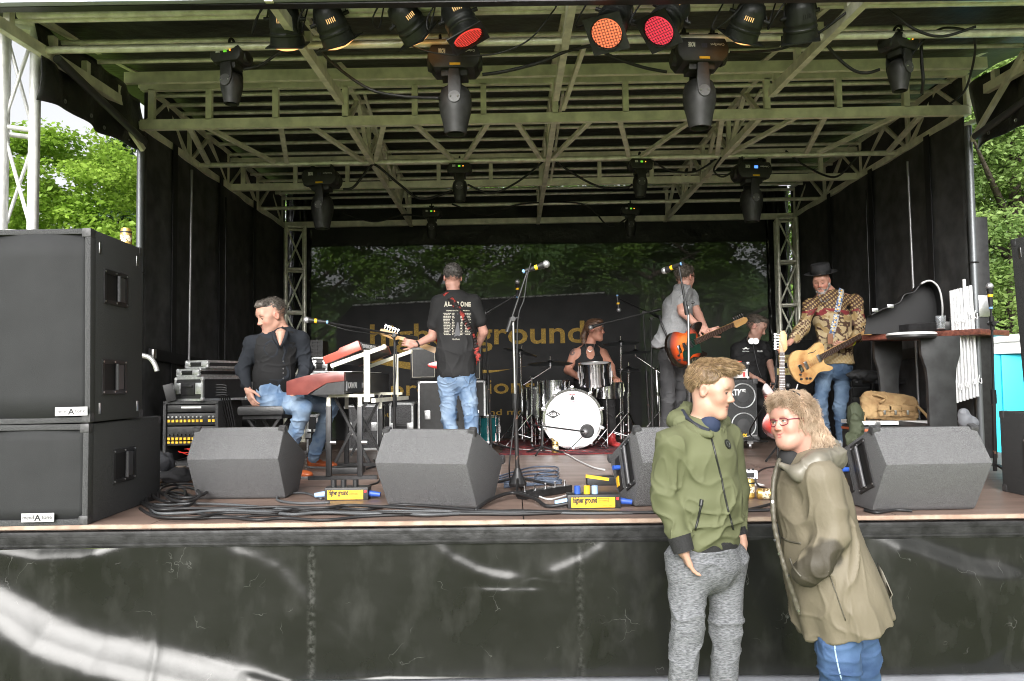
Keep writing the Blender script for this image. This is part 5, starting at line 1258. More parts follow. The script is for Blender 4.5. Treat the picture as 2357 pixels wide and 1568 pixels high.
drum('dark chrome floor tom half hidden left of the floor tom', P(*cC(430, 900), 9.1), .15, .38, (0, 0), legs=1, m=M_blkm)
drum('small teal drum standing on the floor behind the middle monitor', P(*cC(150, 1040), 8.35), .105, .26, (0, 0), m=mat('teal_wrap', (.01, .10, .11), .25, .3), name='teal_drum')
M_cym = mat('black_cymbal', (.012, .012, .013), .3, .4)
def cymbal(lab, c, r, tilt, legs, boom=None, low=DZ, hat=False, name='cymbal_stand'):
    t_ = thing(name, lab, 'cymbal', V(legs.x, legs.y, DZ)); ax = V(tilt[0], tilt[1], 1).normalized()
    MB().lathe([(.004, .028), (.02, .026), (.035, .012), (.05, .008), (r*.6, -.002), (r, -.012), (r, -.014), (r*.6, -.005), (.04, .004)], c, ax, 40).build('cymbal', M_cym, t_, 60)
    if hat: MB().lathe([(.004, -.05), (.035, -.035), (r, -.028), (r, -.026), (.03, -.03)], c, ax, 40).build('lower_cymbal', M_cym, t_, 60)
    MB().cyl(c+ax*.02, c+ax*.07, .007).build('wing_nut', M_chrome, t_)
    top = boom if boom is not None else c
    if boom is not None:
        MB().cyl(c-ax*.05+(boom-c)*0, boom+(boom-c)*.45, .007).build('boom_arm', M_chrome, t_); MB().sph(boom, .022, 10).build('tilter', M_chrome, t_)
    MB().cyl(c-ax*.06, c+ax*.03, .007).build('tilter_rod', M_chrome, t_)
    MB().cyl(V(top.x, top.y, top.z), V(legs.x, legs.y, DZ+.1), .011).build('upper_tube', M_chrome, t_)
    MB().cyl(V(legs.x, legs.y, DZ+.55), V(legs.x, legs.y, DZ+.08), .015).build('lower_tube', M_chrome, t_); MB().lathe([(.022, 0), (.022, .04)], V((legs.x+top.x)/2, (legs.y+top.y)/2, DZ+.55), (0, 0, 1), 12).build('clutch', M_chrome, t_)
    for k in range(3):
        an = 2*pi*k/3+.9; d = V(math.cos(an), math.sin(an), 0); l = MB(); l.bar(legs+V(0, 0, .38), V(legs.x, legs.y, DZ)+d*.30+V(0, 0, .012), .022, .006); l.bar(V(legs.x, legs.y, DZ+.12), V(legs.x, legs.y, DZ)+d*.16+V(0, 0, .17), .016, .005); l.build('tripod_leg', M_chrome, t_); MB().sph(V(legs.x, legs.y, DZ+.015)+d*.30, .016, 8).build('rubber_foot', M_blk, t_)
def gz(px, py, D): p = P(*cC(px, py), D); return V(p.x, D, DZ)
cymbal('black crash cymbal at the far left of the kit, sloping down to the right', P(*cC(337, 588), 8.9), .20, (.25, -.12), gz(347, 1060, 8.9))
cymbal('large black ride cymbal on a chrome boom left of the rack tom', P(*cC(510, 655), 8.45), .24, (-.02, -.13), gz(404, 1080, 8.5), boom=P(*cC(402, 745), 8.5))
cymbal('black crash cymbal above the right side of the kit', P(*cC(920, 538), 8.75), .20, (-.06, -.14), gz(922, 1080, 8.75))
cymbal('black cymbal on a long boom beside the bass player', P(*cC(1005, 590), 8.9), .165, (-.05, -.12), gz(1146, 1000, 8.7), boom=P(*cC(1125, 690), 8.8))
cymbal('pair of black hi-hat cymbals at the right of the snare', P(*cC(965, 690), 8.6), .125, (0, -.05), gz(965, 1020, 8.6), hat=True, name='hi_hat')
th = thing('drum_stool', 'round black drum stool under the drummer', 'stool', V(P(1350, 900, 9.15).x, 9.15, DZ)); x_ = P(1350, 900, 9.15).x
MB().lathe([(.05, .42), (.16, .43), (.17, .47), (.15, .50), (.001, .505)], V(x_, 9.15, DZ), (0, 0, 1), 24).build('seat', mat('black_leather', (0, 0, 0)), th); MB().cyl((x_, 9.15, DZ+.1), (x_, 9.15, DZ+.43), .016).build('post', M_chrome, th)
for k in range(3): an = 2*pi*k/3; MB().cyl((x_, 9.15, DZ+.2), (x_+.24*math.cos(an), 9.15+.24*math.sin(an), DZ+.01), .01).build('leg', M_chrome, th)
# mic at the bass drum
f = gz(462, 1130, 7.9); t_ = thing('bass_drum_microphone', 'low boom microphone stand in front of the white bass drum', 'microphone stand', f)
a = P(*cC(400, 1015), 7.9); b = P(*cC(715, 1056), 8.15); pv_ = P(*cC(465, 1022), 7.92)
MB().cyl(a, b, .008).build('boom', M_blkm, t_); MB().cyl(f+V(0, 0, .05), pv_, .013).build('tube', M_blkm, t_); MB().sph(b, .024, 12).build('microphone', M_micg, t_); MB().lathe([(.028, 0), (.032, .03), (.02, .06)], b, (0, 1, 0), 12).build('mic_body', M_blk, t_)
for k in range(3): an = 2*pi*k/3+.2; MB().cyl(f+V(0, 0, .08), f+V(math.cos(an)*.22, math.sin(an)*.22, .012), .010).build('leg', M_blkm, t_)
cable('microphone_cable', 'thin cable hanging from the bass drum microphone', [b, P(*cC(690, 1090), 8.1), P(*cC(640, 1140), 8.0), V(P(*cC(585, 1160), 7.9).x, 7.9, DZ+.01)], .004, group='cables lying on the stage')
# ================================================================== backline behind the T-shirt guitarist
def speaker_box(name, lab, x0, x1, zt0, zb0, D, dep, m=None, gr=None, piping=True, grp=None, rz=0):
    """x0..x1,y in display px at depth D"""
    a = P(x0, zt0, D); b = P(x1, zb0, D); w = b.x-a.x; h = a.z-b.z; c = V((a.x+b.x)/2, D+dep/2, (a.z+b.z)/2)
    t_ = thing(name, lab, 'amplifier', V(c.x, c.y, c.z-h/2), grp); MB().box(c, (w, dep, h), bev=.012).build('cabinet', m or M_case, t_)
    MB().box((c.x, D-.004, c.z), (w-.05, .012, h-.05)).build('grille_cloth', gr or M_blk, t_)
    if piping:
        p_ = MB(); e = .0045
        for (cx, cz, dx, dz) in ((0, h/2-.024, w-.046, e), (0, -h/2+.024, w-.046, e), (-w/2+.024, 0, e, h-.046), (w/2-.024, 0, e, h-.046)): p_.box((c.x+cx, D-.012, c.z+cz), (dx, .004, dz))
        p_.build('piping', mat('cream_piping', (.6, .57, .48), .5), t_)
    hh = MB(); hh.tube(spline([(c.x-.1, c.y, c.z+h/2), (c.x-.05, c.y, c.z+h/2+.03), (c.x+.05, c.y, c.z+h/2+.03), (c.x+.1, c.y, c.z+h/2)], 4), .008, 6); hh.build('handle', M_blk, t_); return t_, c, w, h
def fc(x0, x1, y0, D, dep, lab, ybot=None, panel=None, grp='black flight cases with silver edges'):
    a = P(x0, y0, D); b = P(x1, y0, D); zb_ = DZ+.002 if ybot is None else P(x0, ybot, D).z
    return flight_case(((a.x+b.x)/2, D+dep/2, zb_), (b.x-a.x, dep, a.z-zb_), 0, lab, panel=panel, grp=grp)
t_ = fc(962, 1117, 878, 8.35, .6, 'tall silver-edged flight case with a butterfly latch behind the T-shirt guitarist')
q = P(985, 905, 8.34); MB().box(q, (.07, .01, .09), bev=.004).build('butterfly_latch', M_alue, t_) if False else None
fc(792, 872, 934, 8.7, .4, 'silver-edged case with a grey panel behind the keyboards', panel=M_carpetg)
fc(896, 951, 928, 8.15, .4, 'grey-fronted silver-edged case between the keyboards and the guitarist', panel=M_carpetg)
speaker_box('guitar_amplifier', 'black guitar amplifier with cream piping on the tall flight case', 944, 1006, 799, 873, 8.35, .28)
speaker_box('guitar_amplifier', 'black amplifier showing at the right of the T-shirt guitarist', 1060, 1109, 798, 876, 8.5, .28, piping=True)
fc(717, 753, 822, 8.9, .3, 'small silver-cornered case top of the pile behind the piano', ybot=858); fc(700, 760, 860, 8.9, .4, 'wide black case under the small one behind the piano', ybot=930)
fc(706, 732, 956, 8.3, .35, 'narrow silver-edged case standing on the deck behind the seated man')
cr_ = thing('plastic_crate', 'black slatted crate on top of the cases beside the left truss tower', 'crate', P(722, 821, 8.95)); a = P(705, 782, 8.95); b = P(742, 821, 8.95); w = b.x-a.x; h = a.z-b.z
cb = MB()
for k in range(5): cb.box(((a.x+b.x)/2, 8.95, b.z+h*(k+.5)/5), (w, .012, h*.11))
for k in range(4): cb.box((a.x+w*(k)/3, 8.95, (a.z+b.z)/2), (.012, .016, h))
cb.box(((a.x+b.x)/2, 9.1, (a.z+b.z)/2), (w, .28, h*.9)); cb.build('shell', M_blk, cr_)
# dim clutter further back: racks on both sides
def small_rack(lab, x0, x1, y0, y1, D, rows):
    a = P(x0, y0, D); b = P(x1, y1, D); w = b.x-a.x; h = a.z-b.z; t_ = thing('equipment_rack', lab, 'rack', V((a.x+b.x)/2, D+.2, b.z)); MB().box(((a.x+b.x)/2, D+.2, (a.z+b.z)/2), (w, .4, h), bev=.006).build('shell', M_carpet, t_)
    n = max(1, int(h/.09))
    for k in range(n):
        z = a.z-h*(k+.5)/n; u_ = MB().box(((a.x+b.x)/2, D-.006, z), (w*.9, .02, h/n*.86), bev=.002).build('rack_unit', M_blkm, t_)
        for q in range(int(w/.05)):
            if (q*7+k*3) % 4 == 0: MB().box((a.x+.05+q*.05, D-.018, z), (.022, .004, .016)).build('yellow_label' if rows[k % len(rows)] else 'grey_label', M_yel if rows[k % len(rows)] else mat('label_grey', (.2, .2, .2), .5), u_)
    return t_
small_rack('rack with a few yellow labels under the bar table', 1958, 2006, 868, 985, 8.0, (0, 1)); small_rack('second yellow-labelled rack further right under the bar table', 2052, 2110, 880, 985, 8.2, (1, 0))
small_rack('low black rack behind the leftmost monitor and bench', 520, 590, 880, 1010, 7.4, (0, 0))
# ================================================================== bass rig, technician amp
def ring_cab():
    D = 8.15; x0, x1 = P(1612, 900, D).x, P(1743, 900, D).x; zt_ = P(1743, 873, D).z; z0 = DZ+.085; w = x1-x0; c = (x0+x1)/2; h = zt_-z0
    t_ = thing('bass_cabinet', 'black bass cabinet with four silver-ringed speakers behind the boy', 'amplifier', (c, D+.2, DZ)); MB().box((c, D+.22, z0+h/2), (w, .42, h), bev=.012).build('cabinet', M_carpet, t_)
    MB().box((c, D+.004, z0+h/2), (w-.04, .012, h-.04)).build('grille', mat('dark_grille', (.018, .019, .02), .6, var=.5, vs=160), t_)
    for sx in (-1, 1):
        for sz in (-1, 1):
            q = V(c+sx*w*.245, D-.008, z0+h*(.5+sz*.235)); MB().torus(q, .122, .0075, (0, 1, 0), 40, 6).build('silver_ring', mat('ring_silver', (.45, .46, .47), .4, .6, var=.3, vs=60), t_, 180); MB().lathe([(.001, 0), (.035, .002), (.11, .012)], q, (0, 1, 0), 30, False).build('cone', mat('cone_grey', (.035, .036, .038), .6), t_, 180)
    for sx in (-1, 1):
        for sz in (0, 1): MB().box((x0+.02 if sx < 0 else x1-.02, D+.015, z0+.02+sz*(h-.04)), (.055, .05, .055), bev=.008).build('corner', M_corner, t_)
    for sx in (-1, 1):
        wl = MB(); wl.lathe([(.032, -.014), (.034, 0), (.032, .014)], (c+sx*w*.38, D+.08, DZ+.034), (1, 0, 0), 16); wl.build('caster', M_steel, t_)
        MB().box((c+sx*w*.38, D+.08, DZ+.07), (.06, .06, .03)).build('caster_plate', M_steel, t_)
    text_mesh('VX', .045, face_M(P(1706, 1006, D-.02), (1, 0, 0), (0, 0, 1)), M_yel, 'lettering', t_, .001, .002); MB().box(P(1734, 1003, D-.015), (.08, .004, .016)).build('badge', M_steel, t_)
    text_mesh('HARTKE', .085, face_M(V(x0+.2, D-.004, zt_-.16), (1, 0, 0), (0, 0, 1)), M_white, 'lettering', t_, .001, .003, .26)
    a = P(1640, 833, D-.0); b = P(1725, 869, D); hw_, hh_ = b.x-a.x, a.z-b.z
    h_ = thing('bass_amplifier_head', 'bass amplifier head with a white control panel on the ringed cabinet', 'amplifier', ((a.x+b.x)/2, D+.15, zt_))
    q = V((a.x+b.x)/2-.03, D+.16, zt_+.003+.085); MB().box(q, (hw_+.06, .32, .17), bev=.006).build('case', M_case, h_)
    for sx in (-1, 1):
        for sz in (-1, 1): MB().box(q+V(sx*(hw_/2+.02), -.155, sz*.075), (.03, .03, .03), bev=.006).build('corner', M_steel, h_)
    pn_ = MB().box(q+V(.02, -.163, -.028), (hw_*.96, .006, .09)).build('control_panel', mat('panel_white', (.62, .62, .62), .4), h_)
    for k in range(8): MB().cyl(q+V(-.14+k*.03, -.165, -.03), q+V(-.14+k*.03, -.18, -.03), .008, n=10).build('knob', M_blk, pn_)
    MB().box(q+V(.16, -.167, -.035), (.02, .006, .05)).build('power_switch', mat('red_switch', (0, 0, 0)), pn_); text_mesh('Hartke', .028, face_M(q+V(.10, -.168, .0), (1, 0, 0), (0, 0, 1)), M_blk, 'lettering', pn_, .0005, .0005)
    text_mesh('HARTKE', .05, face_M(q+V(-.13, -.163, .028), (1, 0, 0), (0, 0, 1)), M_white, 'lettering', h_, .0005, .002, .23)
    tl = MB(); tl.tube(spline([q+V(-.15, -.05, .10), q+V(-.05, -.08, .12), q+V(.02, -.05, .10), q+V(.10, -.06, .105)], 5), .012, 6); tag(tl.build('multicore_cable', M_rub), 'bundle of black cable lying on the bass amplifier head', 'cable', 'cables lying on the stage')
    tag(MB().bar(q+V(-.02, -.10, .10), q+V(.16, -.08, .095), .02, .012).build('screwdriver', mat('red_tool', (.55, .03, .03), .4)), 'red-handled tool lying on the bass amplifier head', 'tool')
ring_cab()
M_cream = mat('yellow_panel', (.62, .52, .22), .45)
for k, (x0, x1, y0, y1, D, lab) in enumerate(((1784, 1872, 783, 842, 8.95, 'upper guitar amplifier with a pale yellow control strip, behind the hat guitarist'), (1780, 1878, 844, 990, 8.93, 'lower guitar amplifier cabinet with a pale yellow corner, behind the hat guitarist'))):
    t_, c, w, h = speaker_box('guitar_amplifier', lab, x0, x1, y0, y1, D, .3, piping=False)
    MB().box((c.x, D-.014, c.z-h*.22 if k == 0 else c.z+h*.42), (w*.86, .01, h*.30 if k == 0 else h*.1)).build('control_strip', M_cream, t_)
    text_mesh('Buddy', .05, face_M((c.x-w*.38, D-.021, (c.z-h*.27) if k == 0 else c.z+h*.4), (1, 0, 0), (0, 0, 1)), mat('brown_print', (.15, .05, .02), .5), 'lettering', t_, .0005, 0, .11, .35)
    for q in range(5): MB().cyl((c.x-.02+q*.05, D-.018, c.z-h*.2), (c.x-.02+q*.05, D-.032, c.z-h*.2), .009, n=10).build('knob', M_blk, t_) if k == 0 else None
a = P(*cD(1055, 955), 7.6); f_ = V(P(1812, 1000, 7.7).x, 7.7, DZ)
ms = thing('microphone_stand', 'low microphone in front of the yellow-trimmed guitar amplifier', 'microphone stand', f_); hd2 = P(*cD(1110, 958), 8.2); f_ = V(hd2.x+.12, 8.2, DZ); ms.location = f_
mic(ms, hd2, V(-1, .1, .12), 1.0, False); MB().cyl(f_, f_+V(0, 0, .28), .01).build('tube', M_blkm, ms); MB().cyl(f_+V(0, 0, .28), hd2+V(-.12, 0, .02), .008).build('boom', M_blkm, ms); MB().lathe([(.11, 0), (.11, .015), (.02, .03)], f_, (0, 0, 1), 20).build('round_base', M_blkm, ms)
# ================================================================== guitars
def guitar(name, lab, o, xd, n, L=1.0, bodym=None, kind='tele', cat='guitar', nstr=6, pick=None, edgem=None, scale_len=.65, neckm=None):
    """o: body centre, xd: towards the head, n: front normal"""
    xd = Vector(xd).normalized(); n = Vector(n); n = (n-xd*n.dot(xd)).normalized(); y = n.cross(xd); R = Matrix((xd, y, n)).transposed(); o = Vector(o); t_ = thing(name, lab, cat, o); M4 = R.to_4x4(); M4.translation = o
    if kind == 'tele': out = [(-.205, 0), (-.20, .06), (-.17, .12), (-.12, .158), (-.06, .16), (-.01, .135), (.03, .118), (.08, .122), (.13, .135), (.168, .125), (.185, .095), (.18, .05), (.165, .03), (.165, -.028), (.13, -.036), (.125, -.07), (.15, -.105), (.178, -.135), (.165, -.155), (.12, -.150), (.07, -.128), (.03, -.122), (-.01, -.138), (-.06, -.165), (-.12, -.166), (-.17, -.125), (-.20, -.065)]
    else: out = [(-.23, .01), (-.225, .07), (-.19, .13), (-.13, .165), (-.06, .155), (0, .12), (.05, .115), (.11, .14), (.19, .165), (.245, .150), (.255, .125), (.21, .085), (.165, .05), (.16, .028), (.16, -.028), (.12, -.045), (.12, -.08), (.16, -.115), (.195, -.145), (.175, -.165), (.10, -.155), (.03, -.125), (-.03, -.135), (-.10, -.17), (-.16, -.165), (-.21, -.11), (-.23, -.05)]
    sp = [(q.x, q.y) for q in spline([V(a, b, 0) for a, b in out+out[:1]], 3)[:-1]]
    b = MB(); b.prism(sp, -.040, 0); bd = b.xf(M4).build('body', bodym, t_, 40, bev=.006)
    if pick:
        pk_ = MB().prism([(-.10, -.12), (-.04, -.125), (.02, -.10), (.08, -.105), (.13, -.12), (.14, -.03), (.12, .03), (.14, .07), (.08, .09), (.02, .06), (-.02, -.01), (-.08, -.04)], .001, .004).xf(M4).build('pickguard', pick, bd)
    x_br = -.11; xn = x_br+scale_len
    MB().box((x_br, 0, .008), (.035, .075, .012), bev=.002).xf(M4).build('bridge', M_chrome, bd)
    for xx in ((-.05, .09) if kind == 'tele' else (-.04, .04)): MB().box((xx, 0, .008), (.03, .075, .012), bev=.003).xf(M4).build('pickup', M_blk if kind != 'tele' else M_steel, bd)
    for xx, yy in ((-.10, -.11), (-.15, -.09), (-.14, -.05), (-.07, -.125)): MB().cyl((xx, yy, .002), (xx, yy, .02), .010, n=12).xf(M4).build('knob', M_blk, bd)
    nm = neckm or mat('maple_neck', (.50, .29, .11), .35); nk = MB(); nk.add([(.13, -.028, -.016), (.13, .028, -.016), (.13, .028, .006), (.13, -.028, .006), (xn, -.021, -.010), (xn, .021, -.010), (xn, .021, .006), (xn, -.021, .006)], [(0, 1, 2, 3), (4, 5, 6, 7), (0, 4, 7, 3), (1, 5, 6, 2), (2, 6, 7, 3), (0, 4, 5, 1)]); nk_ = nk.xf(M4).build('neck', nm, t_)
    fb = MB(); fb.add([(.09, -.027, .006), (.09, .027, .006), (xn, .020, .006), (xn, -.020, .006), (.09, -.027, .012), (.09, .027, .012), (xn, .020, .012), (xn, -.020, .012)], [(4, 5, 6, 7), (0, 1, 5, 4), (1, 2, 6, 5), (2, 3, 7, 6), (3, 0, 4, 7)]); fb_ = fb.xf(M4).build('fretboard', mat('rosewood', (.05, .025, .016), .5), nk_)
    fr = MB(); d = scale_len
    for k in range(1, 21):
        x = xn-scale_len*(1-2**(-k/12)); 
        if x > .1: fr.box((x, 0, .0125), (.0018, .046, .001))
    fr.xf(M4).build('frets', M_steel, nk_)
    hs_ = MB().prism([(xn, -.021), (xn+.03, -.045), (xn+.16, -.040), (xn+.195, -.02), (xn+.19, .01), (xn+.16, .022), (xn+.03, .026), (xn, .021)] , -.012, .002).xf(M4).build('headstock', nm, nk_, bev=.002)
    for k in range(nstr): x = xn+.035+.125*k/(nstr-1); MB().cyl((x, .01, -.004), (x, .048, -.004), .003, n=6).add(*((lambda c: ([tuple(V(*c)+V(a_, b_, c2)) for a_ in (-.007, .007) for b_ in (-.004, .014) for c2 in (-.005, .005)], [(0, 1, 3, 2), (4, 6, 7, 5), (0, 4, 5, 1), (2, 3, 7, 6), (0, 2, 6, 4), (1, 5, 7, 3)]))((x, .052, -.004)))).xf(M4).build('tuner', M_chrome, hs_)
    st = MB()
    for k in range(nstr): yy = (-.5+k/(nstr-1)); st.cyl((x_br, yy*.052, .016), (xn, yy*.034, .014), .0008, n=4); st.cyl((xn, yy*.034, .014), (xn+.035+.125*k/(nstr-1), yy*.03, .004), .0008, n=4)
    st.xf(M4).build('strings', M_steel, t_)
    if kind == 'tele': MB().prism([(.0, .085), (.03, .09), (.07, .078), (.10, .085), (.10, .080), (.07, .071), (.03, .082)], .001, .002).xf(M4).build('sound_hole', M_blk, bd)
    return t_
def sunburst(name, c0, c1, c2, o, r):
    m = bpy.data.materials.new(name); m.use_nodes = True; t = m.node_tree; b = t.nodes['Principled BSDF']; g_ = t.nodes.new('ShaderNodeNewGeometry'); d = t.nodes.new('ShaderNodeVectorMath'); d.operation = 'DISTANCE'; d.inputs[1].default_value = o
    t.links.new(g_.outputs['Position'], d.inputs[0]); rp = t.nodes.new('ShaderNodeValToRGB'); mr = t.nodes.new('ShaderNodeMapRange'); mr.inputs[2].default_value = r; t.links.new(d.outputs['Value'], mr.inputs[0]); t.links.new(mr.outputs[0], rp.inputs[0]); e = rp.color_ramp.elements
    e[0].color = (*c0, 1); e[0].position = .35; e[1].color = (*c2, 1); e[1].position = .95; k = e.new(.68); k.color = (*c1, 1); t.links.new(rp.outputs[0], b.inputs['Base Color']); b.inputs['Roughness'].default_value = .18; b.inputs['Coat Weight'].default_value = .5; return m
bo_ = P(*cD(425, 685), 7.38); guitar('bass_guitar', 'sunburst orange and black electric bass held by the man in the grey T-shirt', bo_, V(.56, .30, .23), V(.42, -.85, .05), kind='strat', bodym=sunburst('sunburst_orange', (.75, .18, .02), (.45, .05, .01), (.012, .008, .006), tuple(bo_+V(-.02, 0, 0)), .20), pick=mat('dark_tortoise', (.01, .03, .02), .15), nstr=5, scale_len=.72)
m = mat('burl_maple', (.62, .40, .17), .25, col2=(.28, .10, .03), vs=7, cr=(.44, .72), coat=.6)
go = P(*cE(345, 672), 7.36); guitar('electric_guitar', 'pale burl wood electric guitar played by the man in the black hat', go, P(*cE(790, 430), 7.42)-go, V(.05, -1, -.12), kind='tele', bodym=m, scale_len=.66)
go = V(P(1801, 990, 6.95).x, 6.95, DZ+.42); guitar('electric_guitar', 'red sunburst guitar standing upright in a stand behind the woman', go, V(.05, .06, 1), V(-.2, -1, .05), kind='strat', bodym=sunburst('sunburst_red', (.55, .09, .02), (.4, .02, .01), (.03, .005, .005), tuple(go), .22), scale_len=.64)
gs = thing('guitar_stand', 'small black stand holding the upright red guitar', 'stand', (go.x, 7.05, DZ))
MB().cyl((go.x, 7.1, DZ), (go.x+.02, 7.08, DZ+.6), .01).build('pole', M_blkm, gs)
for s in (-1, 1): MB().cyl((go.x, 7.1, DZ+.12), (go.x+s*.16, 6.92, DZ+.01), .009).build('leg', M_blkm, gs); MB().cyl((go.x+s*.05, 7.08, DZ+.2), (go.x+s*.06, 6.9, DZ+.19), .009).build('cradle', M_blkm, gs)
go = P(*cB(840, 640), 7.42); guitar('electric_guitar', 'red electric guitar held by the man in the black T-shirt', go, P(*cB(465, 500), 7.40)-go, V(0, 1, -.05), kind='strat', bodym=mat('red_lacquer', (.5, .02, .02), .2, coat=.6), scale_len=.64)
# ================================================================== bar table with cases at the right
M_bar = mat('bar_top_wood', (.10, .03, .022), .35, col2=(.22, .075, .05), vs=9, stretch=(1, 6, 6)); M_pnt = mat('black_painted_board', (.028, .029, .030), .5, var=.3, vs=10, bump=.1, bs=30)
ta, tb_ = P(1985, 786, 6.75), P(2256, 768, 5.98); zt_ = (ta.z+tb_.z)/2; d_ = (tb_-ta); d_.z = 0; L_ = d_.length; ux = d_.normalized(); uy = V(-ux.y, ux.x, 0); RT = Matrix((ux, uy, V(0, 0, 1))).transposed(); tc_ = V((ta.x+tb_.x)/2, (ta.y+tb_.y)/2, zt_)+uy*.24
tt = thing('bar_table', 'tall black bar table with flared board legs and a dark red top', 'table', V(tc_.x, tc_.y, DZ))
MB().box(tc_+V(0, 0, .022), (L_, .5, .045), RT, bev=.006).build('table_top', M_bar, tt)
def leg(px, D, w1, w2, lab=None):
    c = P(px, 900, D); h = zt_-DZ-.002; w0 = w1/2; w3 = w2/2
    out = [(-w0, 0), (w0, 0), (w0, h*.66), (w0+.01, h*.76), (w3*.98, h*.86), (w3, h*.90), (w3, h), (-w3, h), (-w3, h*.90), (-w3*.98, h*.86), (-w0-.01, h*.76), (-w0, h*.66)]
    MB().prism(out, -.02, .02, Matrix(((1, 0, 0), (0, 0, -1), (0, 1, 0))), V(c.x, D, DZ)).build('leg', M_pnt, tt, 40, bev=.003)
leg(2166, 6.10, .21, .30); leg(2046, 6.9, .16, .24)
MB().bar(V(P(2046, 900, 6.9).x, 6.9, DZ+.3), V(P(2166, 900, 6.1).x+.02, 6.14, DZ+.3), .03, .10).build('stretcher', M_pnt, tt)
top = zt_+.046
# open guitar case, lid upright
gcase = thing('guitar_case', 'open black guitar case with a white rim standing on the bar table', 'guitar case', V(P(2120, 760, 6.45).x, 6.45, top))
cx0 = P(*cE(860, 440), 6.5)
lid = spline([P(*cE(x, y), 6.45) for x, y in ((690, 400), (760, 365), (850, 330), (880, 285), (935, 268), (975, 222), (1030, 205), (1075, 245), (1095, 330), (1095, 420), (1078, 450))], 5)
rim = MB(); rim.tube(lid[-26:], .008, 8); rim.build('rim', mat('case_rim', (.5, .5, .5), .4), gcase, 180); rim = MB(); rim.tube(lid[:-26], .007, 8); rim.build('edge_strip', M_blkm, gcase, 180)
sh = MB(); n_ = len(lid)
for k in range(n_-1): a, b = lid[k], lid[k+1]; c, d = V(a.x+.03, a.y+.14, a.z-.0), V(b.x+.03, b.y+.14, b.z); sh.quad(a, b, d, c); sh.quad(V(a.x, a.y+.14, top), V(b.x, b.y+.14, top), V(b.x+.03, b.y+.14, b.z), V(a.x+.03, a.y+.14, a.z))
sh.build('lid_shell', mat('case_lining', (.012, .012, .013), .7), gcase, 0, thick=.006)
lo_ = MB(); lo_.prism([(-.36, -.05), (-.2, -.06), (-.05, -.13), (.12, -.12), (.25, -.15), (.33, -.1), (.34, .06), (.25, .12), (.1, .09), (-.05, .11), (-.2, .05), (-.36, .045)], 0, .07, RT, V(tc_.x-.08, tc_.y-.0, top+.002)); lo_.build('lower_shell', M_blk, gcase, 40, bev=.008)
for x, y in ((712, 372), (800, 350)): q = P(*cE(x, y), 6.44); MB().box(q, (.05, .012, .03), bev=.002).build('latch', M_steel, gcase)
rd = thing('drum_case', 'flat round black case with a pale rim lying on the bar table', 'case', V(P(*cE(925, 490), 6.15).x, 6.15, top+.07)); q = P(*cE(925, 478), 6.10); q.z = P(*cE(925, 491), 5.9).z
MB().lathe([(.16, 0), (.175, .01), (.175, .032), (.165, .05), (.001, .055)], V(q.x, 6.12, top+.004), (0, 0, 1), 40).build('shell', M_blk, rd); MB().lathe([(.177, .028), (.179, .034), (.177, .040), (.168, .046)], V(q.x, 6.12, top+.004), (0, 0, 1), 40, False).build('rim', M_white, rd, 60); rd.location.z = top
cu = MB(); q = P(*cE(1097, 490), 6.0); cu.lathe([(.028, .0), (.036, .10), (.034, .10), (.026, .004)], V(q.x, 6.02, top+.001), (0, 0, 1), 22); mcup = mat('clear_cup', (.7, .72, .75), .1); mcup.node_tree.nodes['Principled BSDF'].inputs['Transmission Weight'].default_value = .85; tag(cu.build('plastic_cup', mcup), 'clear plastic cup standing at the right end of the bar table', 'cup')
# hanging white tubes
M_tube = mat('white_tube', (.74, .75, .76), .3, .2); r_ = thing('tube_rack', 'black bar from which the white tubes hang', 'rail', P(*cE(1215, 415), 6.2)); MB().bar(P(*cE(1130, 428), 6.24), P(*cE(1300, 395), 6.24), .02, .03).build('bar', M_blkm, r_); MB().bar(P(*cE(1160, 815), 6.24), P(*cE(1320, 775), 6.24), .02, .03).build('bar', M_blkm, r_)
nms = ('leftmost', 'second from the left', 'third from the left', 'middle', 'third from the right', 'second from the right', 'rightmost')
for k in range(7):
    a = P(*cE(1145+k*18.5, 262-k*5+(-45 if k == 4 else 0)), 6.17+.02*(k % 2)); b = P(*cE(1180+k*19.5, 900-k*6), 6.14+.02*(k % 2))
    t_ = thing('hanging_tube', nms[k]+' of the seven white tubes hanging beside the corner post', 'tube', b, 'white tubes hanging beside the right corner post'); MB().cyl(a, b, .0125, n=14).build('tube', M_tube, t_, 60)
    for f_ in (.28, .86):
        c = a+(b-a)*f_; MB().tube(spline([c+V(.012, -.022, .045), c+V(.0, -.03, .0), c+V(.022, -.028, -.02), c+V(.026, -.02, .02)], 4), .0038, 6).build('hook', M_tube, t_)
# satchel on an orange and white case, green jacket
x0, x1 = P(1984, 990, 6.75).x, P(2142, 990, 6.75).x; oc = thing('trunk_case', 'orange and white edged trunk under the canvas bag', 'case', ((x0+x1)/2, 6.9, DZ)); zt2 = P(2040, 969, 6.75).z
MB().box(((x0+x1)/2, 6.95, (DZ+zt2)/2-.02), (x1-x0, .42, zt2-DZ-.05), bev=.006).build('box', M_pnt, oc); MB().box(((x0+x1)/2, 6.95, zt2-.018), (x1-x0+.012, .43, .03), bev=.003).build('white_edge', M_white, oc); MB().box(((x0+x1)/2, 6.95, zt2-.075), (x1-x0+.010, .428, .022), bev=.003).build('orange_edge', mat('orange_trim', (.55, .13, .05), .6), oc); MB().box((x0+.12, 6.73, zt2-.03), (.05, .02, .05), bev=.003).build('clasp', M_steel, oc)
M_canvas = mat('tan_canvas', (.30, .185, .085), .85, col2=(.40, .27, .13), vs=14, bump=.5, bs=50, bd=.005, crease=.3, cs=9)
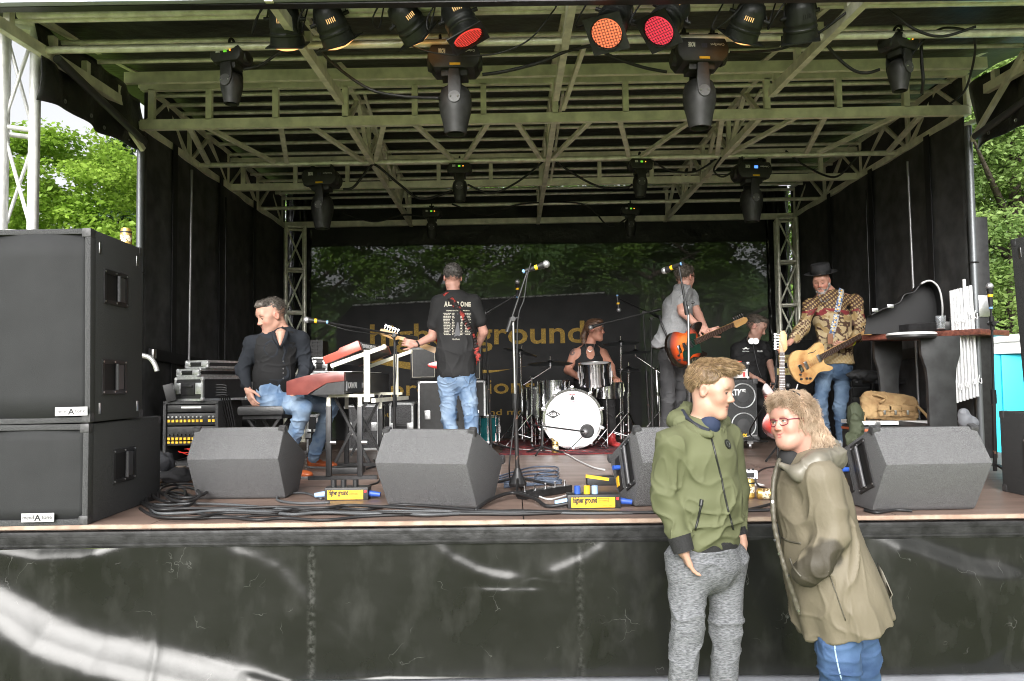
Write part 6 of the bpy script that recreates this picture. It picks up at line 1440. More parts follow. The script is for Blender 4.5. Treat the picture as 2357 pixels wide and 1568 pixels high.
bg_ = thing('canvas_bag', 'tan canvas shoulder bag with buckled front pockets on the trunk', 'bag', ((x0+x1)/2, 6.9, zt2)); E_ = lambda x, y, D: P(*cE(x, y), D)
S = SDF(.006); S.box(E_(790, 935, 6.92), (.46, .20, .20), Matrix.Rotation(.10, 3, 'Y'), .05, .03); S.box(E_(790, 880, 6.92), (.42, .18, .10), Matrix.Rotation(.12, 3, 'Y'), .04, .03); S.cone(E_(665, 860, 6.9), E_(640, 990, 6.85), .035, .025, .03); bb = S.mesh('bag_body', M_canvas, bg_, disp=folds(.008, (9, 9, 9), 61, .004))
for x, w in ((768, .11), (830, .11), (900, .12)):
    S = SDF(.005); S.box(E_(x, 945, 6.80), (w, .05, .10), Matrix.Rotation(.08, 3, 'Y'), .018, .01); S.mesh('pocket', M_canvas, bb, disp=folds(.004, (14, 14, 14), x)); MB().box(E_(x, 930, 6.765), (w*1.02, .012, .045), Matrix.Rotation(.08, 3, 'Y'), bev=.004).build('flap', M_canvas, bb); MB().box(E_(x, 955, 6.757), (.018, .008, .035), bev=.002).build('buckle', M_steel, bb)
MB().tube(spline([E_(930, 900, 6.85), E_(965, 930, 6.8), E_(1000, 965, 6.76), E_(1015, 985, 6.76)], 5), .012, 6).build('strap', M_canvas, bb)
MB().tube(spline([E_(690, 860, 6.86), E_(720, 855, 6.8), E_(770, 875, 6.8), E_(740, 900, 6.8)], 5), .010, 6).build('handle', M_canvas, bb)
S = SDF(.007); S.ell(E_(600, 975, 6.82), (.07, .07, .12), None, .03); S.ell(E_(605, 1050, 6.72), (.06, .05, .13), None, .03); S.ell(E_(585, 1110, 6.68), (.07, .06, .06), None, .03); o = S.mesh('draped_jacket', mat('dark_green_cloth', (.045, .055, .03), .8, crease=.3, cs=10), None, disp=folds(.012, (11, 11, 11), 71, .006)); tag(o, 'dark green jacket hanging off the left end of the trunk', 'jacket')
# black cloth bundles on shelf behind, shoes on the wedge side
o = MB().box(P(2050, 878, 7.6), (.42, .3, .04), bev=.008).build('shelf_board', M_pnt); tag(o, 'dark shelf board between the legs of the bar table', 'shelf')
S = SDF(.008); S.ell(E_(640, 740, 7.5), (.16, .09, .05), None, .03); S.ell(E_(700, 755, 7.5), (.12, .09, .04), None, .03); tag(S.mesh('folded_jacket', mat('charcoal_cloth', (.03, .031, .033), .8), None, disp=folds(.012, (12, 12, 12), 81, .005)), 'charcoal jacket heaped behind the hat guitarist', 'jacket')
q = P(*cE(1245, 1010), 5.6); S = SDF(.006); S.ell(q, (.05, .10, .05), None, .02); S.cone(q+V(-.02, 0, .0), q+V(-.03, 0, .06), .045, .04, .02); tag(S.mesh('grey_pouch', mat('grey_cloth', (.2, .21, .23), .7), None, disp=folds(.004, (14, 14, 14), 5)), 'small grey pouch behind the top edge of the rightmost monitor', 'pouch')
# ================================================================== outside right: turquoise cabin, white hoop
M_tq = mat('turquoise_panel', (.02, .48, .66), .45, var=.06, vs=3); a = P(2262, 815, 9.5); b = P(2345, 815, 9.5)
tq = thing('portable_toilet', 'turquoise portable cabin with a white domed roof behind the right loudspeakers', 'cabin', V((a.x+b.x)/2, 10, GRD if 'GRD' in globals() else -.12)); cxm = a.x+.55
MB().box((cxm, 10.0, (a.z-.12)/2), (1.1, 1.1, a.z+.12), bev=.03).build('walls', M_tq, tq); MB().box((cxm, 9.44, .95), (.75, .03, 1.7), bev=.01).build('door', mat('turquoise_door', (.03, .56, .75), .4), tq)
for s in (-1, 1): MB().box((cxm+s*.5, 9.44, .85), (.07, .04, 1.9), bev=.01).build('corner_rib', M_tq, tq)
MB().tube(spline([(cxm-.6, 9.5, a.z-.02), (cxm-.5, 9.5, a.z+.14), (cxm, 9.5, a.z+.2), (cxm+.5, 9.5, a.z+.14), (cxm+.6, 9.5, a.z-.02)], 6), .04, 8).build('roof_rim', M_white, tq, 180); MB().lathe([(.72, 0), (.6, .12), (.001, .2)], (cxm, 10, a.z), (0, 0, 1), 24).build('roof', M_white, tq)
# ================================================================== cables on the stage floor
def fcab(lab, pts, r=.008, m=None, z=None, name='stage_cable'):
    o_ = []
    for i, p in enumerate(pts):
        g_ = G(p[0], p[1]); o_.append(V(g_.x, g_.y, DZ+r+(p[2] if len(p) > 2 else .001)))
    s_ = spline(o_, 7); o = MB().tube(s_, r, 6).build(name, m or M_rub, None, 180); return tag(o, lab, 'cable', 'cables lying on the stage')
M_cgrey = mat('grey_cable', (.07, .075, .08), .5); M_cwhite = mat('white_cable', (.6, .6, .6), .5); M_cblue = mat('blue_grey_cable', (.06, .08, .12), .5); M_cred = mat('red_cable', (.4, .02, .02), .5)
rn = random.Random(11)
for k in range(7):
    y0 = 1168+k*3.4; pts = [(330+rn.uniform(-15, 15), y0-14)]
    x = 360
    while x < 1000: pts.append((x, y0+rn.uniform(-5, 5)+8*math.sin(x/130+k)*(1 if k % 2 else -.6)+6, .008*(k % 3))); x += rn.uniform(60, 110)
    pts += [(1090+rn.uniform(-30, 30), 1180+k*1.2), (1200, 1180+k*1.3), (1330, 1183+rn.uniform(-2, 3)), (1470, 1184), (1620, 1180+rn.uniform(-2, 2)), (1780, 1178)]
    fcab(('lowest', 'second', 'third', 'fourth', 'fifth', 'sixth', 'uppermost')[k]+' of the long black cables along the front edge of the deck', pts, .0075 if k % 2 else .009, M_cgrey if k in (1, 4) else M_rub)
for k in range(5):
    c = (370+k*14+rn.uniform(-12, 12), 1156+rn.uniform(-8, 6)); rx_, ry_ = rn.uniform(36, 60), rn.uniform(13, 22); ph = rn.uniform(0, 6)
    fcab(('outermost', 'wide', 'middle', 'tight', 'uppermost')[k]+' loop of the coiled cable beside the left loudspeaker stack', [(c[0]+rx_*math.cos(ph+a*.62)*(1+.05*a/5), c[1]+ry_*math.sin(ph+a*.62), .006+.012*k) for a in range(13)], .009)
fcab('black cable arching in front of the right power box', [(1095, 1180), (1130, 1162, .02), (1180, 1150, .03), (1230, 1160, .02), (1260, 1170), (1310, 1171, .02)], .011)
fcab('white cable crossing the open deck in front of the drums', [(1140, 1018), (1180, 1034), (1260, 1040), (1300, 1046), (1330, 1062), (1365, 1078), (1392, 1084)], .007, M_cwhite)
fcab('white cable running from the foot switch to the right power box', [(1235, 1143), (1262, 1152), (1290, 1147), (1312, 1140)], .006, M_cwhite)
for k in range(4): fcab(('first', 'second', 'third', 'fourth')[k]+' blue-grey cable loop on the deck behind the centre microphone stand', [(1150, 1098+k*5), (1220, 1078+k*8), (1275, 1076+k*9), (1283, 1084+k*9), (1240, 1092+k*7), (1235, 1104+k*4), (1290, 1106+k*3), (1270, 1116), (1160, 1112+k*4)], .006, M_cblue)
for k in range(6): x = 1150+k*45; fcab(('leftmost', 'second', 'third', 'fourth', 'fifth', 'rightmost')[k]+' thin black cable tangle in front of the drum kit', [(x, 1030+rn.uniform(0, 6)), (x+40, 1022+rn.uniform(0, 16)), (x+70, 1042), (x+110, 1030+rn.uniform(0, 14)), (x+160, 1038+rn.uniform(-6, 6))], .006, M_cred if k == 1 else M_rub)
fcab('black cable from the power box up to the keyboards', [(830, 1140), (850, 1120), (872, 1110), (880, 1080), (860, 1060)], .006)
fcab('black cable loop left of the left power box', [(740, 1152), (700, 1138), (650, 1142), (640, 1155), (690, 1162), (760, 1160)], .008, M_cgrey)
fcab('cable curling across the deck between the boy and the woman', [(1780, 1130), (1745, 1120), (1740, 1095), (1760, 1080), (1790, 1076)], .006)
fcab('black cable lying along the deck right of the boy', [(1715, 1178), (1770, 1165), (1800, 1150)], .008)
fcab('cable lying in front of the rightmost monitor', [(1990, 1178), (2020, 1184), (2060, 1178), (2100, 1180)], .008)
fcab('cables bunched on the deck by the equipment rack', [(350, 1085), (390, 1080), (430, 1086), (470, 1080)], .010)
q1 = P(*cD(1040, 725), 7.45); cable('guitar_lead', 'black lead hanging from the hand of the hat guitarist to the deck', [q1, P(*cD(1030, 800), 7.4), P(*cD(1025, 950), 7.4), P(*cD(960, 1080), 7.4), P(*cD(890, 1190), 7.6), P(*cD(850, 1280), 7.9), P(*cD(900, 1330), 7.9), P(*cD(975, 1340), 7.8)], .007, group='cables lying on the stage')
cable('guitar_lead', 'white lead dropping from the burl wood guitar', [P(*cE(272, 795), 7.4), P(*cE(262, 825), 7.4), P(*cE(240, 850), 7.4), P(*cE(225, 900), 7.45)], .006, M_cwhite, group='cables lying on the stage')
q1 = P(1222, 612, D0); cable('microphone_cable', 'lead hanging down the centre microphone stand', [P(1222, 606, D0-.03), P(1213, 640, D0-.03), P(1206, 690, D0-.03), P(1192, 740, D0-.03), P(1189, 900, D0-.03), P(1180, 1000, D0-.03), P(1172, 1080, D0-.03), G(1180, 1118)+V(0, 0, .01), G(1205, 1126)+V(0, 0, .01)], .005, group='cables lying on the stage')
for k in range(5): xk = P(520+k*5, 880, 6.5).x; cable('patch_cable', ('leftmost', 'second', 'middle', 'fourth', 'rightmost')[k]+' black lead falling from the side of the silver-edged cases', [P(497, 886+k*6, 6.35), P(522, 890+k*5, 6.35), V(xk, 6.4, DZ+.6), V(xk+.03, 6.5, DZ+.25), V(xk+.02, 6.5, DZ+.02)], .006, group='cables lying on the stage')
cable('microphone_cable', 'lead looping below the boom over the keyboards', [P(745, 744, 6.15), P(800, 760, 6.2), P(850, 768, 6.3), P(905, 778, 6.45), P(912, 850, 6.45), P(905, 940, 6.45), P(912, 1020, 6.45)], .004, group='cables lying on the stage')
# ================================================================== the two people in front of the stage
def Q(f, x, y, D): return P(*f(x, y), D)

# ---- boy
jb = dict(nk=Q(cF, 300, 352, 3.50), nt=Q(cF, 325, 270, 3.47), shR=Q(cF, 158, 425, 3.38), shL=Q(cF, 425, 405, 3.62), elR=Q(cF, 130, 690, 3.42), wrR=Q(cF, 205, 925, 3.34), elL=Q(cF, 468, 660, 3.70), wrL=Q(cF, 486, 880, 3.66),
          ch=Q(cF, 300, 520, 3.50), wa=Q(cF, 330, 760, 3.50), pv=Q(cF, 325, 975, 3.50), hiR=Q(cF, 245, 1010, 3.46), hiL=Q(cF, 408, 1000, 3.58), knR=Q(cF, 232, 1330, 3.42), knL=Q(cF, 425, 1330, 3.56))
jb['shR'].z -= .02; jb['shL'].z -= .02
jb['anR'] = V(jb['knR'].x-.05, 3.44, GRD+.09); jb['anL'] = V(jb['knL'].x-.03, 3.62, GRD+.09)
boy = thing('person', 'boy with short swept-up blond hair in an olive green zip jacket and grey marl joggers', 'person', (jb['pv'].x, 3.5, GRD))
hb = Head(Q(cF, 345, 192, 3.47), (.80, -.56, -.20), (.10, -.05, 1), .95)
S = SDF(.0042); hb.add(S, jaw=.92, lid=.0098); body_prims(S, jb, .85, .85); S.cone(jb['nt'], hb.p(0, -.03, -.03), .050, .048, .02)
hand_prims(S, jb['wrR'], V(.42, .22, -1), V(.9, .1, 0), curl=.3, thumb=-1, sc=.95)
hand_prims(S, Q(cF, 492, 885, 3.64), V(.10, 0, -1), V(-1, .1, 0), curl=.55, thumb=1, sc=.95)
bo = S.mesh('body', M_skin, boy, color=hb.color((.45, .27, .20), (.38, .15, .12), brow=(.30, .19, .10), browd=.55, flush=.35), smooth_it=1)
hb.eyes(bo, look=(.3, -.5))
# hair: cap plus strands swept forward and up
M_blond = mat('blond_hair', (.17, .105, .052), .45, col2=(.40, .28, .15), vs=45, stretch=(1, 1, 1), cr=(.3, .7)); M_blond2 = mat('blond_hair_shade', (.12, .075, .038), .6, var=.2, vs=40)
S = SDF(.005); p_ = hb.p
S.ell(p_(0, -.020, .052), (.080, .100, .086), hb.R, .02); S.ell(p_(0, .045, .118), (.062, .060, .030), hb.R, .03); S.ell(p_(.01, .082, .110), (.045, .026, .020), hb.R, .02)
S.ell(p_(0, .125, .020), (.11, .075, .080), hb.R, .01, True); S.box(p_(0, .05, -.055), (.3, .20, .12), hb.R, .01, .01, True); S.ell(p_(0, .0, -.10), (.2, .2, .085), hb.R, .01, True)
for sx in (-1, 1): S.ell(p_(sx*.085, .008, -.01), (.03, .034, .045), hb.R, .008, True); S.ell(p_(sx*.085, .065, .0), (.04, .04, .06), hb.R, .01, True)
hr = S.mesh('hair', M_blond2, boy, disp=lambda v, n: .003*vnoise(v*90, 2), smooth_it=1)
co, no = surf_samples(hr, 5200, 3, lambda c, n: hb.loc(c)[:, 2] > -.05)
q = hb.loc(co); Rn = np.array(hb.R); fw, up_, sd_ = Rn[:, 1], Rn[:, 2], Rn[:, 0]
topw = np.clip((q[:, 2]-.075)/.04, 0, 1)[:, None]; back = np.clip((-.02-q[:, 1])/.05, 0, 1)[:, None]
dr = no*.12+topw*(fw*1.0+up_*.35)*(1-back*.6)+(1-topw)*(-up_*.6-fw*.35)+topw*back*(-fw*.2-up_*.1)
strands('hair_strands', M_blond, hr, co-no*.001, dr, .013+.014*topw[:, 0], .0012, 4, curl=.001, curl_f=1, jit=.05, seed=4, grav=.25, cohere=30, cdir=.22)
# jacket
M_olive = mat('olive_jacket', (.100, .108, .056), .78, var=.07, vs=3, bump=.15, bs=30, bd=.006, crease=.3, cs=6, spec=.3)
S = SDF(.006); lat = (jb['shL']-jb['shR']).normalized()
S.ecyl(Q(cF, 325, 880, 3.50), Q(cF, 325, 700, 3.49), (.168, .125), (.175, .130), lat, .04); S.ecyl(Q(cF, 325, 700, 3.49), Q(cF, 300, 500, 3.49), (.172, .130), (.178, .125), lat, .04)
S.ecyl(Q(cF, 300, 500, 3.49), Q(cF, 298, 410, 3.5), (.178, .125), (.13, .085), lat, .04)
for s, D in (('R', 0), ('L', 0)): S.cone(jb['nk']-V(0, 0, .02), jb['sh'+s], .06, .062, .04)
S.cone(jb['shR'], Q(cF, 130, 690, 3.41), .064, .061, .03); S.cone(Q(cF, 130, 690, 3.41), Q(cF, 188, 868, 3.35), .061, .050, .02)
S.cone(jb['shL'], jb['elL'], .068, .060, .03); S.cone(jb['elL'], Q(cF, 470, 845, 3.67), .060, .048, .02)
S.plane(Q(cF, 325, 925, 3.5), (-.04, 0, -1), lo=tuple(jb['pv']-V(.14, .3, .3)), hi=tuple(jb['pv']+V(.3, .3, .3)))
def dampb(v):
    e = np.array(jb['elR']); w1 = np.exp(-((v[:, 2]-Q(cF, 0, 860, 3.4).z)/.10)**2); w2 = np.exp(-(np.linalg.norm(v-e, axis=1)/.16)**2)
    return .55+.9*w1+.7*w2
jk = S.mesh('jacket', M_olive, boy, disp=folds(.0095, (6, 6, 6), 11, .006, damp=dampb), smooth_it=2)
# hood behind the neck and standing collar
S = SDF(.005); c0 = jb['nk']
S.cone(Q(cF, 190, 335, 3.50), Q(cF, 235, 282, 3.60), .040, .030, .03); S.cone(Q(cF, 235, 282, 3.60), Q(cF, 330, 320, 3.66), .030, .035, .03); S.cone(Q(cF, 190, 335, 3.5), Q(cF, 250, 385, 3.42), .040, .026, .03); S.cone(Q(cF, 250, 385, 3.42), Q(cF, 342, 402, 3.375), .026, .020, .03)
S.cone(Q(cF, 330, 320, 3.66), Q(cF, 410, 345, 3.60), .035, .025, .03); S.cone(Q(cF, 410, 345, 3.6), Q(cF, 395, 385, 3.47), .025, .018, .03)
S.mesh('hood', M_olive, jk, disp=folds(.004, (14, 14, 14), 4), smooth_it=2)
MB().tube(spline([Q(cF, 212, 290, 3.51), Q(cF, 245, 335, 3.44), Q(cF, 300, 370, 3.40), Q(cF, 340, 385, 3.38)], 6), .011, 8).build('collar_lining', mat('dark_jersey', (.012, .016, .028), .8), jk, 180)
S = SDF(.006); S.ell(Q(cF, 338, 355, 3.455), (.05, .045, .05), None, .02); S.mesh('undershirt', mat('navy_shirt', (.012, .022, .055), .8), boy)
def onsurf(px, py, ob, off=.003, f=cF):
    """put a point on the visible side of a mesh along the line of sight"""
    d = ray(*f(px, py)).normalized(); o = V(0, 0, CAMZ); ok, loc, nor, _ = ob.ray_cast(ob.matrix_world.inverted() @ o, d) if False else (False, None, None, None)
    bpy.context.view_layer.update(); Mi = ob.matrix_world.inverted(); ok, loc, nor, _ = ob.ray_cast(Mi @ o, (Mi.to_3x3() @ d).normalized())
    if not ok: return None, None
    return ob.matrix_world @ loc+(ob.matrix_world.to_3x3() @ nor)*off, (ob.matrix_world.to_3x3() @ nor).normalized()
def surf_line(pts, ob, r, name, m, par, f=cF, n=5, off=.001):
    o = [onsurf(p[0], p[1], ob, off, f)[0] for p in spline([V(a, b, 0) for a, b in pts], n)]; o = [p for p in o if p is not None]
    if len(o) > 2: return MB().tube(o, r, 6).build(name, m, par, 180)
M_zip = mat('zip_black', (.015, .016, .016), .4)
zp = surf_line([(343, 400), (358, 450), (375, 520), (395, 600), (415, 700), (435, 780), (452, 850)], jk, .0045, 'zip', M_zip, jk)
surf_line([(305, 712), (292, 780), (275, 850)], jk, .005, 'pocket_zip', M_zip, jk); surf_line([(304, 708), (299, 740)], jk, .0085, 'zip_pull', M_zip, jk)
surf_line([(225, 325), (280, 360), (330, 405)], jk, .004, 'drawstring', M_zip, jk)
p0, n0 = onsurf(425, 447, jk, .002)
if p0 is not None: MB().cyl(p0, p0+n0*.003, .0215, n=24).build('round_badge', mat('badge_black', (.012, .014, .012), .4), jk); MB().torus(p0+n0*.003, .012, .0012, n0, 20, 5).build('badge_ring', mat('badge_grey', (.09, .1, .09), .4), jk)
M_rib = mat('black_rib_knit', (.014, .014, .015), .85, bump=.4, bs=200)
S = SDF(.006); S.ecyl(Q(cF, 325, 935, 3.50), Q(cF, 325, 885, 3.50), (.160, .118), (.166, .124), lat, .01, flat=True); S.mesh('waistband', M_rib, jk, smooth_it=1)
MB().cyl(Q(cF, 196, 880, 3.345), Q(cF, 220, 955, 3.335), .050, .044, 18).build('cuff', M_rib, jk, 60); MB().cyl(Q(cF, 474, 845, 3.665), Q(cF, 486, 880, 3.655), .040, .036, 18).build('cuff', M_rib, jk, 60)
M_marl = mat('grey_marl', (.07, .073, .080), .9, col2=(.20, .207, .222), vs=60, stretch=(1, 1, 4.2), bump=.4, bs=90, cr=(.34, .66))
S = SDF(.006); pants_prims(S, jb, 1.0, .097, .066, .054, .03, top=Q(cF, 325, 890, 3.5)); S.cone(jb['hiR'], jb['pv'], .09, .09, .05); S.cone(jb['hiL'], jb['pv'], .09, .09, .05)
def damp2(v): return .5+1.0*np.exp(-((v[:, 2]-.50)/.12)**2)+.8*np.exp(-((v[:, 2]-.80)/.08)**2)
jg = S.mesh('joggers', M_marl, boy, disp=folds(.0065, (6, 6, 9), 21, .004, damp=damp2), smooth_it=2)
surf_line([(243, 930), (232, 985), (222, 1030)], jg, .004, 'pocket_seam', mat('marl_dark', (.08, .08, .085), .9), jg)
for a in 'LR': shoe(boy, V(jb['an'+a].x, jb['an'+a].y, GRD), (.4, -1, 0), mat('white_trainer', (.5, .5, .5), .5), M_white)
# ---- woman
jw = dict(nk=Q(cF, 800, 525, 3.46), nt=Q(cF, 770, 440, 3.44), shL=Q(cF, 858, 600, 3.30), shR=Q(cF, 760, 580, 3.60), elL=Q(cF, 935, 860, 3.27), wrL=Q(cF, 830, 1030, 3.22), elR=Q(cF, 800, 850, 3.64), wrR=Q(cF, 800, 1000, 3.56),
          ch=Q(cF, 815, 690, 3.46), wa=Q(cF, 870, 860, 3.46), pv=Q(cF, 930, 1080, 3.46), hiL=Q(cF, 945, 1150, 3.38), hiR=Q(cF, 960, 1140, 3.55), knL=Q(cF, 955, 1480, 3.36), knR=Q(cF, 1052, 1440, 3.55))
jw['anL'] = V(jw['knL'].x+.02, 3.42, GRD+.09); jw['anR'] = V(jw['knR'].x+.03, 3.6, GRD+.09)
wom = thing('person', 'woman with glasses and wavy greying blond hair leaning forward in a long taupe raincoat', 'person', (jw['pv'].x, 3.46, GRD))
hw = Head(Q(cF, 733, 342, 3.44), (-.88, -.46, -.02), (-.26, .04, 1), .90)
S = SDF(.0042); hw.add(S, smile=True, jaw=1.10, nose=.97); S.ell(hw.p(0, .04, -.085), (.052, .045, .035), hw.R, .03); body_prims(S, jw, .85, .85); S.cone(jw['nt'], hw.p(0, -.03, -.03), .052, .052, .03)
for sx in (-1, 1): S.ell(hw.p(sx*.040, .068, -.032), (.021, .02, .018), hw.R, .015)
hand_prims(S, jw['wrL'], V(.1, .8, -.6), V(.2, .9, 0), curl=.5, sc=.9); hand_prims(S, jw['wrR'], V(.6, -.5, -.6), V(.2, .9, 0), curl=.5, sc=.9)
wb = S.mesh('body', M_skin, wom, color=hw.color((.46, .25, .195), (.38, .10, .09), brow=(.40, .27, .19), browd=.4, flush=.8, smile=True), smooth_it=1)
hw.eyes(wb, look=(.2, .1))
MB().box(hw.p(0, .0925, -.0605), (.026, .004, .0055), hw.R, bev=.001).build('teeth', mat('teeth', (.75, .72, .66), .3), wb)
# glasses
gl = MB()
for sx in (-1, 1):
    ring = [hw.p(sx*.032+a_*.0235, .100-abs(a_)*.006-abs(sx*.032+a_*.0235)**2*3, .004+b_*.0165) for a_, b_ in ((-1, .55), (-.5, .9), (.4, .95), (1, .7), (1.02, -.1), (.6, -.85), (-.3, -1), (-.9, -.6))]
    gl.tube(spline(ring+[ring[0]], 3), .0017, 6); gl.tube([hw.p(sx*.056, .090, .012), hw.p(sx*.075, .06, .012), hw.p(sx*.082, .0, .010)], .0017, 6)
gl.tube([hw.p(-.009, .103, .012), hw.p(0, .106, .014), hw.p(.009, .103, .012)], .0017, 6)
tag(gl.build('glasses', mat('burgundy_frame', (.18, .02, .05), .25), None, 180), 'burgundy framed glasses on the face of the woman', 'glasses')
# hair
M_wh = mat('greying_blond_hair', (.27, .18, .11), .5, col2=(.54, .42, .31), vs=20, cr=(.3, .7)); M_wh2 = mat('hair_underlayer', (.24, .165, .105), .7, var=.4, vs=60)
S = SDF(.005); p_ = hw.p
S.ell(p_(0, -.022, .048), (.080, .098, .086), hw.R, .02); S.ell(p_(0, .035, .106), (.062, .050, .030), hw.R, .02)
S.ell(p_(0, .115, -.008), (.085, .068, .088), hw.R, .01, True); S.box(p_(0, .07, -.08), (.3, .16, .14), hw.R, .01, .01, True)
S.ell(p_(0, -.078, -.030), (.078, .050, .085), hw.R, .04); S.ell(p_(-.04, -.095, -.075), (.055, .042, .060), hw.R, .03); S.ell(p_(.045, -.09, -.07), (.05, .04, .055), hw.R, .03)
for sx in (-1, 1): S.ell(p_(sx*.090, .010, -.008), (.022, .026, .034), hw.R, .008, True)
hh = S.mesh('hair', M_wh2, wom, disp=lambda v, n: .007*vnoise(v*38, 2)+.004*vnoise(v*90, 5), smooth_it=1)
co, no = surf_samples(hh, 7500, 7); q = hw.loc(co); Rn = np.array(hw.R); fw, up_ = Rn[:, 1], Rn[:, 2]
topw = np.clip((q[:, 2]-.05)/.06, 0, 1)[:, None]
dr = no*.30+topw*(-fw*.9+up_*.1)+(1-topw)*(-np.array([0, 0, 1.])*.9-fw*.30)
strands('hair_strands', M_wh, hh, co-no*.003, dr, .030+.034*(1-topw[:, 0]), .0018, 9, curl=.006, curl_f=1.4, jit=.10, seed=5, grav=.9, cohere=20)
# curly fringe
cf = (q[:, 1] > .02) & (q[:, 2] > .04); strands('fringe_curls', M_wh, hh, co[cf], no[cf]*.5+fw*.2-up_*.3, .026, .0015, 8, curl=.007, curl_f=1.3, jit=.2, seed=8, grav=1.1, cohere=30)
MB().tube(spline([hw.p(-.065, -.01, .118), hw.p(-.035, -.005, .142), hw.p(0, .0, .148)], 4), .004, 6).build('hair_clip', M_blk, hh)
# coat
M_taupe = mat('taupe_raincoat', (.150, .138, .110), .42, var=.08, vs=3, bump=.15, bs=30, bd=.006, crease=.25, cs=4)
S = SDF(.0065); latw = (jw['shL']-jw['shR']).normalized(); c_ = lambda x, y, D=3.46: Q(cF, x, y, D)
prof = [((812, 560), .105, .15), ((818, 640), .145, .185), ((838, 760), .158, .20), ((862, 880), .158, .20), ((892, 1000), .175, .215), ((925, 1110), .195, .23), ((962, 1225), .198, .235), ((985, 1285), .202, .238)]
prof = [(a, w_*.93, d_*.91) for a, w_, d_ in prof]
for (a, wa_, da), (b_, wb_, db) in zip(prof, prof[1:]): S.ecyl(c_(*a), c_(*b_), (da, wa_), (db, wb_), latw, .05)
S.plane(c_(985, 1300), Vector(c_(992, 1330)-c_(940, 1140)).normalized()*1.0, lo=(0, 2.6, -.2), hi=(2.5, 4.2, 1.2))
S.cone(jw['nk']-V(0, 0, .03), jw['shL'], .07, .078, .05); S.cone(jw['nk']-V(0, 0, .03), jw['shR'], .07, .07, .05)
S.cone(c_(868, 622, 3.30), c_(925, 880, 3.26), .078, .072, .035); S.cone(c_(925, 880, 3.26), c_(845, 1015, 3.215), .072, .062, .02); S.cone(c_(845, 1015, 3.215), c_(795, 1062, 3.24), .066, .055, .02)
S.cone(jw['shR'], jw['elR'], .07, .065, .03); S.cone(jw['elR'], jw['wrR'], .065, .055, .03)
def dampw(v):
    e = np.array(c_(900, 960, 3.22)); hm = np.array(c_(960, 1260)); return .45+1.5*np.exp(-(np.linalg.norm(v-e, axis=1)/.15)**2)+.6*np.exp(-((v[:, 2]-hm[2])/.09)**2)
fw1 = folds(.011, (5.5, 5.5, 4.5), 31, .0065, damp=dampw)
ax_ = np.array((c_(985, 1285)-c_(818, 640)).normalized())
def dispw(v, n):
    a = np.arctan2((v[:, 1]-3.46), (v[:, 0]-np.interp(v[:, 2], [c_(985, 1285).z, c_(818, 640).z], [c_(985, 1285).x, c_(818, 640).x])))
    low = np.clip((c_(890, 1000).z-v[:, 2])/.3, 0, 1); return fw1(v, n)+.007*low*np.sin(a*11+3*vnoise(v*4, 2))
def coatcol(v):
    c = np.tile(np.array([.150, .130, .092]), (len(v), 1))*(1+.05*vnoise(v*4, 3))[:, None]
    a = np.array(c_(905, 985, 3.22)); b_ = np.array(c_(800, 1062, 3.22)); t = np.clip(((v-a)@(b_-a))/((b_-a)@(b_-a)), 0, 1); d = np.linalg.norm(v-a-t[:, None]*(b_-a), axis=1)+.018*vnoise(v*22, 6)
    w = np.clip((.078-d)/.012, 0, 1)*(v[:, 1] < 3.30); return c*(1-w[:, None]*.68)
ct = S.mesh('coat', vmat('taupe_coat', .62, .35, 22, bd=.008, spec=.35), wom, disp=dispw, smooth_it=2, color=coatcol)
S = SDF(.0055)
for a, b_, ra, rb_ in ((c_(680, 545, 3.36), c_(770, 590, 3.30), .014, .03), (c_(760, 585, 3.30), c_(850, 530, 3.30), .036, .042), (c_(850, 530, 3.30), c_(930, 500, 3.42), .042, .046), (c_(930, 500, 3.42), c_(900, 470, 3.58), .046, .046), (c_(900, 470, 3.58), c_(800, 480, 3.66), .045, .04), (c_(800, 500, 3.66), c_(690, 520, 3.55), .04, .03), (c_(860, 550, 3.38), c_(930, 520, 3.46), .05, .05)): S.cone(a, b_, ra, rb_, .03)
S.mesh('hood', M_taupe, ct, disp=folds(.006, (10, 10, 10), 14, .003), smooth_it=2)
S = SDF(.005)
edge_ = spline([c_(672, 520, 3.42), c_(648, 600, 3.39), (c_(640, 700, 3.37)), c_(645, 800, 3.35), c_(668, 930, 3.34), c_(700, 1040, 3.33), c_(735, 1150, 3.33), c_(765, 1245, 3.34)], 3)
for a, b_ in zip(edge_, edge_[1:]): S.cone(a, b_, .0105, .0105, .006)
pk = S.mesh('button_placket', mat('taupe_dark', (.075, .068, .050), .5, var=.1, vs=8), ct, disp=folds(.002, (12, 12, 20), 3), smooth_it=1)
for x, y in ((636, 720), (648, 900), (668, 965), (712, 1068), (757, 1235)):
    q_, n_ = onsurf(x+4, y, pk, .001)
    if q_ is not None: MB().cyl(q_, q_+n_*.003, .0055, n=12).build('snap_button', M_steel, pk)
S = SDF(.005); S.ell(c_(720, 520, 3.44), (.05, .05, .06), None, .02); S.mesh('dark_top', mat('black_top', (.012, .012, .013), .8), wom)
surf_line([(668, 880), (720, 905), (775, 915)], ct, .0045, 'waist_cord', mat('taupe_dark', (0, 0, 0)), ct); surf_line([(905, 1050), (950, 1180), (985, 1280)], ct, .0025, 'seam', mat('taupe_dark', (0, 0, 0)), ct)
surf_line([(722, 985), (740, 1030), (775, 1075)], ct, .005, 'pocket_edge', mat('taupe_dark', (0, 0, 0)), ct)
